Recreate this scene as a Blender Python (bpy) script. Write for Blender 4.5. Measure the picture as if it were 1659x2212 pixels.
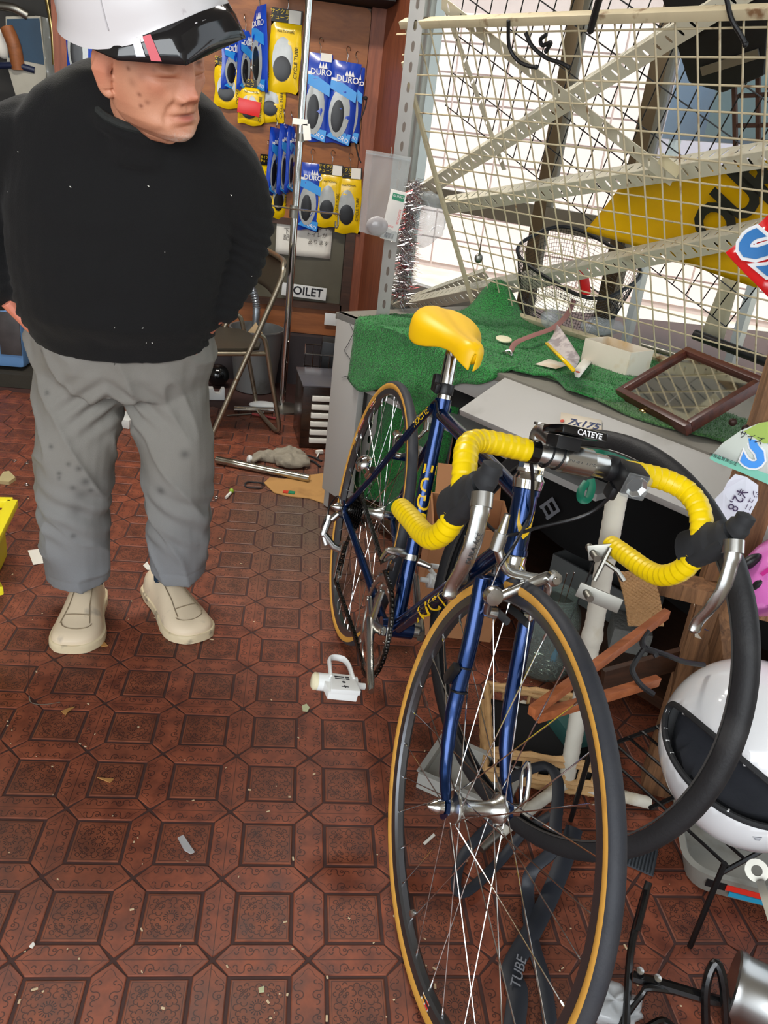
import bpy, bmesh, math, random
import numpy as np
from mathutils import Matrix, Vector, Euler, noise as mnoise
random.seed(7)
PI = math.pi
for o in list(bpy.data.objects): bpy.data.objects.remove(o)
SC = bpy.context.scene
COL = SC.collection

# ------------------------------------------------------------------ camera
FPX = 1700.0
CAM = Vector((0.0691, -0.8244, 1.1790))
RX = Vector((0.99028594, -0.08107356, 0.1129639))
DN = Vector((0.06723429, -0.43193134, -0.89939695))
FW = Vector((0.12170996, 0.8982552, -0.42228461))
cd = bpy.data.cameras.new('camera')
cam = bpy.data.objects.new('camera', cd); COL.objects.link(cam)
cam.matrix_world = Matrix(((RX.x, -DN.x, -FW.x, CAM.x), (RX.y, -DN.y, -FW.y, CAM.y), (RX.z, -DN.z, -FW.z, CAM.z), (0, 0, 0, 1)))
cd.sensor_fit = 'VERTICAL'; cd.sensor_height = 24.0; cd.lens = 24.0 * FPX / 2212.0
cd.clip_start = 0.02; cd.clip_end = 200
SC.camera = cam

# ------------------------------------------------------------------ world and light
wd = bpy.data.worlds.new('overcast_sky'); SC.world = wd; wd.use_nodes = True
bg = wd.node_tree.nodes['Background']; bg.inputs[0].default_value = (0.86, 0.93, 1.0, 1); bg.inputs[1].default_value = 1.5
def area(name, loc, target, sx, sy, power, col=(1, 1, 1)):
    l = bpy.data.lights.new(name, 'AREA'); l.shape = 'RECTANGLE'; l.size = sx; l.size_y = sy; l.energy = power; l.color = col
    o = bpy.data.objects.new(name, l); COL.objects.link(o); o.location = loc
    o.rotation_euler = (Vector(target) - Vector(loc)).to_track_quat('-Z', 'Y').to_euler(); return o
area('open_shopfront_daylight', (-1.2, -2.9, 2.1), (-0.1, 1.0, 0.5), 3.6, 2.2, 104, (0.95, 0.98, 1.0))
sun = bpy.data.lights.new('street_sun', 'SUN'); sun.energy = 4.6; sun.angle = 0.3; sun.color = (1, 0.96, 0.9)
so = bpy.data.objects.new('street_sun', sun); COL.objects.link(so); so.rotation_euler = Vector((0.3, 0.5, -1)).to_track_quat('-Z', 'Y').to_euler(); so.location = (-2, -4, 9)
vs = SC.view_settings; vs.view_transform = 'Standard'; vs.look = 'None'; vs.exposure = 0.25; vs.gamma = 1.0; vs.use_curve_mapping = False

cy_ = SC.cycles; cy_.max_bounces = 6; cy_.diffuse_bounces = 3; cy_.glossy_bounces = 3; cy_.transmission_bounces = 4; cy_.transparent_max_bounces = 12

# ------------------------------------------------------------------ survey helpers: a direction seen from the camera spot met with a real plane
def ray(u, v): return RX * ((u - 829.5) / FPX) + DN * ((v - 1106) / FPX) + FW
def onz(u, v, z=0.0):
    d = ray(u, v); return CAM + d * ((z - CAM.z) / d.z)
def ony(u, v, y):
    d = ray(u, v); return CAM + d * ((y - CAM.y) / d.y)
def onp(u, v, p0, n):
    d = ray(u, v); return CAM + d * ((Vector(p0) - CAM).dot(n) / d.dot(n))
def ondep(u, v, dep):
    return CAM + ray(u, v) * dep

# ------------------------------------------------------------------ materials
def lin(c):
    return tuple((x / 255 / 12.92 if x <= 10 else ((x / 255 + 0.055) / 1.055) ** 2.4) for x in c)
MATS = {}
def mat(name, rgb, rough=0.5, metal=0.0, var=0.12, scale=18.0, bump=0.0, bscale=120.0, coat=0.0, emit=None, alpha=None, trans=0.0, sheen=0.0, stain=None, ior=1.45, rvar=0.0, stretch=None):
    if name in MATS: return MATS[name]
    m = bpy.data.materials.new(name); m.use_nodes = True; nt = m.node_tree; N = nt.nodes; L = nt.links
    b = N['Principled BSDF']; c = lin(rgb)
    b.inputs['Roughness'].default_value = rough; b.inputs['Metallic'].default_value = metal
    b.inputs['Coat Weight'].default_value = coat; b.inputs['Coat Roughness'].default_value = 0.08
    b.inputs['IOR'].default_value = ior
    if sheen: b.inputs['Sheen Weight'].default_value = sheen
    if trans: b.inputs['Transmission Weight'].default_value = trans
    if alpha is not None: b.inputs['Alpha'].default_value = alpha
    if emit: b.inputs['Emission Color'].default_value = (*lin(emit[0]), 1); b.inputs['Emission Strength'].default_value = emit[1]
    tc = N.new('ShaderNodeTexCoord'); src = tc.outputs['Object']
    if stretch:
        mp = N.new('ShaderNodeMapping'); mp.inputs['Scale'].default_value = stretch; L.new(src, mp.inputs[0]); src = mp.outputs[0]
    nz = N.new('ShaderNodeTexNoise'); nz.inputs['Scale'].default_value = scale; nz.inputs['Detail'].default_value = 5; L.new(src, nz.inputs['Vector'])
    mx = N.new('ShaderNodeMix'); mx.data_type = 'RGBA'
    mx.inputs[6].default_value = (*[x * (1 - var) for x in c], 1); mx.inputs[7].default_value = (*[min(1, x * (1 + var)) for x in c], 1)
    L.new(nz.outputs[0], mx.inputs[0]); out = mx.outputs[2]
    if stain:  # (rgb, scale, low, high)
        n2 = N.new('ShaderNodeTexNoise'); n2.inputs['Scale'].default_value = stain[1]; n2.inputs['Detail'].default_value = 6; L.new(src, n2.inputs['Vector'])
        mr = N.new('ShaderNodeMapRange'); mr.inputs[1].default_value = stain[2]; mr.inputs[2].default_value = stain[3]; L.new(n2.outputs[0], mr.inputs[0])
        m2 = N.new('ShaderNodeMix'); m2.data_type = 'RGBA'; m2.inputs[7].default_value = (*lin(stain[0]), 1)
        L.new(mr.outputs[0], m2.inputs[0]); L.new(out, m2.inputs[6]); out = m2.outputs[2]
    L.new(out, b.inputs['Base Color'])
    if rvar:
        mr = N.new('ShaderNodeMapRange'); mr.inputs[3].default_value = max(0.03, rough - rvar); mr.inputs[4].default_value = rough + rvar
        L.new(nz.outputs[0], mr.inputs[0]); L.new(mr.outputs[0], b.inputs['Roughness'])
    if bump:
        n3 = N.new('ShaderNodeTexNoise'); n3.inputs['Scale'].default_value = bscale; n3.inputs['Detail'].default_value = 4; L.new(src, n3.inputs['Vector'])
        bp = N.new('ShaderNodeBump'); bp.inputs['Strength'].default_value = bump; bp.inputs['Distance'].default_value = 0.004
        L.new(n3.outputs[0], bp.inputs['Height']); L.new(bp.outputs[0], b.inputs['Normal'])
    MATS[name] = m; return m
def glassmat(name, rgb=(240, 245, 245), fac=0.85, rough=0.05):
    """clear film or pane: mostly see-through with a gloss"""
    if name in MATS: return MATS[name]
    m = bpy.data.materials.new(name); m.use_nodes = True; nt = m.node_tree; N = nt.nodes; L = nt.links
    b = N['Principled BSDF']; b.inputs['Base Color'].default_value = (*lin(rgb), 1); b.inputs['Roughness'].default_value = rough; b.inputs['Specular IOR Level'].default_value = 0.8
    t = N.new('ShaderNodeBsdfTransparent'); t.inputs[0].default_value = (*lin(rgb), 1); mx = N.new('ShaderNodeMixShader'); mx.inputs[0].default_value = fac
    L.new(b.outputs[0], mx.inputs[1]); L.new(t.outputs[0], mx.inputs[2]); L.new(mx.outputs[0], N['Material Output'].inputs[0])
    MATS[name] = m; return m
def wood(name, c1, c2, rough=0.55, scale=14.0, axis=2, bump=0.25, stretch=9.0):
    if name in MATS: return MATS[name]
    m = bpy.data.materials.new(name); m.use_nodes = True; nt = m.node_tree; N = nt.nodes; L = nt.links; b = N['Principled BSDF']
    tc = N.new('ShaderNodeTexCoord'); mp = N.new('ShaderNodeMapping'); s = [scale] * 3; s[axis] = scale / stretch; mp.inputs['Scale'].default_value = s
    L.new(tc.outputs['Object'], mp.inputs[0])
    n = N.new('ShaderNodeTexNoise'); n.inputs['Scale'].default_value = 4; n.inputs['Detail'].default_value = 9; n.inputs['Roughness'].default_value = 0.68; n.inputs['Distortion'].default_value = 0.7; L.new(mp.outputs[0], n.inputs['Vector'])
    r = N.new('ShaderNodeValToRGB'); r.color_ramp.elements[0].position = 0.32; r.color_ramp.elements[1].position = 0.68
    r.color_ramp.elements[0].color = (*lin(c1), 1); r.color_ramp.elements[1].color = (*lin(c2), 1)
    L.new(n.outputs[0], r.inputs[0]); L.new(r.outputs[0], b.inputs['Base Color']); b.inputs['Roughness'].default_value = rough
    bp = N.new('ShaderNodeBump'); bp.inputs['Strength'].default_value = bump; bp.inputs['Distance'].default_value = 0.004; L.new(n.outputs[0], bp.inputs['Height']); L.new(bp.outputs[0], b.inputs['Normal'])
    MATS[name] = m; return m

# ------------------------------------------------------------------ mesh builder
def rotm(axis, ang): return Matrix.Rotation(ang, 4, axis)
def frame(origin, x, y=None, z=None):
    """matrix whose columns are given axes (x and either y or z hint)"""
    x = Vector(x).normalized()
    if z is not None:
        z = Vector(z); z = (z - x * z.dot(x)).normalized(); y = z.cross(x)
    else:
        y = Vector(y); y = (y - x * y.dot(x)).normalized(); z = x.cross(y)
    o = Vector(origin)
    return Matrix(((x.x, y.x, z.x, o.x), (x.y, y.y, z.y, o.y), (x.z, y.z, z.z, o.z), (0, 0, 0, 1)))
def zframe(origin, z, x=(1, 0, 0)):
    z = Vector(z).normalized(); x = Vector(x)
    if abs(x.normalized().dot(z)) > 0.97: x = Vector((0, 1, 0))
    x = (x - z * x.dot(z)).normalized(); y = z.cross(x); o = Vector(origin)
    return Matrix(((x.x, y.x, z.x, o.x), (x.y, y.y, z.y, o.y), (x.z, y.z, z.z, o.z), (0, 0, 0, 1)))
class MB:
    def __init__(s, xf=None): s.v = []; s.f = []; s.xf = xf or Matrix(); s.mi = []
    def add(s, vs, fs, m=0):
        k = len(s.v); s.v += [s.xf @ Vector(p) for p in vs]; s.f += [tuple(i + k for i in f) for f in fs]; s.mi += [m] * len(fs); return s
    def box(s, c, d, R=None, m=0):
        R = R or Matrix(); x, y, z = d[0] / 2, d[1] / 2, d[2] / 2; c = Vector(c)
        vs = [c + (R @ Vector((a * x, b * y, e * z))) for a in (-1, 1) for b in (-1, 1) for e in (-1, 1)]
        return s.add(vs, [(0, 1, 3, 2), (4, 6, 7, 5), (0, 4, 5, 1), (2, 3, 7, 6), (0, 2, 6, 4), (1, 5, 7, 3)], m)
    def beam(s, a, b, w, h, up=(0, 0, 1), m=0):
        a = Vector(a); b = Vector(b); F = frame((a + b) / 2, b - a, z=up)
        L = (b - a).length
        vs = [F @ Vector((i * L / 2, j * w / 2, k * h / 2)) for i in (-1, 1) for j in (-1, 1) for k in (-1, 1)]
        return s.add(vs, [(0, 1, 3, 2), (4, 6, 7, 5), (0, 4, 5, 1), (2, 3, 7, 6), (0, 2, 6, 4), (1, 5, 7, 3)], m)
    def loft(s, rings, closed=True, caps=True, loop=False, m=0):
        n = len(rings[0]); vs = [p for r in rings for p in r]; fs = []; R = len(rings)
        for i in range(R if loop else R - 1):
            j = (i + 1) % R
            for k in range(n if closed else n - 1):
                l = (k + 1) % n; fs.append((i * n + k, i * n + l, j * n + l, j * n + k))
        if caps and closed and not loop:
            fs.append(tuple(range(n - 1, -1, -1))); fs.append(tuple((R - 1) * n + k for k in range(n)))
        return s.add(vs, fs, m)
    def tube(s, pts, r, n=8, loop=False, caps=True, flat=None, m=0, up=None):
        pts = [Vector(p) for p in pts]; K = len(pts); rs = r if isinstance(r, (list, tuple)) else [r] * K
        T = []
        for i in range(K):
            a = pts[(i - 1) % K] if (loop or i > 0) else pts[0]; b = pts[(i + 1) % K] if (loop or i < K - 1) else pts[-1]
            t = (b - a); T.append(t.normalized() if t.length > 1e-9 else Vector((0, 0, 1)))
        u = Vector(up) if up is not None else (Vector((0, 0, 1)) if abs(T[0].z) < 0.9 else Vector((1, 0, 0)))
        u = (u - T[0] * u.dot(T[0])).normalized(); rings = []
        for i in range(K):
            if up is not None:
                w = Vector(up)
                if abs(w.normalized().dot(T[i])) < 0.98: u = w
            u = (u - T[i] * u.dot(T[i])); u = u.normalized() if u.length > 1e-9 else T[i].orthogonal().normalized(); w = T[i].cross(u)
            e = rs[i]; ra, rb = (e if isinstance(e, (list, tuple)) else (e, e))
            if flat: rb = ra * flat
            rings.append([pts[i] + u * (math.cos(2 * PI * k / n) * ra) + w * (math.sin(2 * PI * k / n) * rb) for k in range(n)])
        return s.loft(rings, True, caps, loop, m)
    def cyl(s, a, b, r, r2=None, n=16, m=0): return s.tube([a, b], [r, r if r2 is None else r2], n, m=m)
    def lathe(s, prof, n=24, M=None, m=0, caps=True):
        M = M or Matrix()
        rings = [[M @ Vector((r * math.cos(2 * PI * k / n), r * math.sin(2 * PI * k / n), z)) for k in range(n)] for r, z in prof]
        return s.loft(rings, True, caps, False, m)
    def ring(s, R, r, n=48, k=8, M=None, m=0):
        """torus about local Y"""
        M = M or Matrix()
        return s.tube([M @ Vector((R * math.cos(2 * PI * i / n), 0, R * math.sin(2 * PI * i / n))) for i in range(n)], r, k, loop=True, m=m)
    def prof_ring(s, prof, n=72, M=None, m=0):
        """closed profile [(r,y)] swept about local Y"""
        M = M or Matrix()
        rings = [[M @ Vector((r * math.cos(2 * PI * i / n), y, r * math.sin(2 * PI * i / n))) for r, y in prof] for i in range(n)]
        return s.loft(rings, True, False, True, m)
    def prism(s, poly, d0, d1, M=None, m=0):
        M = M or Matrix(); n = len(poly)
        vs = [M @ Vector((x, y, d0)) for x, y in poly] + [M @ Vector((x, y, d1)) for x, y in poly]
        fs = [tuple(range(n - 1, -1, -1)), tuple(range(n, 2 * n))] + [(k, (k + 1) % n, n + (k + 1) % n, n + k) for k in range(n)]
        return s.add(vs, fs, m)
    def sphere(s, c, r, nu=16, nv=10, R=None, m=0):
        R = R or Matrix(); c = Vector(c); r = r if isinstance(r, (list, tuple)) else (r, r, r)
        rings = [[c + (R @ Vector((r[0] * math.sin(PI * (j + .02) / (nv + .04)) * math.cos(2 * PI * k / nu), r[1] * math.sin(PI * (j + .02) / (nv + .04)) * math.sin(2 * PI * k / nu), r[2] * math.cos(PI * (j + .02) / (nv + .04))))) for k in range(nu)] for j in range(nv + 1)]
        return s.loft(rings, m=m)
    def surf(s, f, nu, nv, m=0):
        """open sheet f(u,v) in 0..1"""
        return s.loft([[f(i / nu, j / nv) for j in range(nv + 1)] for i in range(nu + 1)], False, False, m=m)
    def text(s, body, size, M, depth=0.0006, fn=None, align='CENTER', m=0, bold=0.0):
        cu = bpy.data.curves.new('t', 'FONT'); cu.body = body; cu.size = size; cu.align_x = align; cu.align_y = 'CENTER'; cu.extrude = depth / 2; cu.resolution_u = 3; cu.offset = bold
        ob = bpy.data.objects.new('t', cu); COL.objects.link(ob); dg = bpy.context.evaluated_depsgraph_get(); me = bpy.data.meshes.new_from_object(ob.evaluated_get(dg))
        vs = [(fn(v.co) if fn else M @ v.co) for v in me.vertices]; fs = [tuple(p.vertices) for p in me.polygons]
        bpy.data.objects.remove(ob); bpy.data.curves.remove(cu); bpy.data.meshes.remove(me); return s.add(vs, fs, m)
    def build(s, name, mats, parent=None, world=False, smooth=True, angle=38, bevel=0.0, seg=2, solid=0.0, subsurf=0, origin=None):
        me = bpy.data.meshes.new(name); vs = s.v
        ob = bpy.data.objects.new(name, me)
        if parent is not None:
            ob.parent = parent
            if world: I = WM[parent.name].inverted(); vs = [I @ v for v in vs]
            WM[ob.name] = WM[parent.name].copy()
        else:
            if origin is None:
                a = np.array([tuple(v) for v in vs]); lo = a.min(0); hi = a.max(0); origin = ((lo[0] + hi[0]) / 2, (lo[1] + hi[1]) / 2, lo[2])
            o = Vector(origin); vs = [v - o for v in vs]; ob.location = o; WM[ob.name] = Matrix.Translation(o)
        me.from_pydata([tuple(v) for v in vs], [], s.f)
        ms = mats if isinstance(mats, (list, tuple)) else [mats]
        for x in ms: me.materials.append(x)
        if len(ms) > 1: me.polygons.foreach_set('material_index', s.mi)
        bm = bmesh.new(); bm.from_mesh(me); bmesh.ops.recalc_face_normals(bm, faces=bm.faces)
        if bevel: 
            es = [e for e in bm.edges if len(e.link_faces) == 2 and e.calc_face_angle(0) > 0.6]
            bmesh.ops.bevel(bm, geom=es, offset=bevel, segments=seg, profile=0.6, affect='EDGES', clamp_overlap=True)
        bm.to_mesh(me); bm.free()
        if smooth:
            me.polygons.foreach_set('use_smooth', [True] * len(me.polygons)); me.set_sharp_from_angle(angle=math.radians(angle))
        COL.objects.link(ob)
        if solid: md = ob.modifiers.new('thickness', 'SOLIDIFY'); md.thickness = solid; md.offset = 0
        if subsurf: md = ob.modifiers.new('smooth', 'SUBSURF'); md.levels = subsurf; md.render_levels = subsurf
        me.update(); return ob
WM = {}
def tag(o, label, cat, group=None):
    o['label'] = label; o['category'] = cat
    if group: o['group'] = group
    return o
def thing(name, label, cat, M=(0, 0, 0), group=None):
    o = bpy.data.objects.new(name, None); COL.objects.link(o)
    Mx = M if isinstance(M, Matrix) else Matrix.Translation(Vector(M)); o.matrix_world = Mx; WM[o.name] = Mx.copy()
    o.empty_display_size = 0.05; return tag(o, label, cat, group)
def structure(o): o['kind'] = 'structure'; return o
def stuff(o): o['kind'] = 'stuff'; return o
def dup(root, M, label=None, group=None):
    r = root.copy(); COL.objects.link(r); r.matrix_world = M; WM[r.name] = M.copy()
    if label: r['label'] = label
    if group: r['group'] = group
    for ch in list(root.children):
        c = ch.copy(); COL.objects.link(c); c.parent = r
        for g in list(ch.children):
            d = g.copy(); COL.objects.link(d); d.parent = c
    return r
def arc(c, r, a0, a1, n, ax=(1, 0, 0), ay=(0, 0, 1)):
    c = Vector(c); ax = Vector(ax); ay = Vector(ay)
    return [c + ax * (r * math.cos(a0 + (a1 - a0) * i / n)) + ay * (r * math.sin(a0 + (a1 - a0) * i / n)) for i in range(n + 1)]
def smooth_path(pts, k=6, loop=False):
    """Catmull-Rom through points"""
    P = [Vector(p) for p in pts]; n = len(P); out = []
    for i in range(n if loop else n - 1):
        p0 = P[(i - 1) % n] if (loop or i > 0) else P[0] * 2 - P[1]; p1 = P[i]; p2 = P[(i + 1) % n]; p3 = P[(i + 2) % n] if (loop or i < n - 2) else P[-1] * 2 - P[-2]
        for j in range(k):
            t = j / k; out.append(0.5 * (2 * p1 + (p2 - p0) * t + (2 * p0 - 5 * p1 + 4 * p2 - p3) * t * t + (3 * p1 - p0 - 3 * p2 + p3) * t ** 3))
    if not loop: out.append(P[-1])
    return out

# shared materials
chrome = mat('polished_chrome', (215, 215, 212), 0.12, 1.0, 0.04)
alloy = mat('satin_aluminium', (196, 196, 192), 0.26, 1.0, 0.06, rvar=0.06)
dalloy = mat('grey_anodised', (104, 106, 108), 0.35, 0.9, 0.08)
steel = mat('dull_steel', (150, 148, 140), 0.42, 1.0, 0.12, rvar=0.12)
black_pl = mat('black_plastic', (22, 22, 24), 0.42, 0, 0.1)
black_rb = mat('black_rubber', (38, 39, 41), 0.72, 0, 0.15, bump=0.1)
black_gl = mat('black_gloss', (10, 10, 12), 0.15, 0, 0.05, coat=0.4)
white_pl = mat('white_plastic', (226, 228, 226), 0.35, 0, 0.04)
paper = mat('white_paper', (233, 230, 220), 0.8, 0, 0.03)
ink = mat('black_ink', (25, 25, 32), 0.7, 0, 0.05)
# ================================================================== floor of embossed tiles
P = 0.15; SQ = 0.0925; GR = 0.0060
def floor_mat():
    m = bpy.data.materials.new('red_brown_floor_tile'); m.use_nodes = True; nt = m.node_tree; N = nt.nodes; L = nt.links; b = N['Principled BSDF']
    def math_(op, a, bb=None, cl=False):
        n = N.new('ShaderNodeMath'); n.operation = op; n.use_clamp = cl
        for i, x in enumerate((a, bb)):
            if x is None: continue
            if isinstance(x, (int, float)): n.inputs[i].default_value = x
            else: L.new(x, n.inputs[i])
        return n.outputs[0]
    g = N.new('ShaderNodeNewGeometry'); sp = N.new('ShaderNodeSeparateXYZ'); L.new(g.outputs['Position'], sp.inputs[0])
    ax = math_('MULTIPLY', math_('ABSOLUTE', math_('SUBTRACT', math_('FRACT', math_('DIVIDE', sp.outputs[0], P)), 0.5)), P)
    ay = math_('MULTIPLY', math_('ABSOLUTE', math_('SUBTRACT', math_('FRACT', math_('DIVIDE', sp.outputs[1], P)), 0.5)), P)
    Mx = math_('MAXIMUM', ax, ay); mn = math_('MINIMUM', ax, ay)
    def line(d, w=0.0009): # 1 on the line
        return math_('SUBTRACT', 1.0, math_('DIVIDE', math_('ABSOLUTE', d), w), True)
    def dist(cx, cy): 
        a = math_('SUBTRACT', Mx, cx); c = math_('SUBTRACT', mn, cy); return math_('SQRT', math_('ADD', math_('MULTIPLY', a, a), math_('MULTIPLY', c, c)))
    def ringl(cx, cy, r, w=0.0013, cut=0):
        o = line(math_('SUBTRACT', dist(cx, cy), r), w)
        if cut == 1: o = math_('MULTIPLY', o, math_('GREATER_THAN', Mx, cx - 0.35 * r))
        if cut == 2: o = math_('MULTIPLY', o, math_('LESS_THAN', mn, cy + 0.35 * r))
        if cut == 3: o = math_('MULTIPLY', o, math_('GREATER_THAN', mn, cy - 0.35 * r))
        if cut == 4: o = math_('MULTIPLY', o, math_('LESS_THAN', Mx, cx + 0.35 * r))
        return o
    r0 = dist(0, 0); ang = N.new('ShaderNodeMath'); ang.operation = 'ARCTAN2'; L.new(mn, ang.inputs[0]); L.new(Mx, ang.inputs[1])
    rays = math_('MULTIPLY', math_('GREATER_THAN', math_('COSINE', math_('MULTIPLY', ang.outputs[0], 16.0)), 0.45), math_('MULTIPLY', math_('GREATER_THAN', r0, 0.0078), math_('LESS_THAN', r0, 0.0125)))
    parts = [ringl(0, 0, 0.0062), rays, ringl(0.0205, 0.0065, 0.0048, cut=2), ringl(0.0275, 0.0095, 0.0042, cut=1), ringl(0.0225, 0.0165, 0.0056, cut=3), ringl(0.0315, 0.0, 0.0046, cut=1), ringl(0.0195, 0.0150, 0.0022),
             ringl(0.0300, 0.0285, 0.0030), ringl(0.0265, 0.0205, 0.0034, cut=4), ringl(0.0335, 0.0185, 0.0034, cut=1), line(math_('SUBTRACT', Mx, 0.0392), 0.0008)]
    ac = math_('SUBTRACT', P / 2, Mx)   # across a hexagon
    def hd(cx, cy):
        a = math_('SUBTRACT', ac, cx); c = math_('SUBTRACT', mn, cy); return math_('SQRT', math_('ADD', math_('MULTIPLY', a, a), math_('MULTIPLY', c, c)))
    def hring(cx, cy, r, cut=0):
        o = line(math_('SUBTRACT', hd(cx, cy), r), 0.0014)
        if cut == 1: o = math_('MULTIPLY', o, math_('GREATER_THAN', ac, cx - 0.3 * r))
        if cut == 2: o = math_('MULTIPLY', o, math_('LESS_THAN', ac, cx + 0.3 * r))
        return o
    hx = [hring(0.0135, 0.0075, 0.0042, 1), hring(0.0135, 0.0185, 0.0062, 2), hring(0.0165, 0.0165, 0.0024), hring(0.0165, 0.0300, 0.0056, 1), hring(0.0120, 0.0385, 0.0030, 2)]
    edge = math_('ADD', ac, math_('MULTIPLY', mn, 0.93))
    wav = line(math_('ADD', math_('SUBTRACT', edge, 0.0565), math_('MULTIPLY', math_('SINE', math_('MULTIPLY', mn, 420.0)), 0.0012)), 0.001)
    hx.append(math_('MULTIPLY', wav, math_('GREATER_THAN', mn, 0.036)))
    def mxl(l):
        o = l[0]
        for q in l[1:]: o = math_('MAXIMUM', o, q)
        return o
    insq = math_('LESS_THAN', Mx, SQ / 2)
    jx = line(math_('MULTIPLY', math_('SUBTRACT', math_('ABSOLUTE', math_('SUBTRACT', math_('FRACT', math_('DIVIDE', sp.outputs[0], 2 * P)), 0.5)), 0.5), 2 * P), 0.0010); jy = line(math_('MULTIPLY', math_('SUBTRACT', math_('ABSOLUTE', math_('SUBTRACT', math_('FRACT', math_('DIVIDE', sp.outputs[1], 2 * P)), 0.5)), 0.5), 2 * P), 0.0010); jn = math_('MAXIMUM', jx, jy)
    pat = math_('ADD', math_('MULTIPLY', insq, mxl(parts)), math_('MULTIPLY', math_('SUBTRACT', 1.0, insq), math_('MAXIMUM', mxl(hx), jn)), True)
    n1 = N.new('ShaderNodeTexNoise'); n1.inputs['Scale'].default_value = 26; n1.inputs['Detail'].default_value = 7; L.new(g.outputs['Position'], n1.inputs['Vector'])
    n2 = N.new('ShaderNodeTexNoise'); n2.inputs['Scale'].default_value = 2.6; n2.inputs['Detail'].default_value = 4; L.new(g.outputs['Position'], n2.inputs['Vector'])
    rp = N.new('ShaderNodeValToRGB'); e = rp.color_ramp.elements; e[0].position = 0.3; e[1].position = 0.72
    e[0].color = (*lin((98, 49, 35)), 1); e[1].color = (*lin((156, 84, 57)), 1); L.new(n1.outputs[0], rp.inputs[0])
    sqc = N.new('ShaderNodeMix'); sqc.data_type = 'RGBA'; sqc.blend_type = 'MULTIPLY'; sqc.inputs[7].default_value = (0.80, 0.86, 0.82, 1); L.new(math_('MULTIPLY', insq, 0.8), sqc.inputs[0]); L.new(rp.outputs[0], sqc.inputs[6])
    wv = N.new('ShaderNodeMix'); wv.data_type = 'RGBA'; wv.inputs[7].default_value = (*lin((96, 62, 46)), 1)
    mr = N.new('ShaderNodeMapRange'); mr.inputs[1].default_value = 0.45; mr.inputs[2].default_value = 0.75; mr.inputs[4].default_value = 0.55; L.new(n2.outputs[0], mr.inputs[0]); L.new(mr.outputs[0], wv.inputs[0]); L.new(sqc.outputs[2], wv.inputs[6])
    # worn grey dusty patch beside the counter end
    dx = math_('SUBTRACT', sp.outputs[0], 0.12); dy = math_('SUBTRACT', sp.outputs[1], 1.55)
    dd = math_('SQRT', math_('ADD', math_('MULTIPLY', math_('MULTIPLY', dx, dx), 4.0), math_('MULTIPLY', dy, dy)))
    du = math_('SUBTRACT', 0.72, math_('ADD', dd, math_('MULTIPLY', math_('SUBTRACT', n2.outputs[0], 0.5), 0.6)), True)
    gy = N.new('ShaderNodeMix'); gy.data_type = 'RGBA'; gy.inputs[7].default_value = (*lin((104, 84, 70)), 1); L.new(math_('MULTIPLY', du, 1.5, True), gy.inputs[0]); L.new(wv.outputs[2], gy.inputs[6])
    dk = N.new('ShaderNodeMix'); dk.data_type = 'RGBA'; dk.inputs[7].default_value = (*lin((40, 20, 18)), 1); L.new(math_('MULTIPLY', pat, 1.0, True), dk.inputs[0]); L.new(gy.outputs[2], dk.inputs[6])
    L.new(dk.outputs[2], b.inputs['Base Color']); b.inputs['Roughness'].default_value = 0.5
    rr = N.new('ShaderNodeMapRange'); rr.inputs[3].default_value = 0.36; rr.inputs[4].default_value = 0.62; L.new(n1.outputs[0], rr.inputs[0]); L.new(rr.outputs[0], b.inputs['Roughness'])
    bp = N.new('ShaderNodeBump'); bp.inputs['Strength'].default_value = 0.3; bp.inputs['Distance'].default_value = 0.002
    L.new(n1.outputs[0], bp.inputs['Height']); L.new(bp.outputs[0], b.inputs['Normal'])
    return m
FM = floor_mat()
grout = mat('dark_tile_joint', (70, 46, 42), 0.7, 0, 0.2, 30)
fb = MB(); fb.box((0, 1.2, -0.0522), (9, 10, 0.1)); floor_o = structure(fb.build('floor', grout, origin=(0, 0, -0.104))); floor_o['label'] = 'dark red embossed tile floor of the shop'
def square_mesh():
    a = SQ / 2 - GR / 2; b_ = a - 0.0016; t = MB()
    z0, z1 = -0.004, 0.0
    t.loft([[Vector((x * a, y * a, z0)) for x, y in ((-1, -1), (1, -1), (1, 1), (-1, 1))], [Vector((x * a, y * a, z1 - 0.0009)) for x, y in ((-1, -1), (1, -1), (1, 1), (-1, 1))], [Vector((x * b_, y * b_, z1)) for x, y in ((-1, -1), (1, -1), (1, 1), (-1, 1))]]); return t
def hex_poly(ins):
    h = (P - SQ) / 2; g = ins; s2 = SQ / 2
    return [(-P / 2 + g * 1.45, 0), (-s2 - g * 0.42 + 0, -h + g), (s2 + g * 0.42, -h + g), (P / 2 - g * 1.45, 0), (s2 + g * 0.42, h - g), (-s2 - g * 0.42, h - g)]
def hex_mesh():
    t = MB(); p0 = hex_poly(GR / 2); p1 = hex_poly(GR / 2 + 0.0015)
    t.loft([[Vector((x, y, -0.004)) for x, y in p0], [Vector((x, y, -0.0009)) for x, y in p0], [Vector((x, y, 0)) for x, y in p1]]); return t
def proj(X):
    w = Vector(X) - CAM; z = w.dot(FW); return (829.5 + FPX * w.dot(RX) / z, 1106 + FPX * w.dot(DN) / z, z)
cells = {'square_tile': [], 'hexagonal_tile': []}
for i in range(-14, 12):
    for j in range(-6, 22):
        for nm, c, r in (('square_tile', ((i + .5) * P, (j + .5) * P, 0), 0), ('hexagonal_tile', ((i + .5) * P, j * P, 0), 0), ('hexagonal_tile', (i * P, (j + .5) * P, 0), PI / 2)):
            if c[1] > 2.66 or (Vector(c) - CAM).dot(FW) < 0.3: continue
            u, v, z = proj(c)
            if z > 0: cells[nm].append((0 if (-60 < u < 1720 and -60 < v < 2290) else 1, z, c, r))
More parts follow.
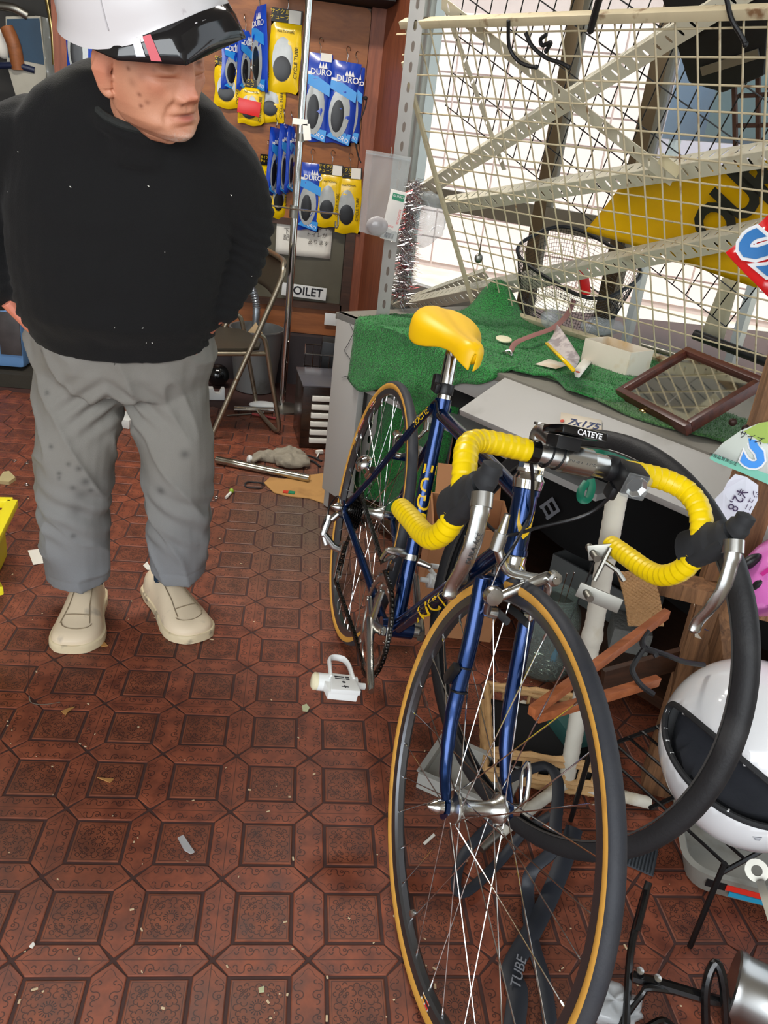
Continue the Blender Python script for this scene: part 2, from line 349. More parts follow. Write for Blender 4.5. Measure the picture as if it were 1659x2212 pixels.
for nm, tm in (('square_tile', square_mesh()), ('hexagonal_tile', hex_mesh())):
    L_ = sorted(cells[nm]); first = tm.build(nm, FM, floor_o, smooth=False); first_me = first.data; rest = MB()
    for k, (out, z, c, r) in enumerate(L_):
        dz = -0.0006 * random.random()
        if k < 300 and not out:
            o = first if k == 0 else first.copy()
            if k: COL.objects.link(o); o.parent = floor_o
            o.location = (c[0], c[1], 0.104 + dz); o.rotation_euler = (0, 0, r)
        else:
            R = Matrix.Translation(c) @ rotm('Z', r); rest.add([R @ v + Vector((0, 0, dz)) for v in tm.v], tm.f)
    if rest.v: stuff(rest.build('far_' + nm + 's', FM, floor_o, world=True, smooth=False))
# ================================================================== the road bicycle
bfw = Vector((0.09514, -0.99546, 0)); bup = Vector((0.15572425, 0.01488318, 0.9876845)); bleft = Vector((0.98320773, 0.09397248, -0.15643447))
BO = Vector((0.219677, 0.963999, 0.0))
BM = Matrix(((bfw.x, bleft.x, bup.x, BO.x), (bfw.y, bleft.y, bup.y, BO.y), (bfw.z, bleft.z, bup.z, BO.z), (0, 0, 0, 1)))
bike = thing('bicycle', 'dark blue road bicycle with yellow saddle and yellow bar tape leaning beside the counter', 'bicycle', BM)
blue = mat('metallic_blue_paint', (11, 44, 92), 0.2, 0.8, 0.15, 60, coat=0.5)
yel_tape = mat('yellow_bar_tape', (238, 204, 0), 0.36, 0, 0.1, 40, coat=0.15)
yel_saddle = mat('yellow_saddle_leather', (248, 196, 8), 0.4, 0, 0.03)
yel_dec = mat('yellow_decal', (236, 190, 20), 0.4, 0, 0.05)
tan_sw = mat('tan_tyre_sidewall', (206, 152, 66), 0.6, 0, 0.12, 50, stain=((150, 100, 50), 22, 0.62, 0.8))
tread = mat('tyre_tread_rubber', (44, 46, 52), 0.62, 0, 0.2, 30, bump=0.12, bscale=300, stain=((62, 62, 64), 9, 0.5, 0.75))
chainm = mat('dark_chain_steel', (58, 56, 54), 0.35, 1.0, 0.2)
BB = Vector((0.445, 0, 0.287)); SCL = Vector((0.303, 0, 0.724)); HT = Vector((0.7766, 0, 0.762)); HB = Vector((0.812, 0, 0.664)); RH = Vector((0, 0, 0.336)); FH = Vector((0.978, 0, 0.339))
SA = (HT - HB).normalized(); STEER = math.radians(2.6)
S = Matrix.Translation(HB) @ Matrix.Rotation(STEER, 4, SA) @ Matrix.Translation(-HB)
def wrap_text(mb, body, size, A, B, r, phi, s0, e1, spread=1.0, flip=False, m=0):
    A = Vector(A); B = Vector(B); d = (B - A).normalized(); e1 = Vector(e1); e1 = (e1 - d * e1.dot(d)).normalized(); e2 = d.cross(e1)
    def fn(c):
        x, y = (c.x, c.y) if not flip else (-c.x, -c.y); a = phi + y / r * spread; q = r + 0.0004 + c.z
        return A + d * (s0 + x) + e1 * (q * math.cos(a)) + e2 * (q * math.sin(a))
    mb.text(body, size, None, 0.0006, fn, m=m)
# --- frame
f = MB()
f.tube([BB, SCL + (SCL - BB).normalized() * 0.012], 0.0145, 16)
f.tube([HT - SA * 0.02 + Vector((-0.012, 0, 0)), SCL - Vector((0, 0, 0.012))], 0.0132, 16)
f.tube([HB + SA * 0.018 + Vector((-0.008, 0, 0)), BB], 0.0148, 16)
f.tube([HB + SA * 0.004, HT - SA * 0.004], 0.0185, 20)
f.tube([HB + SA * 0.004, HB + SA * 0.012], 0.0205, 20); f.tube([HT - SA * 0.012, HT - SA * 0.004], 0.0205, 20)
f.tube([BB - Vector((0, 0.034, 0)), BB + Vector((0, 0.034, 0))], 0.02, 20)
f.tube([SCL - (SCL - BB).normalized() * 0.02, SCL + (SCL - BB).normalized() * 0.016], 0.0172, 18)
for sy in (-1, 1):
    f.tube(smooth_path([SCL + Vector((-0.004, sy * 0.016, -0.004)), (0.235, sy * 0.026, 0.645), (0.10, sy * 0.044, 0.468), (0.012, sy * 0.062, 0.348)], 5), [0.0078] * 11 + [0.007] * 4 + [0.005], 10)
    f.tube(smooth_path([BB + Vector((-0.01, sy * 0.024, 0)), (0.33, sy * 0.032, 0.297), (0.16, sy * 0.05, 0.318), (0.01, sy * 0.064, 0.333)], 5), [0.0105] * 4 + [0.0098] * 6 + [0.0085] * 5 + [0.006], 10)
    f.prism([(-0.012, -0.016), (0.02, -0.012), (0.022, 0.018), (0.006, 0.024), (-0.012, 0.008)], -0.003, 0.003, frame((0, sy * 0.066, 0.336), (1, 0, 0), z=(0, 1, 0)))
f.tube([(0.165, -0.036, 0.553), (0.165, 0.036, 0.553)], 0.006, 8)
f.build('frame', blue, bike)
d = MB()
DK = []
wrap_text(d, 'VOGUE', 0.02, (0.235, -0.026, 0.645), SCL + Vector((-0.004, -0.016, -0.004)), 0.008, 0.0, 0.055, (0.5, -0.8, 0.4))
stuff(d.build('stay_lettering', yel_dec, bike)); d = MB()
wrap_text(d, 'VOGUE', 0.062, BB, HB, 0.0148, 0.25, 0.23, (0.2, -0.9, 0.5))
stuff(d.build('down_tube_lettering', yel_dec, bike)); d = MB()
wrap_text(d, 'VOGUE', 0.05, BB, SCL, 0.0145, 0.55, 0.26, (0.9, -0.6, 0.2))
stuff(d.build('seat_tube_lettering', yel_dec, bike)); d = MB()
# the curved head badge
a0 = HT - SA * 0.025; e1 = Vector((0.943, 0, 0.334))
def badge(x, y):
    a = x / 0.0188; return HB + SA * y + e1 * (0.019 * math.cos(a)) + Vector((0, 1, 0)) * (0.019 * math.sin(a))
o1 = [(-0.014, 0.072), (-0.0125, 0.05), (-0.007, 0.036), (0.001, 0.029), (0.009, 0.037), (0.0125, 0.05), (0.014, 0.072)]
o2 = [(-0.0125, 0.068), (-0.0095, 0.055), (-0.005, 0.047), (0.001, 0.044), (0.006, 0.047), (0.010, 0.054), (0.0125, 0.068)]
d.loft([[badge(*p) for p in o1], [badge(*p) for p in o2]], False, False)
d.build('head_badge', yel_dec, bike)
# --- headset
h = MB(); zf = zframe(HB, SA)
h.lathe([(0.012, -0.022), (0.0205, -0.022), (0.0235, -0.018), (0.0215, -0.013), (0.0195, -0.008), (0.0205, 0.0), (0.0195, 0.003), (0.012, 0.003)], 24, zf)
h.build('lower_headset', chrome, bike); h = MB(); zt = zframe(HT, SA)
h.lathe([(0.012, -0.004), (0.0215, -0.003), (0.0225, 0.004), (0.0235, 0.010), (0.02, 0.016), (0.0195, 0.02), (0.021, 0.021), (0.021, 0.026), (0.012, 0.026)], 24, zt)
h.lathe([(0.011, 0.026), (0.0185, 0.026), (0.0185, 0.036), (0.0165, 0.038), (0.011, 0.038)], 6, zt)
h.build('upper_headset', chrome, bike)
# --- fork (turned with the bar)
FK = MB(S); crown = HB - SA * 0.045
FK.tube([HB - SA * 0.021, crown - SA * 0.008], 0.0175, 16)
FK.tube([crown + Vector((0, -0.045, 0)), crown + Vector((0, 0.045, 0))], [(0.011, 0.015)] * 2, 12)
for sy in (-1, 1):
    top = crown + Vector((0.0, sy * 0.042, 0.008))
    FK.tube(smooth_path([top, top - SA * 0.10, crown + Vector((0.062, sy * 0.0455, -0.170)), crown + Vector((0.086, sy * 0.047, -0.216)), crown + Vector((0.116, sy * 0.049, -0.254)), FH + Vector((-0.003, sy * 0.05, 0.007))], 5), [0.0125] * 7 + [0.012] * 5 + [0.0108] * 5 + [0.0092] * 4 + [0.0082] * 3 + [0.0074, 0.0065], 14)
    FK.prism([(-0.013, 0.016), (0.006, 0.018), (0.013, 0.0), (0.006, -0.012), (-0.004, -0.013), (-0.006, -0.002), (-0.014, 0.004)], -0.003, 0.003, frame(FH + Vector((0, sy * 0.05, 0)), (1, 0, 0), z=(0, 1, 0)))
fork = FK.build('fork', blue, bike)
fb_ = MB(S)
pb = crown + Vector((0.05, -0.0445, -0.128))
ax_ = Vector((0.37, 0, -0.93))
for k in (-0.012, 0.024): fb_.tube([pb + ax_ * (k - 0.0015), pb + ax_ * (k + 0.0015)], 0.0134, 14)
fb_.box(pb + Vector((-0.002, -0.016, 0.0)), (0.014, 0.01, 0.038), rotm('Y', 0.38)); fb_.build('speed_sensor', black_pl, fork, bevel=0.002)
# --- wheels
rimm = mat('grey_rim', (112, 114, 118), 0.32, 0.9, 0.06)
stick_y = mat('orange_rim_sticker', (240, 170, 50), 0.4, 0, 0.05); stick_r = mat('red_rim_sticker', (214, 50, 36), 0.4, 0, 0.05); stick_w = mat('white_rim_sticker', (240, 236, 226), 0.4, 0, 0.03)
def make_wheel(name, label, C, XF, hubw, ns=32, rear=False, stickers=()):
    T = XF @ Matrix.Translation(C)
    r = MB(T)
    r.prof_ring([(0.3155, -0.0100), (0.3155, -0.0086), (0.310, -0.0080), (0.310, 0.0080), (0.3155, 0.0086), (0.3155, 0.0100), (0.3085, 0.0100), (0.3020, 0.0088), (0.2985, 0.0048), (0.2985, -0.0048), (0.3020, -0.0088), (0.3085, -0.0100)], 96)
    w = r.build(name, rimm, bike, angle=30); w['label'] = label
    rc, rr = 0.3240, 0.0122
    t = MB(T); prof = [(rc + rr * math.cos(a), rr * 1.02 * math.sin(a)) for a in [math.radians(-80 + 160 * i / 12) for i in range(13)]] + [(rc - 0.001, 0.0098), (rc - 0.001, -0.0098)]
    t.prof_ring(prof, 110); t.build('tyre_tread', tread, w)
    for sy in (-1, 1):
        t = MB(T); pp = [(rc + (rr + 0.0002) * math.cos(a), sy * (rr * 1.02 + 0.0003) * math.sin(a)) for a in [math.radians(70 + 66 * i / 8) for i in range(9)]] + [(rc - 0.006, sy * 0.0065), (rc + 0.001, sy * 0.0085)]
        t.prof_ring(pp, 110); t.build('tyre_sidewall', tan_sw, w)
    hb = MB(T); M = zframe((0, 0, 0), (0, 1, 0)); q = hubw / 2
    if not rear: hb.lathe([(0.005, -q), (0.010, -q), (0.011, -q + 0.008), (0.0135, -q + 0.010), (0.0225, -q + 0.0115), (0.0235, -q + 0.015), (0.0225, -q + 0.0185), (0.0150, -q + 0.024), (0.0110, -q + 0.036), (0.0110, q - 0.036), (0.0150, q - 0.024), (0.0225, q - 0.0185), (0.0235, q - 0.015), (0.0225, q - 0.0115), (0.0135, q - 0.010), (0.011, q - 0.008), (0.010, q), (0.005, q)], 28, M)
    else: hb.lathe([(0.005, -q), (0.010, -q), (0.0165, -q + 0.006), (0.0165, -0.022), (0.0225, -0.021), (0.0225, -0.017), (0.0135, -0.012), (0.0115, 0.0), (0.0125, 0.018), (0.022, 0.032), (0.0225, 0.036), (0.0125, 0.04), (0.011, q - 0.004), (0.008, q), (0.005, q)], 28, M)
    hb.build('hub', alloy, w)
    fl = (-q + 0.015, q - 0.015) if not rear else (-0.019, 0.034); fr = 0.0185
    for k in range(ns):
        side = k % 2; y = fl[side]; a = 2 * PI * k / ns + 0.04; cross = (1 if (k // 2) % 2 else -1) * math.radians(66)
        b0 = Vector((fr * math.cos(a + cross), y + (0.0015 if (k // 2) % 2 else -0.0015), fr * math.sin(a + cross))); e = Vector((0.299 * math.cos(a), 0.0018 * (1 if side else -1), 0.299 * math.sin(a)))
        dr = (b0 - e).normalized(); s = MB(T); s.tube([b0, e], 0.00098, 6); s.tube([e - dr * 0.001, e + dr * 0.010, e + dr * 0.0125], [0.0021, 0.0019, 0.0011], 7); s.build('spoke', chrome, w)
    for (a, da, mt, r0, r1) in stickers:
        st = MB(T); n = 8
        for sy in (-1,):
            st.loft([[Vector((R_ * math.cos(a + da * i / n), Y_, R_ * math.sin(a + da * i / n))) for R_, Y_ in ((r0, sy * (0.0103 - max(0, (0.3085 - r0)) * 0.21)), (r1, sy * 0.0104))] for i in range(n + 1)], False, False)
        st.build('rim_sticker', mt, w)
    return w
# wheel angles measured in the wheel plane (x forward, z up)
ang = math.radians
fwst = [(ang(-76), ang(5.0), stick_w, 0.3035, 0.314), (ang(-75.4), ang(1.6), stick_y, 0.304, 0.3136), (ang(-73.2), ang(2.0), stick_r, 0.304, 0.3136)]
rwst = [(ang(130), ang(9), stick_w, 0.3035, 0.314), (ang(130.4), ang(3.2), stick_y, 0.304, 0.3136), (ang(135), ang(1.2), stick_r, 0.304, 0.3136), (ang(137), ang(1.5), stick_r, 0.304, 0.3136), (ang(149), ang(10), stick_r, 0.3035, 0.314), (ang(161), ang(3.6), stick_w, 0.3035, 0.314), (ang(165), ang(3), stick_y, 0.3035, 0.314)]
fwheel = make_wheel('front_wheel', 'front wheel with tan sidewall tyre', FH, S, 0.1, stickers=fwst)
rwheel = make_wheel('rear_wheel', 'rear wheel with tan sidewall tyre', RH, Matrix(), 0.128, rear=True, stickers=rwst)
t_ = MB(); M_ = Matrix.Translation(RH)
for k, ch_ in enumerate('SISISI'):
    a = ang(157.3 - k * 1.32); c0 = RH + Vector((0.3087 * math.cos(a), -0.0108, 0.3087 * math.sin(a)))
    t_.text(ch_, 0.0085, frame(c0, (math.sin(a), 0, -math.cos(a)), z=(0, -1, 0)), 0.0003)
t_.build('rim_lettering', stick_w, rwheel)
mg = MB(S); ma = ang(-96); mg.lathe([(0.002, -0.003), (0.0055, -0.003), (0.0065, 0), (0.0055, 0.004), (0.002, 0.0045)], 16, zframe(FH + Vector((0.255 * math.cos(ma), -0.012, 0.255 * math.sin(ma))), (0.4, -1, 0.3))); mg.build('spoke_magnet', alloy, fwheel)
# skewers
k = MB(S); k.lathe([(0.006, 0), (0.0105, 0.001), (0.011, 0.008), (0.009, 0.014), (0.005, 0.021), (0.003, 0.024), (0.001, 0.025)], 18, zframe(FH + Vector((0, -0.054, 0)), (0, -1, 0)))
k.build('quick_release_nut', chrome, bike); k = MB(S); k.lathe([(0.006, 0), (0.009, 0.001), (0.009, 0.012), (0.006, 0.014)], 16, zframe(FH + Vector((0, 0.054, 0)), (0, 1, 0)))
k.tube(smooth_path([FH + Vector((0, 0.07, -0.002)), FH + Vector((-0.012, 0.08, 0.012)), FH + Vector((-0.03, 0.082, 0.04)), FH + Vector((-0.038, 0.076, 0.058))], 5), [(0.003, 0.004)] * 16, 10)
k.tube(smooth_path([FH + Vector((0, 0.07, -0.002)), FH + Vector((-0.006, 0.066, 0.02)), FH + Vector((-0.03, 0.068, 0.045)), FH + Vector((-0.038, 0.076, 0.058))], 5), 0.0028, 8)
k.build('quick_release', chrome, bike)
k = MB(); k.lathe([(0.006, 0), (0.011, 0.001), (0.0115, 0.012), (0.0085, 0.018), (0.004, 0.026), (0.002, 0.028)], 18, zframe(RH + Vector((0, -0.07, 0)), (0, -1, 0)))
k.build('quick_release_nut', chrome, bike); k = MB(); k.tube(smooth_path([RH + Vector((0, 0.07, 0)), RH + Vector((-0.02, 0.085, 0.01)), RH + Vector((-0.05, 0.083, 0.03))], 5), 0.004, 8); k.build('quick_release', chrome, bike)
# --- cassette, chainset, chain
def gear(mb, c, R, teeth, th, hole=0.0, sy=-1):
    pl = []
    for i in range(teeth):
        for da, rr in ((-0.5, R - 0.0035), (-0.22, R - 0.003), (-0.1, R + 0.0035), (0.1, R + 0.0035), (0.22, R - 0.003)):
            a = 2 * PI * (i + da) / teeth; pl.append((rr * math.cos(a), rr * math.sin(a)))
    n = len(pl); F = frame(c, (1, 0, 0), z=(0, 1, 0)); vs = []
    for d_ in (-th / 2, th / 2):
        vs += [F @ Vector((x, y, d_)) for x, y in pl]; vs += [F @ Vector((x * hole / math.hypot(x, y), y * hole / math.hypot(x, y), d_)) for x, y in pl]
    fs = []
    for i in range(n):
        j = (i + 1) % n; fs += [(i, j, n + j, n + i), (2 * n + i, 3 * n + i, 3 * n + j, 2 * n + j), (i, 2 * n + i, 2 * n + j, j), (n + i, n + j, 3 * n + j, 3 * n + i)]
    mb.add(vs, fs)
cs = MB()
for i in range(8): gear(cs, RH + Vector((0, -0.0270 - 0.0043 * i, 0)), 0.0505 - 0.0037 * i, 25 - 2 * i, 0.0019, 0.012)
cs.build('cassette', chainm, rwheel, smooth=False)
CRY = -0.0445; cr = MB(); CC = Vector((BB.x, CRY, BB.z)); gear(cr, CC, 0.1045, 52, 0.003, 0.090); gear(cr, CC + Vector((0, 0.008, 0)), 0.084, 42, 0.003, 0.068)
cr.build('chainring', alloy, bike, smooth=False)
ck = MB(); ca = ang(-11); cdir = Vector((math.cos(ca), 0, math.sin(ca)))
for i in range(5):
    a = ca + ang(36) + 2 * PI * i / 5; e = Vector((math.cos(a), 0, math.sin(a)))
    ck.tube([CC + Vector((0, -0.009, 0)), CC + e * 0.045 + Vector((0, -0.007, 0)), CC + e * 0.078 + Vector((0, -0.004, 0))], [(0.007, 0.016), (0.006, 0.011), (0.005, 0.009)], 10, up=(0, 1, 0))
    ck.lathe([(0.004, 0), (0.006, 0.001), (0.006, 0.004), (0.003, 0.0045)], 12, zframe(CC + e * 0.077 + Vector((0, -0.007, 0)), (0, -1, 0)))
ck.tube([CC + Vector((0, -0.012, 0)) - cdir * 0.016, CC + Vector((0, -0.014, 0)), CC + cdir * 0.06 + Vector((0, -0.019, 0)), CC + cdir * 0.13 + Vector((0, -0.026, 0)), CC + cdir * 0.165 + Vector((0, -0.029, 0)), CC + cdir * 0.178 + Vector((0, -0.029, 0))], [(0.008, 0.014), (0.010, 0.019), (0.0075, 0.0135), (0.0065, 0.0115), (0.007, 0.0135), (0.005, 0.008)], 14, up=(0, 1, 0))
crankset = ck.build('crank_arm', alloy, bike)
lk = MB(); LC = Vector((BB.x, 0.052, BB.z)); lk.tube([BB + Vector((0, 0.033, 0)), BB + Vector((0, 0.05, 0))], 0.0165, 20); lk.tube([LC + cdir * 0.016, LC, LC - cdir * 0.06 + Vector((0, 0.006, 0)), LC - cdir * 0.165 + Vector((0, 0.018, 0)), LC - cdir * 0.178 + Vector((0, 0.018, 0))], [(0.008, 0.014), (0.010, 0.018), (0.0075, 0.0135), (0.007, 0.0135), (0.005, 0.008)], 14, up=(0, 1, 0))
lk.build('crank_arm', alloy, bike)
def pedal(c, sy, tilt):
    """white plastic pedal: axle barrel, plate and toe-side bow"""
    R = Matrix.Translation(c) @ rotm('Y', tilt) @ Matrix.Diagonal((1, sy, 1, 1)).to_4x4()
    p = MB(R); p.tube([(0, 0.006, 0), (0, 0.026, 0)], 0.006, 12); p.tube([(0, 0.024, 0), (0, 0.098, 0)], 0.0165, 18)
    p.prism([(-0.002, 0.034), (0.05, 0.028), (0.054, 0.084), (-0.002, 0.076)], 0.010, 0.0195)
    p.prism([(0.0, 0.026), (0.046, 0.030), (0.046, 0.084), (0.0, 0.09)], -0.006, 0.010)
    p.tube(smooth_path([(0.01, 0.034, 0.016), (-0.03, 0.035, 0.018), (-0.05, 0.038, 0.018), (-0.062, 0.046, 0.018), (-0.062, 0.064, 0.018), (-0.05, 0.072, 0.018), (-0.03, 0.074, 0.018), (0.01, 0.077, 0.016)], 4), [(0.007, 0.0036)] * 29, 8, up=(0, 0, 1))
    o = p.build('pedal', white_pl, bike, bevel=0.0012)
    e = MB(R); e.lathe([(0.016, 0), (0.0165, 0.006), (0.012, 0.010), (0.004, 0.011)], 16, zframe((0, 0.098, 0), (0, 1, 0))); e.build('end_cap', mat('ivory_plastic', (232, 224, 190), 0.4), o)
    t = MB(R); F = frame((0.024, 0.056, 0.0199), (0, 1, 0), z=(0, 0, 1)) if sy < 0 else frame((0.024, 0.056, 0.0199), (0, -1, 0), z=(0, 0, 1))
    t.box((0.008, 0.047, 0.0197), (0.004, 0.007, 0.0006)); t.box((0.014, 0.047, 0.0197), (0.004, 0.007, 0.0006)); t.box((0.009, 0.062, 0.0197), (0.0035, 0.018, 0.0006)); t.box((0.015, 0.062, 0.0197), (0.002, 0.018, 0.0006)); t.box((0.041, 0.056, 0.0197), (0.009, 0.002, 0.0006)); t.box((0.041, 0.056, 0.0197), (0.002, 0.014, 0.0006)); t.lathe([(0.0005, 0), (0.0035, 0.0003), (0.0005, 0.0005)], 10, Matrix.Translation((0.026, 0.056, 0.0195)))
    t.build('printed_mark', ink, o); return o
pe = CC + cdir * 0.168 + Vector((0, -0.034, 0)); pedal(pe, -1, ang(-6)); pedal(LC - cdir * 0.168 + Vector((0, 0.024, 0)), 1, ang(-12))
# chain
cy = -0.0430; up_p = []
cogR = 0.047; crR = 0.1045
tA = math.atan2(crR - cogR, BB.x)
top0 = RH + Vector((-math.sin(0) * cogR, 0, 0))
j1 = Vector((0.018, cy, 0.236)); j2 = Vector((0.045, cy, 0.165))
pts = []
for i in range(9):  # round the chainring, front half
    a = ang(100) - ang(210) * i / 8; pts.append(Vector((BB.x + crR * math.cos(a), cy - 0.0015, BB.z + crR * math.sin(a))))
pts += [j2 + Vector((0.02, 0, -0.0135)), j2 + Vector((-0.004, 0, -0.0175)), j2 + Vector((-0.017, 0, 0.0)), j1 + Vector((0.016, 0, -0.012)), j1 + Vector((0.016, 0, 0.008))]
for i in range(7):
    a = ang(-60) - ang(208) * i / 6; pts.append(Vector((cogR * math.cos(a), cy + 0.010, 0.336 + cogR * math.sin(a))))
sp = smooth_path(pts, 14, loop=True); acc = [0]
for i in range(1, len(sp)): acc.append(acc[-1] + (sp[i] - sp[i - 1]).length)
tot = acc[-1] + (sp[0] - sp[-1]).length; nl = int(tot / 0.0127 / 2) * 2
def at_s(s):
    s %= tot
    for i in range(1, len(sp)):
        if acc[i] >= s: t = (s - acc[i - 1]) / max(1e-9, acc[i] - acc[i - 1]); return sp[i - 1].lerp(sp[i], t)
    return sp[-1].lerp(sp[0], (s - acc[-1]) / max(1e-9, tot - acc[-1]))
ch = MB()
for i in range(nl):
    a = at_s(tot * i / nl); b = at_s(tot * (i + 1) / nl); w = 0.0036 if i % 2 else 0.0025; dr = (b - a).normalized()
    for sy in (-1, 1): ch.beam(a - dr * 0.003 + Vector((0, sy * w, 0)), b + dr * 0.003 + Vector((0, sy * w, 0)), 0.0011, 0.0078, up=dr.cross(Vector((0, 1, 0))))
    ch.tube([a - Vector((0, 0.004, 0)), a + Vector((0, 0.004, 0))], 0.0036, 8)
ch.build('chain', chainm, bike, smooth=False)
# --- derailleurs and shifter
rd = MB(); rd.tube([(0.0, -0.074, 0.318), (0.004, -0.088, 0.300)], 0.009, 12)
rd.tube([(-0.004, -0.092, 0.308), (0.012, -0.100, 0.262), (0.022, -0.088, 0.238)], [(0.011, 0.006), (0.010, 0.007), (0.009, 0.008)], 12, up=(0, 1, 0))
rd.tube([(0.012, -0.100, 0.262), (0.022, -0.070, 0.236), (0.024, -0.052, 0.232)], 0.0095, 12)
rd.tube([j1 + Vector((0.002, -0.009, 0.01)), j2 + Vector((0, -0.009, -0.004))], [(0.002, 0.011), (0.002, 0.009)], 10, up=(0, 1, 0)); rd.tube([j1 + Vector((0.002, 0.007, 0.01)), j2 + Vector((0, 0.007, -0.004))], [(0.002, 0.011), (0.002, 0.009)], 10, up=(0, 1, 0))
for j in (j1, j2): gear(rd, j, 0.0125, 11, 0.005, 0.003)
rdo = rd.build('rear_derailleur', alloy, bike)
x = MB(); x.box((0.004, -0.1065, 0.286), (0.010, 0.002, 0.032), rotm('Y', 0.3)); x.build('badge_plate', dalloy, rdo)
fd = MB(); fc = BB.lerp(SCL, 0.33)
fd.tube([fc - (SCL - BB).normalized() * 0.006, fc + (SCL - BB).normalized() * 0.006], 0.0165, 16)
fd.tube([fc + Vector((0.02, 0.012, 0)), fc + Vector((0.03, 0.03, 0.0)), fc + Vector((0.034, 0.036, 0))], [0.008, 0.006, 0.006], 10)
fd.tube([fc + Vector((0, -0.016, 0.004)), fc + Vector((0.004, -0.034, 0.008)), fc + Vector((0.0, -0.052, 0.006))], [(0.009, 0.012), (0.008, 0.013), (0.006, 0.009)], 10)
fd.tube([fc + Vector((0.0, -0.03, 0.0)), fc + Vector((-0.012, -0.046, -0.025))], [0.006, 0.005], 8)
fd.tube([fc + Vector((0.0, -0.052, 0.006)), fc + Vector((-0.008, -0.056, -0.02))], [0.005, 0.0045], 8)
for yy in (-0.0365, -0.0505): fd.prism([(0.405, 0.412), (0.375, 0.392), (0.355, 0.37), (0.352, 0.382), (0.372, 0.408), (0.402, 0.43)], -0.0008, 0.0008, frame((0.02, yy, -0.005), (1, 0, 0), z=(0, -1, 0)) @ Matrix.Diagonal((1, 1, 1, 1)))
fd.build('front_derailleur', alloy, bike)
sh = MB(); sp0 = BB.lerp(HB, 0.76)
for sy in (-1, 1):
    c0 = sp0 + Vector((0, sy * 0.0145, 0)); sh.lathe([(0.006, 0), (0.009, 0.002), (0.0135, 0.006), (0.0135, 0.016), (0.011, 0.0175), (0.0105, 0.026), (0.009, 0.0285), (0.003, 0.029)], 20, zframe(c0, (0, sy, 0)))
    sh.tube(smooth_path([c0 + Vector((0.0, sy * 0.011, 0.006)), c0 + Vector((-0.012, sy * 0.013, 0.03)), c0 + Vector((-0.018, sy * 0.02, 0.062))], 5), [(0.0035, 0.0055)] * 5 + [(0.003, 0.006)] * 6, 8, up=(0, 1, 0))
sh.build('shift_lever', dalloy, bike)
# --- stem and handlebar
stm = MB(S); BC = Vector((0.869, 0, 0.843)); q0 = HT + SA * 0.036; q1 = HT + SA * 0.085
stm.tube([q0, q1 - SA * 0.004], 0.0112, 18); stm.tube(smooth_path([q1 - SA * 0.02, q1 + Vector((0.012, 0, 0.0)), q1.lerp(BC, 0.6), BC + Vector((-0.01, 0, 0))], 5), [0.0115, 0.0125] + [0.013] * 14, 16); stm.lathe([(0.003, 0), (0.009, 0), (0.009, 0.003), (0.004, 0.0035)], 16, zframe(q1 + SA * 0.006, SA))
stm.tube([BC + Vector((0, -0.021, 0)), BC + Vector((0, 0.021, 0))], 0.0192, 24)
stm.build('stem', alloy, bike)
def bar_side(sy, n=8):
    P_ = [(0, sy * 0.068, 0), (0.0, sy * 0.11, 0.001), (0.006, sy * 0.142, 0.001), (0.024, sy * 0.163, -0.002), (0.05, sy * 0.172, -0.013), (0.072, sy * 0.174, -0.036), (0.08, sy * 0.175, -0.066), (0.070, sy * 0.175, -0.098), (0.042, sy * 0.175, -0.124), (0.006, sy * 0.175, -0.136), (-0.04, sy * 0.175, -0.142), (-0.092, sy * 0.176, -0.149)]
    return smooth_path([BC + Vector(p) for p in P_], n)
hbm = MB(S); hbm.tube([BC + Vector((0, -0.13, 0)), BC + Vector((0, -0.05, 0)), BC + Vector((0, -0.044, 0)), BC + Vector((0, 0.044, 0)), BC + Vector((0, 0.05, 0)), BC + Vector((0, 0.13, 0))], [0.0116, 0.0125, 0.0158, 0.0158, 0.0125, 0.0116], 24)
hbar = hbm.build('handlebar', alloy, bike)
hl = MB(S); hl.text('DURA-ACE', 0.008, frame(BC + Vector((0.0185, -0.0, 0.003)), (0, 1, 0), z=(1, 0, 0.1))); hl.build('engraved_name', dalloy, hbar)
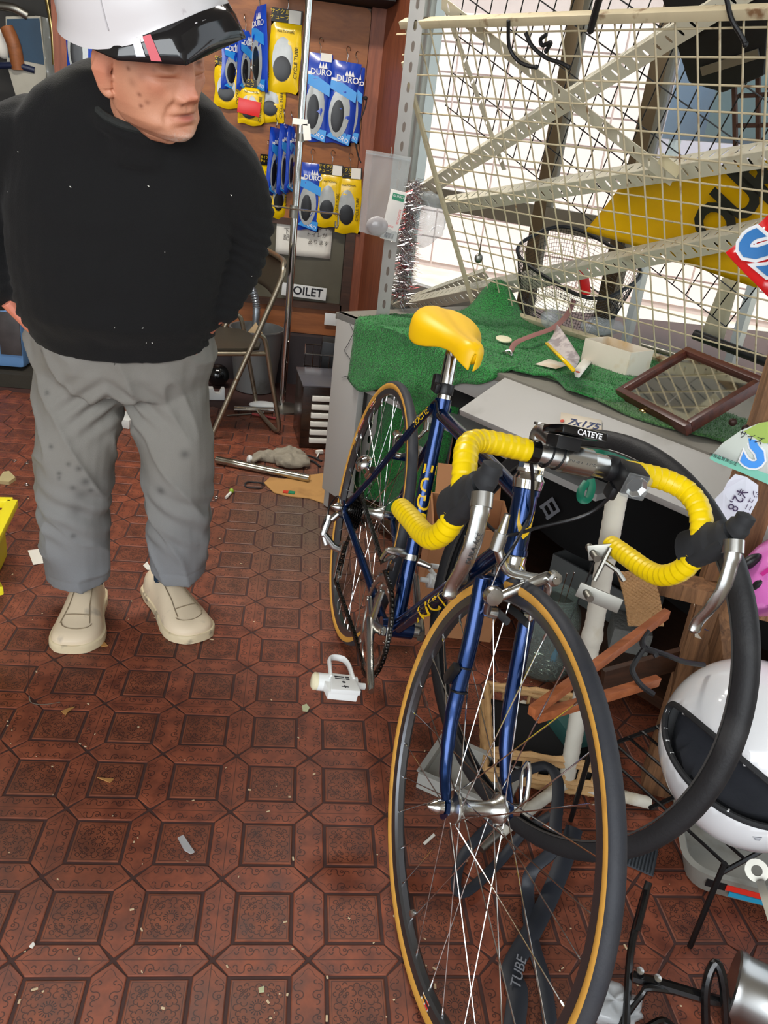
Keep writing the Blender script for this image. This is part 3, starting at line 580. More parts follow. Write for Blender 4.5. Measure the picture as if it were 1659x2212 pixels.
for sy in (-1, 1):
    pth = bar_side(sy); acc_ = 0; rs = []
    for i, p in enumerate(pth):
        if i: acc_ += (p - pth[i - 1]).length
        rs.append(0.0152 + 0.0011 * (((acc_ / 0.0115) % 1.0) ** 0.7 - 0.5))
    dense = []; 
    tp = MB(S); fine = smooth_path(pth, 3); acc_ = 0; rs = []
    for i, p in enumerate(fine):
        if i: acc_ += (p - fine[i - 1]).length
        rs.append(0.0150 + 0.0013 * (((acc_ / 0.0118) % 1.0) - 0.5))
    tp.tube(fine, rs, 18); o = tp.build('bar_tape', yel_tape, bike, angle=60)
    be = MB(S); pe_ = pth[-1]; be.lathe([(0.0145, 0), (0.0145, 0.003), (0.011, 0.0055), (0.002, 0.006)], 18, zframe(pe_, pth[-1] - pth[-3])); be.build('end_plug', yel_tape, o)
    bt = MB(S); bt.tube([BC + Vector((0, sy * 0.058, 0)), BC + Vector((0, sy * 0.0705, 0))], 0.0160, 20); bt.build('finishing_tape', black_gl, o)
    # brake lever: rubber hood, bracket and blade
    q = Vector((0, sy * 0.175, 0)) + BC
    hd_ = MB(S)
    hd_.tube(smooth_path([q + Vector((0.060, 0, -0.072)), q + Vector((0.082, 0, -0.052)), q + Vector((0.100, 0, -0.036)), q + Vector((0.118, 0, -0.018)), q + Vector((0.128, 0, 0.004)), q + Vector((0.129, 0, 0.018))], 5), [(0.026, 0.0185)] * 5 + [(0.027, 0.017)] * 5 + [(0.024, 0.015)] * 5 + [(0.0165, 0.013)] * 5 + [(0.0125, 0.0115)] * 5 + [(0.005, 0.005)], 16, up=(0.6, 0, 0.8))
    hd_.tube(smooth_path([q + Vector((0.082, 0, -0.075)), q + Vector((0.105, 0, -0.050)), q + Vector((0.122, 0, -0.028))], 4), [(0.012, 0.0145)] * 9, 14, up=(0.6, 0, 0.8))
    hood = hd_.build('brake_hood', black_rb, bike)
    lv = MB(S)
    lv.tube([q + Vector((0.128, 0, -0.020)), q + Vector((0.137, 0, -0.034))], [(0.0145, 0.0125)] * 2, 16, up=(0.9, 0, 0.3))
    lv.tube(smooth_path([q + Vector((0.130, 0, -0.022)), q + Vector((0.142, 0, -0.045)), q + Vector((0.150, 0, -0.080)), q + Vector((0.146, 0, -0.110)), q + Vector((0.138, 0, -0.136)), q + Vector((0.140, 0, -0.152))], 5), [(0.010, 0.0115)] * 5 + [(0.007, 0.0105)] * 5 + [(0.006, 0.0100)] * 5 + [(0.0055, 0.0092)] * 5 + [(0.006, 0.0088)] * 5 + [(0.004, 0.005)], 14, up=(1, 0, 0))
    lev = lv.build('brake_lever', alloy, bike)
    if sy < 0:
        lt = MB(S); lt.text('DURA-ACE', 0.0085, frame(q + Vector((0.157, 0, -0.076)), (0.05, 0, 1), z=(1, 0, -0.05))); lt.build('engraved_name', dalloy, lev)
# cables
cb = MB(S)
for sy in (-1, 1):
    q = Vector((0, sy * 0.175, 0)) + BC
cabm = mat('black_cable_housing', (24, 24, 26), 0.35, 0, 0.05); cl = MB()
def Sx(p): return S @ Vector(p)
ca0 = Sx(BC + Vector((0.004, -0.062, -0.014)))
cl.tube(smooth_path([ca0, ca0 + Vector((-0.012, 0.018, -0.03)), HT + Vector((0.03, 0.004, -0.03)), HB + Vector((0.05, -0.03, 0.045)), HB + Vector((0.062, -0.046, 0.012))], 6), 0.0026, 8)
cl.build('front_brake_cable', cabm, bike); cl = MB(); cl.tube(smooth_path([Sx(BC + Vector((0.0, 0.085, -0.016))), HT + Vector((0.06, 0.075, -0.0)), HT + Vector((0.055, 0.015, -0.035)), HB + Vector((0.03, -0.045, 0.045)), HB + Vector((-0.03, -0.07, 0.055)), HT + Vector((-0.05, -0.055, -0.03)), HT + Vector((-0.06, -0.018, -0.012)), HT + Vector((-0.12, -0.014, -0.014))], 6), 0.0026, 8)
cl.build('rear_brake_cable', cabm, bike); cl = MB(); cl.tube(smooth_path([HT + Vector((-0.13, -0.013, -0.015)), SCL + Vector((0.06, -0.013, -0.006)), SCL + Vector((0.0, -0.018, 0.01)), Vector((0.215, -0.004, 0.655))], 6), 0.0022, 8)
cl.build('top_tube_cable', cabm, bike); cl = MB(); cl.tube(smooth_path([Vector((0.03, -0.068, 0.327)), Vector((-0.03, -0.078, 0.352)), Vector((-0.055, -0.088, 0.31)), Vector((-0.012, -0.094, 0.284))], 6), 0.0024, 8)
cl.build('gear_cable', cabm, bike)
wr = MB(); wr.tube([HB + Vector((0.062, -0.046, 0.012)), HB + Vector((0.066, -0.05, -0.05))], 0.001, 6); wr.tube([sp0 + Vector((0, -0.026, -0.002)), BB + Vector((0.01, -0.02, -0.02))], 0.0008, 5); wr.tube([BB + Vector((-0.02, -0.02, -0.018)), Vector((0.04, -0.066, 0.322))], 0.0008, 5); stuff(wr.build('bare_wire', chrome, bike))
# --- brake callipers
def calliper(c, XF, R):
    b = MB(XF @ Matrix.Translation(c) @ R)
    b.lathe([(0.003, 0), (0.008, 0.001), (0.008, 0.016), (0.0055, 0.018), (0.0055, 0.022), (0.002, 0.023)], 18, zframe((0.002, 0, 0), (1, 0, 0)))
    # long arm: pivot to far pad and up to the cable stop on the right
    b.tube(smooth_path([(0.010, -0.047, 0.040), (0.012, -0.042, 0.026), (0.014, -0.028, 0.008), (0.014, 0.0, 0.004), (0.013, 0.026, 0.002), (0.010, 0.036, -0.016), (0.004, 0.031, -0.046)], 5), [(0.007, 0.006)] * 5 + [(0.008, 0.0055)] * 10 + [(0.008, 0.0055)] * 10 + [(0.0065, 0.005)] * 6, 12, up=(1, 0, 0))
    b.tube(smooth_path([(0.019, 0.026, 0.010), (0.021, 0.0, -0.004), (0.020, -0.028, -0.024), (0.014, -0.036, -0.034), (0.006, -0.031, -0.052)], 5), [(0.006, 0.0075)] * 5 + [(0.006, 0.0068)] * 11 + [(0.0055, 0.005)] * 5, 12, up=(1, 0, 0))
    b.tube([(0.010, -0.047, 0.03), (0.010, -0.047, 0.052)], 0.0085, 14); b.tube([(0.010, -0.047, 0.052), (0.010, -0.047, 0.075)], [0.006, 0.0035], 12)
    b.lathe([(0.004, 0), (0.009, 0.001), (0.009, 0.010), (0.005, 0.011), (0.0045, 0.014)], 16, zframe((0.022, 0.028, 0.012), (1, 0, 0)))
    b.lathe([(0.004, 0), (0.0115, 0.001), (0.0125, 0.006), (0.0105, 0.011), (0.004, 0.0115)], 18, zframe((0.02, -0.040, -0.022), (1, 0, 0)))
    for sy in (-1, 1): b.tube([(0.004, sy * 0.031, -0.052), (0.004, sy * 0.018, -0.053)], [0.0065, 0.008], 12)
    o = b.build('brake_calliper', alloy, bike)
    p = MB(XF @ Matrix.Translation(c) @ R)
    for sy in (-1, 1): p.tube([(-0.022, sy * 0.014, -0.056), (-0.005, sy * 0.0145, -0.053), (0.03, sy * 0.014, -0.050)], [(0.005, 0.004), (0.0055, 0.004), (0.005, 0.004)], 10)
    p.build('brake_pad', black_rb, o); return o
calliper(crown + Vector((0.022, 0, 0.034)), S, rotm('Y', ang(-6)) @ Matrix.Scale(1.18, 4))
calliper(Vector((0.150, 0, 0.6)), Matrix(), rotm('Z', PI) @ rotm('Y', ang(35)) @ Matrix.Scale(0.85, 4))
# --- saddle and post
sd = MB(); rings = []
SX = [(0.118, 0.012, 0.884, 0.022), (0.122, 0.036, 0.888, 0.040), (0.135, 0.057, 0.889, 0.054), (0.160, 0.070, 0.888, 0.064), (0.190, 0.072, 0.885, 0.068), (0.220, 0.066, 0.882, 0.066), (0.250, 0.053, 0.879, 0.056), (0.280, 0.040, 0.877, 0.042), (0.310, 0.030, 0.876, 0.036), (0.340, 0.0255, 0.877, 0.036), (0.365, 0.024, 0.878, 0.040), (0.382, 0.020, 0.877, 0.042), (0.391, 0.012, 0.872, 0.040), (0.397, 0.0035, 0.862, 0.034)]
for x, w, z, dpt in SX:
    ring = []
    for i in range(25):
        t = -1 + 2 * i / 24; a = abs(t); y = w * math.copysign(min(1.0, a * 1.55) ** 0.9, t) if a < 0.62 else w * math.copysign(1.0 + 0.03 * math.sin((a - 0.62) / 0.38 * PI), t)
        zz = z - 0.012 * (min(1, a / 0.62)) ** 3 - (dpt - 0.012) * max(0, (a - 0.55) / 0.45) ** 1.2 - 0.003 * math.exp(-(y / 0.012) ** 2)
        ring.append(Vector((x, y, zz)))
    rings.append(ring)
sd.loft(rings, False, False); sd.sphere((0.374, 0, 0.856), (0.019, 0.019, 0.020), 18, 12); saddle = sd.build('saddle', yel_saddle, bike, solid=0.004, subsurf=1, angle=180)
sb = MB(); sb.prism([(0.006, 0), (0, 0.0075), (-0.006, 0), (0, -0.0075)], 0, 0.001, frame((0.322, -0.0262, 0.860), (1, 0, 0), z=(0, -1, 0.2))); sb.build('maker_mark', mat('bronze_mark', (92, 80, 40), 0.4, 0.6), saddle)
rl = MB()
for sy in (-1, 1): rl.tube(smooth_path([(0.15, sy * 0.05, 0.868), (0.19, sy * 0.026, 0.842), (0.28, sy * 0.022, 0.838), (0.33, sy * 0.016, 0.852), (0.372, sy * 0.006, 0.862)], 5), 0.0035, 8)
rl.build('saddle_rail', chrome, saddle)
po = MB(); pd = (SCL - BB).normalized(); pt = Vector((0.262, 0, 0.836))
po.tube([SCL, pt - pd * 0.015, pt + pd * 0.004], [0.0136, 0.0136, 0.0125], 20); po.tube([pt + Vector((-0.03, 0, 0.002)), pt + Vector((0.03, 0, 0.002))], [(0.008, 0.02)] * 2, 14); po.build('seatpost', chrome, bike)
bk = MB(); bc = SCL + pd * 0.036; bk.tube([bc - pd * 0.011, bc + pd * 0.011], 0.0172, 18); bk.box(bc + Vector((-0.026, -0.006, 0.004)), (0.02, 0.03, 0.034), rotm('Y', -0.35)); bk.box(bc + Vector((0.004, -0.02, 0)), (0.02, 0.01, 0.02)); bk.build('light_bracket', black_pl, bike, bevel=0.003)
bb = MB(); bl = Vector((0.098, -0.052, 0.478)); zb = zframe(bl + Vector((0.0, -0.016, 0.02)), (-0.2, -0.8, 0.6))
bb.lathe([(0.004, -0.002), (0.0235, -0.002), (0.024, 0.001), (0.0215, 0.009), (0.016, 0.0155), (0.008, 0.019), (0.001, 0.020)], 28, zb); bb.tube([bl + Vector((-0.008, 0.004, -0.01)), bl + Vector((0.009, 0.006, 0.012))], 0.0115, 14); bb.tube([bl + Vector((0, 0.004, 0)), zb.translation], 0.006, 10)
bb.build('bell', chrome, bike)
# --- computer and lamp on the bar
cm = MB(S); cF = frame(BC + Vector((0.006, -0.020, 0.038)), (0.93, 0.0, 0.36), y=(0, 1, 0))
cm.xf = S @ cF; cm.box((0, 0, 0), (0.052, 0.066, 0.011)); comp = cm.build('cycle_computer', black_gl, bike, bevel=0.003)
ct = MB(S @ cF); ct.text('CATEYE', 0.0100, frame((0.0263, 0.006, -0.001), (0, 1, 0), z=(1, 0, 0)), 0.0005, bold=0.0002); ct.build('maker_name', mat('white_print', (236, 236, 236), 0.5), comp)
cs_ = MB(S @ cF); cs_.box((-0.002, -0.004, 0.0058), (0.036, 0.046, 0.0006)); cs_.build('display', mat('lcd_grey', (120, 124, 112), 0.15, 0, 0.03), comp)
cmn = MB(S); cmn.box(BC + Vector((0.006, -0.03, 0.022)), (0.03, 0.034, 0.016), rotm('Y', -0.3))
for yy in (-0.043, -0.027): cmn.tube([BC + Vector((0.0166 * math.cos(2 * PI * i / 20), yy + 0.003 * math.sin(2 * PI * i / 20), 0.0166 * math.sin(2 * PI * i / 20))) for i in range(20)], 0.0016, 6, loop=True)
cmn.build('computer_mount', black_pl, bike, bevel=0.002)
lp = MB(S); lf = frame(BC + Vector((0.028, 0.073, -0.002)), (0.985, -0.10, -0.12), z=(0, 0, 1))
lp.tube([BC + Vector((0, 0.046, 0)), BC + Vector((0, 0.066, 0))], 0.0175, 20); lp.xf = S @ lf; lp.box((-0.006, 0, 0), (0.038, 0.034, 0.034)); lp.box((-0.01, -0.014, -0.026), (0.022, 0.012, 0.02))
lamp = lp.build('front_lamp', black_pl, bike, bevel=0.005)
ll = MB(S @ lf); ll.box((0.017, 0, 0), (0.010, 0.0335, 0.0335)); ll.build('lens', glassmat('clear_lens', (238, 240, 240), 0.88), lamp, bevel=0.004)
ll = MB(S @ lf); ll.lathe([(0.002, -0.006), (0.005, -0.004), (0.0145, 0.006), (0.0150, 0.0062), (0.0148, 0.0066)], 8, zframe((0.012, 0, 0), (1, 0, 0)), caps=False); ll.build('reflector', chrome, lamp, smooth=False)
ll = MB(S @ lf); ll.lathe([(0.0005, 0.0), (0.004, 0.001), (0.0035, 0.003), (0.0005, 0.004)], 12, zframe((0.007, 0, 0), (1, 0, 0))); ll.build('led', mat('yellow_led', (236, 232, 120), 0.3), lamp)
# ================================================================== back wall, hooks and tube packs
YB = 3.25
board_w = wood('brown_plywood', (118, 64, 24), (160, 96, 42), 0.5, 5, 0, 0.1, 4)
pillar_w = wood('red_brown_timber', (112, 58, 36), (150, 84, 54), 0.5, 10, 2, 0.15)
dark_w = wood('dark_brown_timber', (50, 32, 22), (78, 50, 34), 0.5, 10, 0, 0.15)
base_w = wood('orange_brown_board', (122, 70, 34), (160, 96, 52), 0.55, 7, 0, 0.15)
plaster = mat('dingy_plaster', (150, 142, 128), 0.9, 0, 0.15, 3)
b = MB(); b.box((-1.85, YB + 0.42, 1.3), (4.5, 0.06, 2.8)); wb_ = structure(b.build('wall_back', mat('dark_brown_wall', (62, 50, 40), 0.8, 0, 0.25, 4)))  # wall of dark brown wood
b = MB(); b.box((0.335, YB + 0.02, 1.3), (0.09, 0.10, 2.8)); structure(b.build('trim_1', pillar_w))
# plywood board with a rounded corner
def rrect(x0, x1, z0, z1, r, n=5):
    out = [(x0, z0), (x1, z0)] + [(x1 - r + r * math.cos(a), z1 - r + r * math.sin(a)) for a in [PI / 2 * i / n for i in range(n + 1)]] + [(x0, z1)]
    return out
XZ = lambda y: frame((0, y, 0), (1, 0, 0), z=(0, -1, 0))
b = MB(); b.prism(rrect(-0.96, 0.288, 0.80, 1.70, 0.03), 0.0, 0.02, XZ(YB)); structure(b.build('trim_2', board_w))
b = MB(); b.box((-1.018, YB - 0.01, 1.3), (0.086, 0.1, 2.8)); structure(b.build('trim_3', pillar_w))
b = MB(); b.box((-0.98, YB - 0.02, 1.3), (0.03, 0.05, 2.8)); structure(b.build('trim_4', wood('pale_timber', (150, 112, 70), (176, 138, 92), 0.5, 10, 2)))
b = MB(); b.box((-0.33, YB + 0.01, 0.3205), (1.24, 0.06, 0.135)); structure(b.build('trim_5', base_w))
b = MB(); b.box((-0.9, YB - 0.0, 0.1), (2.4, 0.16, 0.3)); structure(b.build('trim_6', mat('dark_concrete_step', (58, 52, 54), 0.85, 0, 0.2, 8, bump=0.2)))
b = MB(); b.box((0.12, YB - 0.12, 1.735), (0.5, 0.3, 0.06)); structure(b.build('trim_7', mat('black_lintel', (22, 20, 18), 0.7)))
# window with the note and the sign
wn = MB(); wn.box((0.285, YB - 0.015, 0.6), (0.045, 0.05, 0.45)); wn.box((-0.33, YB - 0.015, 0.399), (1.2, 0.05, 0.03)); wn.box((-0.33, YB - 0.012, 0.785), (1.2, 0.03, 0.03)); w1 = structure(wn.build('window_1', dark_w))
wn = MB(); wn.box((-0.33, YB + 0.004, 0.6), (1.18, 0.006, 0.4)); wn.build('pane', mat('dusty_dark_glass', (92, 88, 74), 0.25, 0, 0.3, 6), w1, world=True)
def sheet(name, label, cat, c, w, h, m, y, rot=0, parent=None, bend=0.004):
    """a thin paper sheet in front of the back wall, slightly curled"""
    R = Matrix.Translation((c.x, y, c.z)) @ rotm('Y', rot); s = MB(R)
    s.surf(lambda a, b: Vector(((a - .5) * w, -bend * math.sin(a * 5 + b * 3), (b - .5) * h)), 8, 6); o = s.build(name, m, parent, world=bool(parent), solid=0.0008)
    if not parent: tag(o, label, cat)
    return o, R
c = ony(657, 510, YB - 0.01); o, R = sheet('handwritten_note', 'white handwritten note on the dusty window above the TOILET sign', 'note', c, 0.27, 0.19, paper, YB - 0.012, 0.0)
t = MB(R @ frame((0.0, -0.006, 0), (1, 0, 0), z=(0, -1, 0)))
for i, ln in enumerate(('お店のキレイな', 'トイレが', 'あります')): t.text(ln, 0.026, Matrix.Translation((0.05 + 0.01 * i, 0.045 - 0.034 * i, 0)))
t.text('下\n記', 0.03, Matrix.Translation((-0.085, 0.0, 0))); stuff(t.build('handwriting', mat('grey_pencil', (90, 84, 78), 0.8), o, world=True))
c = ony(657, 630, YB - 0.03); s = MB(Matrix.Translation(c) @ rotm('Y', 0.035)); s.box((0, 0, 0), (0.222, 0.003, 0.062)); o = tag(s.build('toilet_sign', white_pl, bevel=0.001), 'white sign plate lettered TOILET standing on the window sill', 'sign')
t = MB(Matrix.Translation(c) @ rotm('Y', 0.035) @ frame((0.002, -0.002, 0.0), (1, 0, 0), z=(0, -1, 0))); t.text('TOILET', 0.056, Matrix(), 0.0008, bold=0.0012); stuff(t.build('lettering', ink, o, world=True))
# ---- tube packs
ty = mat('yellow_packet', (236, 196, 10), 0.25, 0, 0.1, 20, coat=0.4); tb = mat('blue_packet', (24, 66, 176), 0.22, 0, 0.12, 20, coat=0.4); tlb = mat('light_blue_print', (54, 150, 226), 0.25, 0, 0.1)
tw = mat('clear_packet_film', (168, 172, 170), 0.15, 0, 0.25, 30, coat=0.3); tk = mat('folded_black_tube', (26, 26, 28), 0.3, 0, 0.2, 40); th = mat('black_header_card', (26, 24, 20), 0.5); tr = mat('red_packet_print', (214, 34, 34), 0.3)
yt = mat('yellow_print', (232, 196, 30), 0.5)
hookm = chrome
def pillow(mb, w, h, t, wr=0.004, seed=0, nx=10, ny=14):
    def g(sgn): 
        def f(a, b):
            x = (a - .5) * w; z = (b - .5) * h; q = (1 - (2 * a - 1) ** 4) * (1 - (2 * b - 1) ** 6)
            n = mnoise.noise(Vector((x * 40 + seed * 7.3, z * 30, sgn))) * wr
            return Vector((x * (1 + 0.04 * math.sin(b * 9 + seed)), sgn * (t / 2 * q + n * q), z + 0.004 * math.sin(a * 8 + seed) * (1 if b < .5 else 0)))
        return f
    mb.surf(g(-1), nx, ny); mb.surf(g(1), nx, ny)
def ell(mb, cx, cz, rx, rz, y, M=None, n=20, t=0.001):
    mb.loft([[Vector((cx + rx * k * math.cos(2 * PI * i / n), y - d, cz + rz * k * math.sin(2 * PI * i / n))) for i in range(n)] for k, d in ((1, 0), (0.8, t), (0.3, t * 1.3))])
HK = 'hooks with inner tube packs on the plywood board'
def hook(root, h, dz=0.055):
    k = MB(); k.tube(smooth_path([(0, 0.0, h / 2 - 0.008), (0.004, -0.001, h / 2 + dz * 0.45), (-0.006, 0.0, h / 2 + dz * 0.8), (-0.002, 0.006, h / 2 + dz * 1.08), (0.010, 0.010, h / 2 + dz * 1.02), (0.013, 0.016, h / 2 + dz * 0.85)], 5), 0.0017, 7); k.build('wire_hook', hookm, root)
def pack_yellow(u, v, w, h, label, y=YB - 0.045, yaw=0.0, tilt=0.0, tag_=True):
    c = ony(u, v, y); r = thing('tube_packet', label, 'packet', Matrix.Translation(c) @ rotm('Z', yaw) @ rotm('Y', tilt)); s = random.random() * 9
    m = MB(); pillow(m, w, h * 0.84, 0.028, 0.005, s); bag = m.build('bag', ty, r); 
    for vv in bag.data.vertices: vv.co.z -= h * 0.08
    m = MB(); m.box((0, -0.002, h * 0.42), (w * 0.98, 0.006, h * 0.16)); m.build('header_card', th, r)
    m = MB(); ell(m, -w * 0.07, -h * 0.1, w * 0.33, h * 0.27, -0.0145); m.build('window', tw, r)
    m = MB(); ell(m, -w * 0.07, -h * 0.21, w * 0.29, h * 0.155, -0.0158); m.build('folded_tube', tk, r)
    m = MB(); F = frame((-w * 0.06, -0.0056, h * 0.425), (1, 0, 0), z=(0, -1, 0)); m.text('サイクル\nチューブ', w * 0.155, F @ Matrix.Translation((-w * 0.16, 0, 0))); stuff(m.build('header_print', yt, r))
    m = MB(); m.text('CYCLE TUBE', w * 0.16, frame((w * 0.36, -0.0125, -h * 0.12), (0, 0, 1), z=(0.25, -1, 0))); m.text('NATIONAL', w * 0.11, frame((0, -0.015, h * 0.235), (1, 0, 0), z=(0, -1, 0))); stuff(m.build('bag_print', ink, r))
    if tag_: m = MB(); m.box((w * 0.25, -0.0065, h * 0.415), (w * 0.38, 0.002, h * 0.155)); m.build('price_tag', paper, r)
    hook(r, h); return r
def pack_blue(u, v, w, h, label, y=YB - 0.045, yaw=0.0, tilt=0.0, tag_=False):
    c = ony(u, v, y); r = thing('tube_packet', label, 'packet', Matrix.Translation(c) @ rotm('Z', yaw) @ rotm('Y', tilt)); s = random.random() * 9
    m = MB(); pillow(m, w, h, 0.03, 0.006, s); m.build('bag', tb, r)
    m = MB(); ell(m, -w * 0.05, -h * 0.12, w * 0.36, h * 0.3, -0.0152); m.build('window', tw, r)
    m = MB(); ell(m, -w * 0.1, -h * 0.16, w * 0.22, h * 0.2, -0.0168); m.build('folded_tube', tk, r)
    m = MB(); m.prism([(-w * .45, h * .16), (w * .46, h * .03), (w * .46, h * .16), (0, h * .24), (-w * .45, h * .26)], 0, 0.001, frame((0, -0.0158, 0), (1, 0, 0), z=(0, -1, 0))); m.prism([(-w * .42, -h * .42), (w * .4, -h * .5), (w * .44, -h * .36), (-w * .2, -h * .34)], 0, 0.001, frame((0, -0.012, 0), (1, 0, 0), z=(0, -1, 0))); stuff(m.build('light_blue_band', tlb, r))
    m = MB(); F = frame((w * 0.1, -0.0172, h * 0.29), (1, 0, 0), z=(0, -1, 0)); m.text('DURO', w * 0.27, F, bold=0.0005)
    for k in range(3): m.prism([(0, 0), (w * 0.12, 0), (w * 0.02 + 0.004, h * 0.07)], 0, 0.001, F @ Matrix.Translation((-w * 0.1 + k * w * 0.1, h * 0.045, 0)))
    m.text('DURO', w * 0.2, frame((w * 0.1, -0.0135, -h * 0.42), (1, 0, -0.35), z=(0, -1, 0))); m.box((-w * 0.34, -0.0155, h * 0.25), (w * 0.2, 0.001, h * 0.08)); stuff(m.build('white_print', mat('white_print', (236, 236, 236), 0.5), r))
    if tag_: m = MB(); m.box((w * 0.25, -0.0085, h * 0.46), (w * 0.4, 0.002, h * 0.09)); m.build('price_tag', paper, r)
    hook(r, h); return r
px = 1 / 1700.0 * 4.02
pack_yellow(616, 112, 58 * px, 136 * px, 'yellow tube packet highest on the board, left of the chrome pole')
pack_yellow(588, 212, 50 * px, 84 * px, 'small yellow tube packet below the highest yellow one', y=YB - 0.03, tag_=False)
pack_yellow(543, 222, 48 * px, 76 * px, 'yellow tube packet with red printed label beside the visor of the man', y=YB - 0.055, tag_=False)
pack_yellow(494, 180, 52 * px, 84 * px, 'yellow tube packet showing just past the face of the man', y=YB - 0.04, tag_=False)
m = MB(); c = ony(538, 232, YB - 0.085); m.box(c, (0.1, 0.004, 0.06), rotm('Y', 0.1)); tag(m.build('red_label_packet', tr, bevel=0.002), 'flat red and white printed packet in front of the yellow packets', 'packet')
pack_blue(562, 108, 46 * px, 142 * px, 'clear and blue tube packet hanging beside the helmet visor', yaw=-0.9, tilt=-0.12)
pack_blue(527, 132, 40 * px, 100 * px, 'narrow blue packet seen edge on next to the visor', yaw=1.0)
pack_blue(500, 140, 44 * px, 86 * px, 'blue and clear packet nearest the helmet visor', yaw=0.7)
pack_blue(684, 212, 52 * px, 150 * px, 'blue tube packet just right of the chrome pole, upper row', tag_=True)
pack_blue(738, 224, 56 * px, 142 * px, 'blue tube packet at the upper right of the board', tilt=0.04)
pack_blue(762, 228, 36 * px, 132 * px, 'blue packet tucked behind the upper right blue one', y=YB - 0.028)
pack_blue(668, 426, 48 * px, 126 * px, 'blue tube packet in the lower row beside the chrome pole')
pack_yellow(711, 424, 48 * px, 118 * px, 'yellow tube packet in the lower row between a blue and a yellow one', y=YB - 0.05)
pack_yellow(753, 434, 50 * px, 124 * px, 'yellow tube packet at the lower right end of the row', tilt=-0.05)
pack_blue(590, 350, 36 * px, 122 * px, 'dark blue packet seen edge on, left of three in the lower row', yaw=1.0, y=YB - 0.06, tilt=0.06)
pack_blue(610, 345, 32 * px, 126 * px, 'dark blue packet seen edge on, middle of three in the lower row', yaw=1.05, y=YB - 0.075)
pack_blue(626, 345, 30 * px, 120 * px, 'dark blue packet seen edge on, nearest the pole in the lower row', yaw=1.05, y=YB - 0.05)
pack_yellow(577, 405, 40 * px, 120 * px, 'yellow packet at the left end of the lower row beside the sleeve of the man', yaw=0.7)
pack_yellow(603, 408, 38 * px, 112 * px, 'yellow packet under the dark blue packets in the lower row', yaw=0.5, y=YB - 0.03)
pack_blue(172, 80, 50 * px, 160 * px, 'blue and clear packet hanging left of the worn helmet', y=YB - 0.06)
# cord on the board
c0 = ony(790, 212, YB - 0.03); k = MB(); k.tube(smooth_path([ony(770, 214, YB - 0.03), c0, ony(788, 235, YB - 0.03), ony(768, 290, YB - 0.03), ony(772, 330, YB - 0.03), ony(780, 352, YB - 0.03)], 6), 0.003, 6); k.sphere(c0, 0.009, 8, 6); tag(k.build('black_string', black_rb), 'thin black cord knotted over the right edge of the board', 'cord')
# chrome display pole with a cross rod
PY = 2.75; p0 = ony(611, 850, PY); p1 = ony(669, -20, PY); pole = thing('display_pole', 'tall chrome pole standing in front of the tube packets', 'pole', (p0.x, PY, 0.0))
k = MB(); k.tube([Vector((p0.x, PY, 0.008)), Vector((p1.x, PY, p1.z + 0.05))], 0.0155, 18); k.build('post', chrome, pole, world=True)
k = MB(); k.lathe([(0.09, 0), (0.09, 0.006), (0.03, 0.012), (0.016, 0.02)], 24, Matrix.Translation((p0.x, PY, 0.0))); k.build('base_plate', steel, pole, world=True)
zc = ony(640, 455, PY).z; zc2 = ony(650, 300, PY).z
k = MB(); k.tube([(p0.x, PY, zc - 0.03), (p0.x, PY, zc + 0.02)], 0.019, 16); k.tube([(p0.x + 0.01, PY, zc2 - 0.01), (p0.x + 0.01, PY, zc2 + 0.02)], 0.018, 16); stuff(k.build('collar', steel, pole, world=True))
k = MB(); a = ony(560, 440, PY - 0.02); e = ony(727, 462, PY - 0.02); k.tube(smooth_path([a, ony(640, 452, PY - 0.02), e, e + Vector((0.008, 0, -0.008)), e + Vector((0.009, 0, -0.05)), e + Vector((0.0, 0, -0.052)), e + Vector((-0.001, 0, -0.03))], 5), 0.004, 8); k.build('cross_rod', chrome, pole, world=True)
c = ony(648, 263, PY - 0.02); k = MB(); k.box(c, (0.06, 0.002, 0.022)); k.box(c + Vector((0.03, 0, -0.035)), (0.03, 0.002, 0.06), rotm('Y', -0.15)); tag(k.build('pole_tag', paper), 'small white tag taped to the chrome pole', 'tag')
# glimpse of the left bay: glass front and shelf clutter
g = MB(); g.box((-1.75, YB + 0.3, 1.25), (1.3, 0.02, 0.9)); structure(g.build('wall_bay', mat('dim_bay_lining', (46, 44, 40), 0.6, 0, 0.5, 9)))
c = ony(60, 120, YB + 0.15); k = MB(); k.prism([(-0.075, 0.14), (0.075, 0.16), (0.085, -0.06), (0.06, -0.2), (-0.05, -0.2), (-0.085, -0.05)], 0, 0.03, frame(c, (1, 0, 0), z=(0, -1, 0))); o = tag(k.build('hanging_pouch', mat('pale_card', (176, 172, 158), 0.7), bevel=0.004), 'blue and cream card pouch hanging in the dim left bay', 'pouch')
k = MB(); k.prism([(-0.07, 0.13), (0.07, 0.15), (0.08, -0.03), (-0.075, -0.02)], 0.03, 0.032, frame(c, (1, 0, 0), z=(0, -1, 0))); k.build('blue_front', mat('dull_blue_card', (28, 60, 84), 0.5, 0, 0.3, 14), o, world=True)
for (a, e, r, nm, lb, mt) in (((100, -10), (118, 140), 0.011, 'brass_rod', 'shiny bent brass rod in the dim left bay', mat('old_brass', (168, 150, 100), 0.25, 1.0)), ((-10, 12), (60, 34), 0.018, 'grey_pipe', 'short grey pipe at the top of the left bay', steel), ((-10, 142), (75, 152), 0.014, 'blue_cable', 'thick dark blue cable across the left bay', mat('navy_cable', (26, 34, 62), 0.4)), ((15, 60), (40, 150), 0.03, 'timber_offcut', 'short orange timber offcut in the left bay', base_w)):
    k = MB(); A = ony(*a, YB + 0.12); E = ony(*e, YB + 0.12); k.tube(smooth_path([A, A.lerp(E, .5) + Vector((0.01, -0.01, 0.01)), E], 6), r, 10); tag(k.build(nm, mt), lb, 'cable' if 'cable' in nm else nm.split('_')[-1])
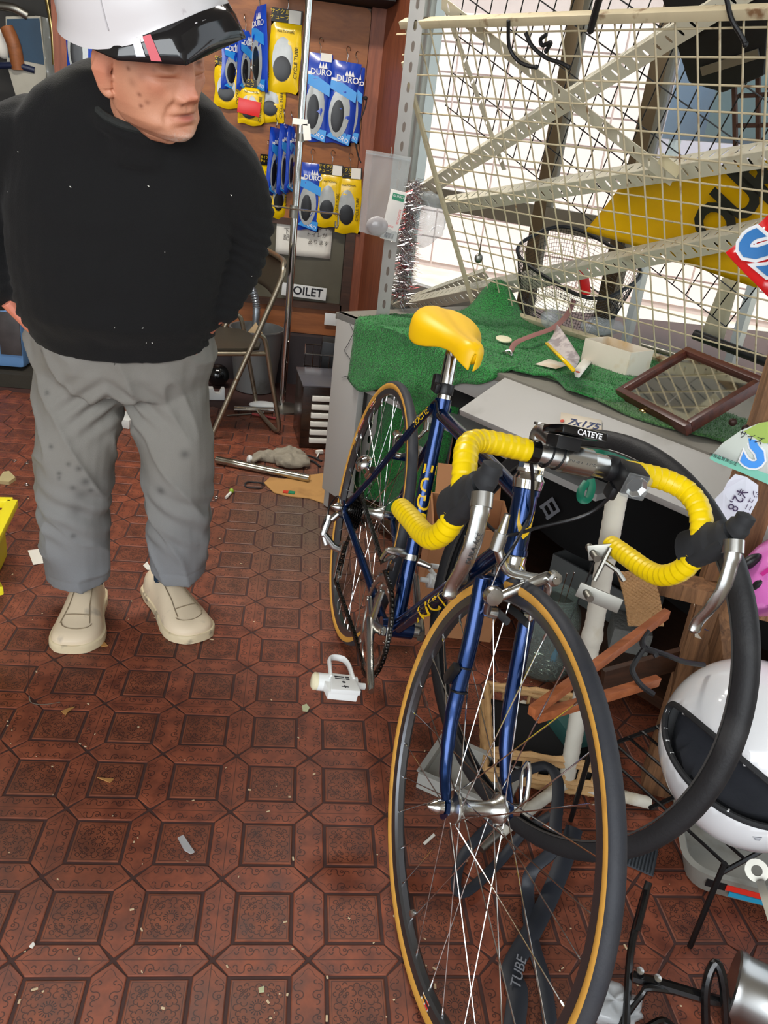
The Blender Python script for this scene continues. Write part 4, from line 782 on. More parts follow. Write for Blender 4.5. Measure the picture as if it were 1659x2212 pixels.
c = ony(8, 95, YB + 0.16); k = MB(); k.sphere(c, (0.05, 0.03, 0.06), 14, 10); tag(k.build('white_cloth_bundle', paper), 'small white cloth bundle at the far left of the bay', 'cloth')
c = ony(105, 110, YB + 0.14); k = MB(); k.surf(lambda a, b_: c + Vector(((a - .5) * 0.09, 0.02 * math.sin(a * 9 + b_ * 4), (b_ - .5) * 0.26)), 10, 12); tag(k.build('clear_wrap', glassmat('clear_wrap', (220, 222, 214), 0.6, 0.15)), 'crumpled clear wrap hanging beside the reddish post', 'wrap')
# blue tool case and plinth by the wall
a = onz(-30, 815, 0.0); d0 = Vector((-1.42, 2.82, 0)); k = MB(); k.box((-1.32, 2.88, 0.03), (0.5, 0.3, 0.06)); tag(k.build('dark_mat', mat('dark_mat', (50, 46, 38), 0.9, 0, 0.2, 30, bump=0.3)), 'dark grey mat under the blue case', 'mat')
bc_ = thing('blue_case', 'blue plastic case with printed panel on a dark mat by the back wall', 'case', (-1.32, 2.88, 0.061))
k = MB(); k.box((0, 0, 0.17), (0.34, 0.2, 0.31)); k.build('body', mat('dusty_blue_plastic', (96, 136, 182), 0.4, 0, 0.12, 6), bc_, bevel=0.02)
k = MB(); k.box((0.12, -0.102, 0.17), (0.09, 0.006, 0.19)); k.build('printed_panel', mat('dark_printed_panel', (64, 60, 60), 0.4, 0, 0.6, 22), bc_, bevel=0.001)
k = MB(); k.box((-0.12, -0.06, 0.007), (0.06, 0.05, 0.014)); k.build('foot', mat('pale_blue_plastic', (130, 160, 190), 0.4), bc_, bevel=0.003)
# ================================================================== display counter, wire grids and shop window
A0 = Vector((0.27, 1.57, 0)); CU = Vector((0.57077, -0.82111, 0)); CN = Vector((0.82111, 0.57077, 0)); UPZ = Vector((0, 0, 1))
def cp(t, k, z): return A0 + CU * t + CN * k + UPZ * z
CT = 0.68
CF = frame(cp(-0.15, 0, 0), CU, y=CN)
ctr = thing('display_counter', 'grey laminate display counter with a sloping ledge, topped with green turf', 'counter', CF)
lam = mat('grey_laminate', (178, 176, 172), 0.42, 0, 0.06, 4, stain=((140, 136, 128), 5, 0.6, 0.8)); lamd = mat('grey_counter_top', (128, 124, 114), 0.5, 0, 0.12, 6, stain=((100, 96, 86), 4, 0.5, 0.75))
k = MB(); k.box((0.07, 0.012, 0.375), (0.145, 0.024, 0.61)); k.build('end_panel', lam, ctr, bevel=0.002)
k = MB(); k.box((0.012, 0.3, 0.34), (0.022, 0.58, 0.67)); k.build('side_panel', lam, ctr, bevel=0.002)
k = MB(); k.box((0.075, 0.03, 0.035), (0.15, 0.03, 0.07)); k.build('plinth', mat('brown_plinth', (74, 44, 32), 0.5), ctr)
k = MB(); k.box((0.85, 0.30, CT - 0.011), (1.72, 0.6, 0.022)); k.build('counter_top', lamd, ctr, bevel=0.002)
k = MB(); R = Matrix.Translation((0.72, 0, CT - 0.004)) @ rotm('X', math.atan2(0.068, 0.15)); k.xf = R; k.box((0.49, -0.0825, -0.010), (0.98, 0.165, 0.018)); k.build('sloping_ledge', lam, ctr, bevel=0.002)
k = MB(); k.box((0.43, 0.012, CT - 0.055), (0.58, 0.02, 0.065)); k.build('front_rail', lam, ctr, bevel=0.002)
k = MB(); k.box((0.9, 0.575, 0.34), (1.7, 0.02, 0.66)); k.build('back_panel', mat('dark_counter_inside', (40, 38, 36), 0.7), ctr)
k = MB(); k.box((0.55, 0.2, 0.47), (1.0, 0.36, 0.018)); k.build('upper_shelf', lam, ctr, bevel=0.001)
k = MB(); k.box((0.8, 0.3, 0.04), (1.5, 0.5, 0.03)); k.build('bottom_shelf', dark_w, ctr)
k = MB(); k.box((1.70, 0.3, 0.34), (0.03, 0.58, 0.67)); k.build('side_panel', lam, ctr, bevel=0.002)
# hairline drawn on the end panel
k = MB(); k.tube([cp(-0.15 + 0.07 + 0.02 * math.sin(i * 1.3) + 0.004 * i * (i % 2), -0.002, 0.66 - 0.022 * i) for i in range(9)], 0.0009, 5); stuff(k.build('pencil_scrawl', ink, ctr, world=True))
# slotted upright at the counter corner
def slotted(mb, F, L, w, pitch, hl, hw, across=False, two=True, skew=0.0):
    """L-section strip with real slots; F: x along, y across flange 1, z across flange 2"""
    n = int(L / pitch)
    for fl in range(2 if two else 1):
        for i in range(n):
            x0 = i * pitch; x1 = x0 + pitch; cx = (x0 + x1) / 2; cy = w / 2
            a, b_ = (hw / 2, hl / 2) if across else (hl / 2, hw / 2)
            hole = [(-a, -b_ * .4), (-a * .6, -b_), (a * .6, -b_), (a, -b_ * .4), (a, b_ * .4), (a * .6, b_), (-a * .6, b_), (-a, b_ * .4)]
            hole = [(cx + x + skew * y, cy + y) for x, y in hole]
            out = [(x0, cy * .6), (x0, 0), (x1, 0), (x1, cy * .6), (x1, w - cy * .6), (x1, w), (x0, w), (x0, w - cy * .6)]
            P3 = (lambda x, y: F @ Vector((x, y, 0))) if fl == 0 else (lambda x, y: F @ Vector((x, 0, y)))
            vs = [P3(*p) for p in out] + [P3(*p) for p in hole]; mb.add(vs, [(q, (q + 1) % 8, 8 + (q + 1) % 8, 8 + q) for q in range(8)])
galv = mat('weathered_galvanised', (150, 146, 140), 0.48, 0.6, 0.12, 14, stain=((120, 92, 74), 9, 0.62, 0.8)); cream = mat('cream_painted_steel', (206, 200, 180), 0.5, 0, 0.08, 10, stain=((170, 150, 120), 14, 0.62, 0.78))
sp_ = cp(-0.06, 0.085, 0)
k = MB(); slotted(k, frame(sp_ + Vector((0.0, 0.0, 0)), (0, 0, 1), y=(0.97, -0.25, 0)), 2.5, 0.040, 0.05, 0.026, 0.009); tag(k.build('slotted_post', galv, solid=0.003, origin=sp_, smooth=False), 'grey slotted steel angle post rising at the counter corner', 'post')
# ---- turf on the counter
def turf_mat(name, c1, c2):
    m = bpy.data.materials.new(name); m.use_nodes = True; nt = m.node_tree; N = nt.nodes; L = nt.links; b = N['Principled BSDF']
    tc = N.new('ShaderNodeTexCoord'); n = N.new('ShaderNodeTexNoise'); n.inputs['Scale'].default_value = 260; n.inputs['Detail'].default_value = 3; L.new(tc.outputs['Object'], n.inputs['Vector'])
    n2 = N.new('ShaderNodeTexNoise'); n2.inputs['Scale'].default_value = 9; L.new(tc.outputs['Object'], n2.inputs['Vector'])
    r = N.new('ShaderNodeValToRGB'); r.color_ramp.elements[0].position = 0.36; r.color_ramp.elements[1].position = 0.66; r.color_ramp.elements[0].color = (*lin(c1), 1); r.color_ramp.elements[1].color = (*lin(c2), 1); L.new(n.outputs[0], r.inputs[0])
    mx = N.new('ShaderNodeMix'); mx.data_type = 'RGBA'; mx.blend_type = 'MULTIPLY'; mx.inputs[7].default_value = (0.7, 0.75, 0.7, 1); L.new(n2.outputs[0], mx.inputs[0]); L.new(r.outputs[0], mx.inputs[6]); L.new(mx.outputs[2], b.inputs['Base Color'])
    b.inputs['Roughness'].default_value = 0.75; b.inputs['Sheen Weight'].default_value = 0.2
    bp = N.new('ShaderNodeBump'); bp.inputs['Strength'].default_value = 0.9; bp.inputs['Distance'].default_value = 0.006; L.new(n.outputs[0], bp.inputs['Height']); L.new(bp.outputs[0], b.inputs['Normal']); return m
turf1 = turf_mat('green_turf', (4, 74, 22), (36, 164, 62)); turf2 = turf_mat('dull_green_turf', (34, 80, 32), (84, 140, 66))
def fbm(x, y, s=0): return mnoise.noise(Vector((x, y, s))) + 0.5 * mnoise.noise(Vector((x * 2.1, y * 2.1, s + 5)))
def blades(mb, pts, h=0.007):
    for p, nrm in pts:
        a = random.random() * 6.28; d = Vector((math.cos(a), math.sin(a), 0)) * 0.0012; tip = p + nrm * h * (0.6 + 0.7 * random.random()) + Vector((random.uniform(-1, 1), random.uniform(-1, 1), 0)) * 0.003
        mb.add([p - d, p + d, tip], [(0, 1, 2)])
def turf(name, label, m, f, nu, nv, nb):
    s = MB(); s.surf(f, nu, nv); o = tag(s.build(name, m, solid=0.006), label, 'turf')
    g = MB(); L_ = []
    for i in range(nb):
        a, b_ = random.random(), random.random(); p = f(a, b_); q = f(min(1, a + 0.01), b_) - p; w = f(a, min(1, b_ + 0.01)) - p; n = q.cross(w)
        if n.length < 1e-12: continue
        n.normalize(); n = n if n.dot(Vector((-CN.x, -CN.y, 1.2))) > 0 else -n; L_.append((p, n))
    blades(g, L_); stuff(g.build('grass_blades', m, o, world=True, smooth=False)); return o
# big mat: covers the top from the back to the front edge, droops over the front by the bicycle
def fbig(a, b_):
    t = -0.045 + 0.90 * a; s = b_  # s: 0 back .. 1 hanging front edge
    kb = 0.60 - 0.02 * math.sin(a * 6)
    front = (0.60 + 0.19 * min(1, (1 - a / 0.66) * 2.2) + 0.02 * math.sin(a * 22)) if a < 0.66 else 0.56 + 0.02 * math.sin(a * 30)
    d = s * front
    if d < 0.60: k_ = kb - d; z = CT + 0.008
    else:
        k_ = max(kb - d, -0.004) if d - 0.60 < 0.004 else -0.006 - 0.05 * min(0.35, d - 0.60); z = CT + 0.006 - (d - 0.60)
    wr = 0.012 * max(0, fbm(t * 7, d * 9, 3)) + 0.01 * max(0, math.sin(d * 42 + t * 9 + 2 * fbm(t * 4, d * 4))) * (1 if a > 0.25 else .3) * min(1, d / 0.1)
    lift = 0.11 * math.exp(-((t - 0.0) / 0.09) ** 2 - ((d - 0.03) / 0.07) ** 2)
    if d < 0.60: z += wr + lift
    else: k_ -= wr * 0.8
    return cp(t, k_, z)
turf('green_turf_mat', 'large rumpled green artificial turf draped over the counter beneath the saddle', turf1, fbig, 60, 60, 26000)
def flow(a, b_):
    t = 0.60 + 0.62 * a; k_ = 0.30 - 0.24 * b_ + 0.03 * math.sin(a * 7 + 1) * b_; return cp(t, k_, CT + 0.006 + 0.006 * max(0, fbm(t * 9, k_ * 9, 8)))
turf('dull_turf_strip', 'smaller duller green turf strip under the white carton and the mirror', turf2, flow, 30, 16, 9000)
def fin(a, b_):
    t = -0.12 + 0.34 * a; z = 0.5 - 0.44 * b_; k_ = 0.10 + 0.02 * math.sin(a * 12 + b_ * 3) + 0.03 * a; return cp(t + 0.10 * (1 - b_) , k_, z)
turf('hanging_turf_scrap', 'green turf scrap hanging inside the counter behind the rear wheel', turf1, fin, 16, 20, 6000)
# ---- cream wire grid leaning over the counter
GB = Vector((0.67087, 1.98710, 0.704)); GV = Vector((-0.40953, -0.28467, 0.86674)); GN = CU.cross(GV); GN = GN if GN.x > 0 else -GN
grid = thing('wire_grid_panel', 'large cream painted wire grid panel leaning over the counter', 'wire panel', frame(GB, CU, y=GV))
wirem = mat('cream_wire_paint', (198, 184, 152), 0.5, 0, 0.1, 30, stain=((128, 96, 66), 24, 0.6, 0.72))
GW, GH = 1.28, 0.90
def bow(v): return -0.05 * math.sin(min(1, v / 0.85) * PI / 2) if v < 0.85 else -0.05
for nm, a, e in (('bottom_bar', (0, 0), (GW, 0)), ('side_bar', (GW, 0), (GW, GH))):
    k = MB(); k.beam((*a, 0), (*e, 0), 0.018, 0.018); k.build(nm, wirem, grid, bevel=0.002)
k = MB(); k.beam((-0.008, GH, 0), (GW, GH, 0), 0.02, 0.03); k.build('top_bar', wirem, grid, bevel=0.002)
k = MB(); k.tube([(0, 0, 0), (-0.03, 0.42, 0), (-0.046, 0.80, 0.0)], [(0.010, 0.008)] * 3, 6); k.build('side_bar', wirem, grid)
first = None
for i in range(1, 25):
    k = MB(); x = i * 0.0505; k.tube([(x, 0.0, 0.002), (x, GH, 0.002)], 0.0022, 6); k.build('upright_wire', wirem, grid)
k = MB(); k.tube([(0, 0.78, 0.002), (0, GH, 0.002)], 0.0022, 6); k.build('upright_wire', wirem, grid)
for j in range(1, 17):
    z = j * 0.0545; k = MB(); k.tube([(-0.03 * z / 0.42 if z < 0.42 else -0.03 - 0.016 * (z - 0.42) / 0.38, z, -0.002), (GW, z, -0.002)], 0.0022, 6); k.build('cross_wire', wirem, grid)
# ---- slotted cream angles lying across behind the grid
def gpt(u, v, off): return onp(u, v, GB + GN * off, GN)
def angle_bar(label, a, e, off0, off1, w=0.035, pitch=0.034, ext=0.0, flip=1, m=None, two=True):
    A = gpt(*a, off0); E = gpt(*e, off1); d = (E - A).normalized(); A = A - d * ext; E = E + d * ext; L = (E - A).length
    y = (GN.cross(d)).normalized() * flip; k = MB(); slotted(k, frame(A, d, y=(y + GN * 0.15)), L, w, pitch, 0.022, 0.008, True, two, 0.35); return tag(k.build('slotted_angle', m or cream, solid=0.002, smooth=False), label, 'steel angle', 'slotted angles behind the wire grid')
angle_bar('cream slotted angle crossing low behind the grid from the turf corner to the yellow sheet', (880, 655), (1700, 480), 0.05, 0.10, 0.045, flip=1)
angle_bar('cream slotted angle running level across the middle of the grid', (950, 440), (1700, 318), 0.06, 0.12, 0.042, flip=1)
angle_bar('cream slotted angle rising steeply to the top edge behind the grid', (880, 420), (1530, 5), 0.10, 0.16, 0.045, ext=0.1, flip=1)
angle_bar('cream slotted angle falling from the upper left with a paper sticker on its lower end', (955, -10), (1470, 385), 0.03, 0.02, 0.040, 0.05, flip=1, two=False)
angle_bar('thin cream slotted angle standing near the left edge of the grid', (965, 10), (1102, 390), 0.14, 0.14, 0.022, 0.06, flip=1, two=False)
angle_bar('short cream slotted angle behind the turf peak', (830, 664), (1050, 585), 0.16, 0.16, 0.03, flip=1)
A = gpt(1440, 360, 0.017); E = gpt(1462, 378, 0.017); k = MB(); d = (E - A).normalized(); k.xf = frame(A, d, z=-GN); k.box((0.005, 0.008, 0.001), (0.06, 0.03, 0.0008)); tag(k.build('paper_sticker', mat('yellowed_label', (226, 214, 176), 0.7), bevel=0.0), 'small yellowed barcode sticker on the falling slotted angle', 'sticker')
# ---- black wire grid further back
blk = mat('black_wire', (16, 16, 17), 0.4)
bgp = thing('black_wire_grid', 'black wire grid hung at a slant behind the cream one', 'wire panel', frame(gpt(1290, 200, 0.2), CU * 0.86 - GV * 0.5, z=-GN))
for i in range(-10, 14):
    k = MB(); k.tube([(i * 0.05, -0.36, 0), (i * 0.05, 0.36, 0)], 0.0018, 5); k.build('upright_wire', blk, bgp)
for j in range(-3, 4):
    k = MB(); k.tube([(-0.5, j * 0.12, 0.003), (0.65, j * 0.12, 0.003)], 0.0018, 5); k.build('cross_wire', blk, bgp)
# ---- shop window plane behind the counter
WK = 0.86
def wp(u, v, k=WK): return onp(u, v, cp(0, k, 0), CN)
alu = mat('window_aluminium', (176, 174, 168), 0.35, 0.7, 0.06); bronze = mat('bronze_sash', (92, 78, 58), 0.4, 0.5, 0.1)
def tcoord(u, v): return (wp(u, v) - A0).dot(CU)
t0 = tcoord(895, 200); t1 = tcoord(1213, 240); t2 = tcoord(1408, 240)
wdw = MB(); 
for dt, w, dk in ((-0.03, 0.03, 0.02), (0.012, 0.022, 0.0), (0.05, 0.03, 0.03)):
    wdw.beam(cp(t0 + dt, WK + dk, -0.1), cp(t0 + dt, WK + dk, 2.6), w, 0.05, up=CN)
win = structure(wdw.build('window_2', alu)); win['label'] = 'aluminium street window behind the counter'
for t, w in ((t1, 0.055), (t2, 0.06), (t2 + 0.62, 0.05)):
    k = MB(); k.beam(cp(t, WK, -0.05), cp(t, WK, 2.6), w, 0.045, up=CN); k.build('mullion', bronze, win, world=True, bevel=0.002)
k = MB(); k.beam(cp(t0, WK, 1.0), cp(t1, WK, 1.0), 0.04, 0.075); k.beam(cp(t1, WK, 1.0), cp(t2, WK, 1.0), 0.04, 0.075); k.build('rail', mat('grey_brown_rail', (104, 98, 86), 0.45, 0.3, 0.08), win, world=True)
k = MB(); k.beam(cp(t2, WK, 1.19), cp(t2 + 1.4, WK, 1.19), 0.05, 0.085); k.build('rail', mat('olive_rail', (140, 132, 108), 0.45, 0.3, 0.08), win, world=True, bevel=0.003)
k = MB(); k.beam(cp(t0, WK, 0.62), cp(t2 + 1.4, WK, 0.62), 0.05, 0.05); k.build('rail', alu, win, world=True)
for a_, b_ in ((t0, t1), (t1, t2), (t2, t2 + 0.62), (t2 + 0.62, t2 + 1.5)):
    k = MB(); k.beam(cp(a_ + .03, WK + 0.005, 1.35), cp(b_ - .03, WK + 0.005, 1.35), 0.004, 2.4); k.build('pane', glassmat('window_glass', (236, 242, 242), 0.93, 0.03), win, world=True)
# low wall under the window
k = MB(); k.beam(cp(-0.9, WK + 0.1, 0.25), cp(t2 + 1.5, WK + 0.1, 0.25), 0.1, 0.7); structure(k.build('wall_right', mat('low_window_wall', (120, 104, 90), 0.8, 0, 0.15, 6)))
# ---- the street outside
k = MB(); k.box((4.5, 8, -0.17), (16, 16, 0.1)); structure(k.build('floor_street', mat('pale_paving', (214, 200, 184), 0.8, 0, 0.1, 2, stain=((190, 170, 150), 1.2, 0.5, 0.7))))
pinkw = mat('pale_pink_tile', (238, 212, 206), 0.6, 0, 0.05, 3)
bl_o = Vector((2.6, 8.2, -0.12)); bd = thing('pink_building', 'pale pink tiled building across the street', 'building', frame(bl_o, (0.86, -0.5, 0), z=(0, 0, 1)))
k = MB(); k.box((1.6, 0.4, 2.0), (7.0, 0.3, 4.2)); k.build('wall', mat('pink_tile_joint', (196, 172, 166), 0.8), bd)
tl = MB(); tl.box((0, 0, 0), (0.58, 0.02, 0.27)); ft = tl.build('wall_tile', pinkw, bd, bevel=0.0); n_ = 0
for j in range(9):
    for i in range(11):
        if 1.0 < -1.6 + i * 0.6 < 2.3 and j > 1: continue
        o = ft if n_ == 0 else ft.copy()
        if n_: COL.objects.link(o); o.parent = bd
        o.location = (-1.6 + i * 0.6, 0.24, 0.2 + j * 0.29); n_ += 1
k = MB(); k.box((1.65, 0.22, 1.75), (1.2, 0.06, 2.0)); gw = k.build('shop_glass', mat('grey_lilac_glass', (176, 166, 178), 0.2, 0, 0.2, 2), bd)
k = MB(); k.box((1.65, 0.18, 1.1), (1.3, 0.06, 0.1)); k.box((1.0, 0.18, 1.75), (0.08, 0.06, 2.0)); k.box((2.3, 0.18, 1.75), (0.08, 0.06, 2.0)); stuff(k.build('shop_frame', mat('dark_shop_frame', (84, 80, 84), 0.5), bd))
# blue grey hoarding on posts across the street
ha, hb = ondep(1435, 300, 5.2), ondep(1720, 330, 4.4); hd_ = Vector((hb.x - ha.x, hb.y - ha.y, 0)); hrd = thing('blue_hoarding', 'dark blue grey hoarding on two posts outside the right window', 'hoarding', frame((ha.x, ha.y, -0.12), hd_, z=(0, 0, 1))); HL = hd_.length; z0_, z1_ = ondep(1500, 305, 5.0).z + 0.12, ondep(1500, 60, 5.0).z + 0.12
k = MB(); k.box((HL / 2, 0, (z0_ + z1_) / 2), (HL, 0.05, z1_ - z0_)); k.build('board', mat('blue_grey_board', (70, 92, 120), 0.3, 0, 0.25, 2), hrd, bevel=0.005)
k = MB(); k.box((HL * 0.66, -0.03, (z0_ + z1_) / 2), (HL * 0.6, 0.02, (z1_ - z0_) * 0.9)); k.build('teal_panel', mat('teal_glass', (70, 96, 100), 0.15, 0, 0.3, 4), hrd, bevel=0.002)
for x in (0.05, HL - 0.05): k = MB(); k.box((x, 0.05, z1_ / 2), (0.06, 0.05, z1_)); k.build('post', alu, hrd)
# banner and wrapped pile on the pavement
bn = thing('street_banner', 'pink and lilac street banner on a thin pole outside', 'banner', tuple(onz(1480, 690, -0.12) * 0 + Vector((2.55, 2.75, -0.12))))
k = MB(); k.tube([(0, 0, 0), (0, 0, 1.9)], 0.012, 8); k.build('pole', white_pl, bn)
k = MB(); k.surf(lambda a, b_: Vector((a * 0.3, -0.03 + 0.03 * math.sin(a * 6 + b_ * 3), 0.25 + b_ * 1.5)), 8, 10); k.build('cloth', mat('pink_banner', (226, 150, 156), 0.7, 0, 0.1, 2, stain=((150, 140, 200), 2, 0.45, 0.55)), bn, solid=0.002)
k = MB(); k.sphere((2.25, 2.3, 0.05), (0.3, 0.26, 0.22), 24, 14)
for v in range(len(k.v)): p = k.v[v]; k.v[v] = p + Vector((1, 1, 1)) * 0.05 * fbm(p.x * 8, p.y * 8 + p.z * 9)
tag(k.build('wrapped_pile', mat('snow_white_wrap', (222, 224, 226), 0.35, 0, 0.2, 7, stain=((70, 72, 80), 8, 0.55, 0.62))), 'white and dark plastic wrapped pile on the pavement outside', 'pile')
# timber return between the back wall pillar and the window jamb
jt = cp(t0 - 0.05, WK, 0); k = MB(); k.beam(Vector((0.37, YB + 0.02, 1.25)), Vector((jt.x, jt.y, 1.25)), 0.05, 2.8); structure(k.build('wall_corner', pillar_w))
# ---- ceiling, left wall and an added light-blocking wall beyond the picture
k = MB(); k.box((-0.4, 0.75, 2.66), (5.2, 6.3, 0.08)); structure(k.build('ceiling', plaster))  # lengthened towards the front, unseen, to keep the sun off the floor
k = MB(); k.box((-2.62, 1.2, 1.25), (0.08, 5.2, 2.9)); structure(k.build('wall_left', plaster))
k = MB(); k.box((1.26, -1.25, 1.25), (0.1, 2.2, 2.75)); structure(k.build('light_block_wall', plaster))  # unseen wall added to block light and darken the right side
# added fluorescent ceiling lamp, unseen, to brighten the room
cl_ = thing('added_ceiling_lamp', 'added white fluorescent ceiling lamp, unseen, above the shop floor', 'lamp', (-0.4, 1.7, 2.62))
k = MB(); k.box((0, 0, -0.03), (1.25, 0.16, 0.05)); k.build('housing', white_pl, cl_, bevel=0.01)
k = MB(); k.tube([(-0.58, 0, -0.075), (0.58, 0, -0.075)], 0.016, 12); k.build('added_tube_light', mat('added_lit_tube', (255, 250, 240), 0.5, emit=((255, 248, 236), 12)), cl_)
al = area('added_ceiling_light', (-0.4, 1.7, 2.5), (-0.4, 1.7, 0), 1.2, 0.2, 38, (1, 0.95, 0.88))
# ================================================================== the old man
man = thing('person', 'man in white helmet, black sweater and grey trousers, hands in pockets, looking down', 'person', (-0.30, 0.97, 0.0))
def voxel(mb, size, it=4, fac=0.5):
    me = bpy.data.meshes.new('tmp'); me.from_pydata([tuple(v) for v in mb.v], [], mb.f)
    bm = bmesh.new(); bm.from_mesh(me); bmesh.ops.recalc_face_normals(bm, faces=bm.faces); bm.to_mesh(me); bm.free()
    ob = bpy.data.objects.new('tmp', me); COL.objects.link(ob); md = ob.modifiers.new('r', 'REMESH'); md.mode = 'VOXEL'; md.voxel_size = size; md.use_smooth_shade = True
    if it: sm = ob.modifiers.new('s', 'SMOOTH'); sm.iterations = it; sm.factor = fac
    dg = bpy.context.evaluated_depsgraph_get(); m2 = bpy.data.meshes.new_from_object(ob.evaluated_get(dg)); bpy.data.objects.remove(ob); bpy.data.meshes.remove(me); return m2
def arrs(me):
    n = len(me.vertices); a = np.empty(n * 3); me.vertices.foreach_get('co', a); b_ = np.empty(n * 3); me.vertex_normals.foreach_get('vector', b_); return a.reshape(-1, 3), b_.reshape(-1, 3)
def nz(P_, s, seed=0.0):
    return np.array([mnoise.noise(Vector((p[0] * s[0] + seed, p[1] * s[1], p[2] * s[2]))) for p in P_])
def finish(me, name, m, parent, V, cols=None):
    I = np.array(WM[parent.name].inverted()); V = V @ I[:3, :3].T + I[:3, 3]; me.vertices.foreach_set('co', V.ravel()); me.update(); me.name = name
    if cols is not None:
        at = me.color_attributes.new('tint', 'FLOAT_COLOR', 'POINT'); at.data.foreach_set('color', np.c_[cols, np.ones(len(cols))].ravel().astype(np.float32))
    me.materials.clear(); me.materials.append(m); o = bpy.data.objects.new(name, me); COL.objects.link(o); o.parent = parent; WM[o.name] = WM[parent.name].copy()
    me.polygons.foreach_set('use_smooth', [True] * len(me.polygons)); return o
def tint_mat(name, rough, sss=0.0, bump=0.0, bscale=400, var=0.1, sheen=0.0, weave=None):
    m = bpy.data.materials.new(name); m.use_nodes = True; N = m.node_tree.nodes; L = m.node_tree.links; b = N['Principled BSDF']
    a = N.new('ShaderNodeAttribute'); a.attribute_name = 'tint'; tc = N.new('ShaderNodeTexCoord'); n = N.new('ShaderNodeTexNoise'); n.inputs['Scale'].default_value = bscale; n.inputs['Detail'].default_value = 4; L.new(tc.outputs['Object'], n.inputs['Vector'])
    mr = N.new('ShaderNodeMapRange'); mr.inputs[3].default_value = 1 - var; mr.inputs[4].default_value = 1 + var; L.new(n.outputs[0], mr.inputs[0])
    mx = N.new('ShaderNodeVectorMath'); mx.operation = 'SCALE'; L.new(a.outputs['Color'], mx.inputs[0]); L.new(mr.outputs[0], mx.inputs['Scale']); L.new(mx.outputs[0], b.inputs['Base Color'])
    b.inputs['Roughness'].default_value = rough; b.inputs['Sheen Weight'].default_value = sheen
    if sss: b.inputs['Subsurface Weight'].default_value = sss; b.inputs['Subsurface Radius'].default_value = (0.01, 0.004, 0.002); b.inputs['Subsurface Scale'].default_value = 0.5
    if bump: bp = N.new('ShaderNodeBump'); bp.inputs['Strength'].default_value = bump; bp.inputs['Distance'].default_value = 0.002; L.new(n.outputs[0], bp.inputs['Height']); L.new(bp.outputs[0], b.inputs['Normal'])
    return m
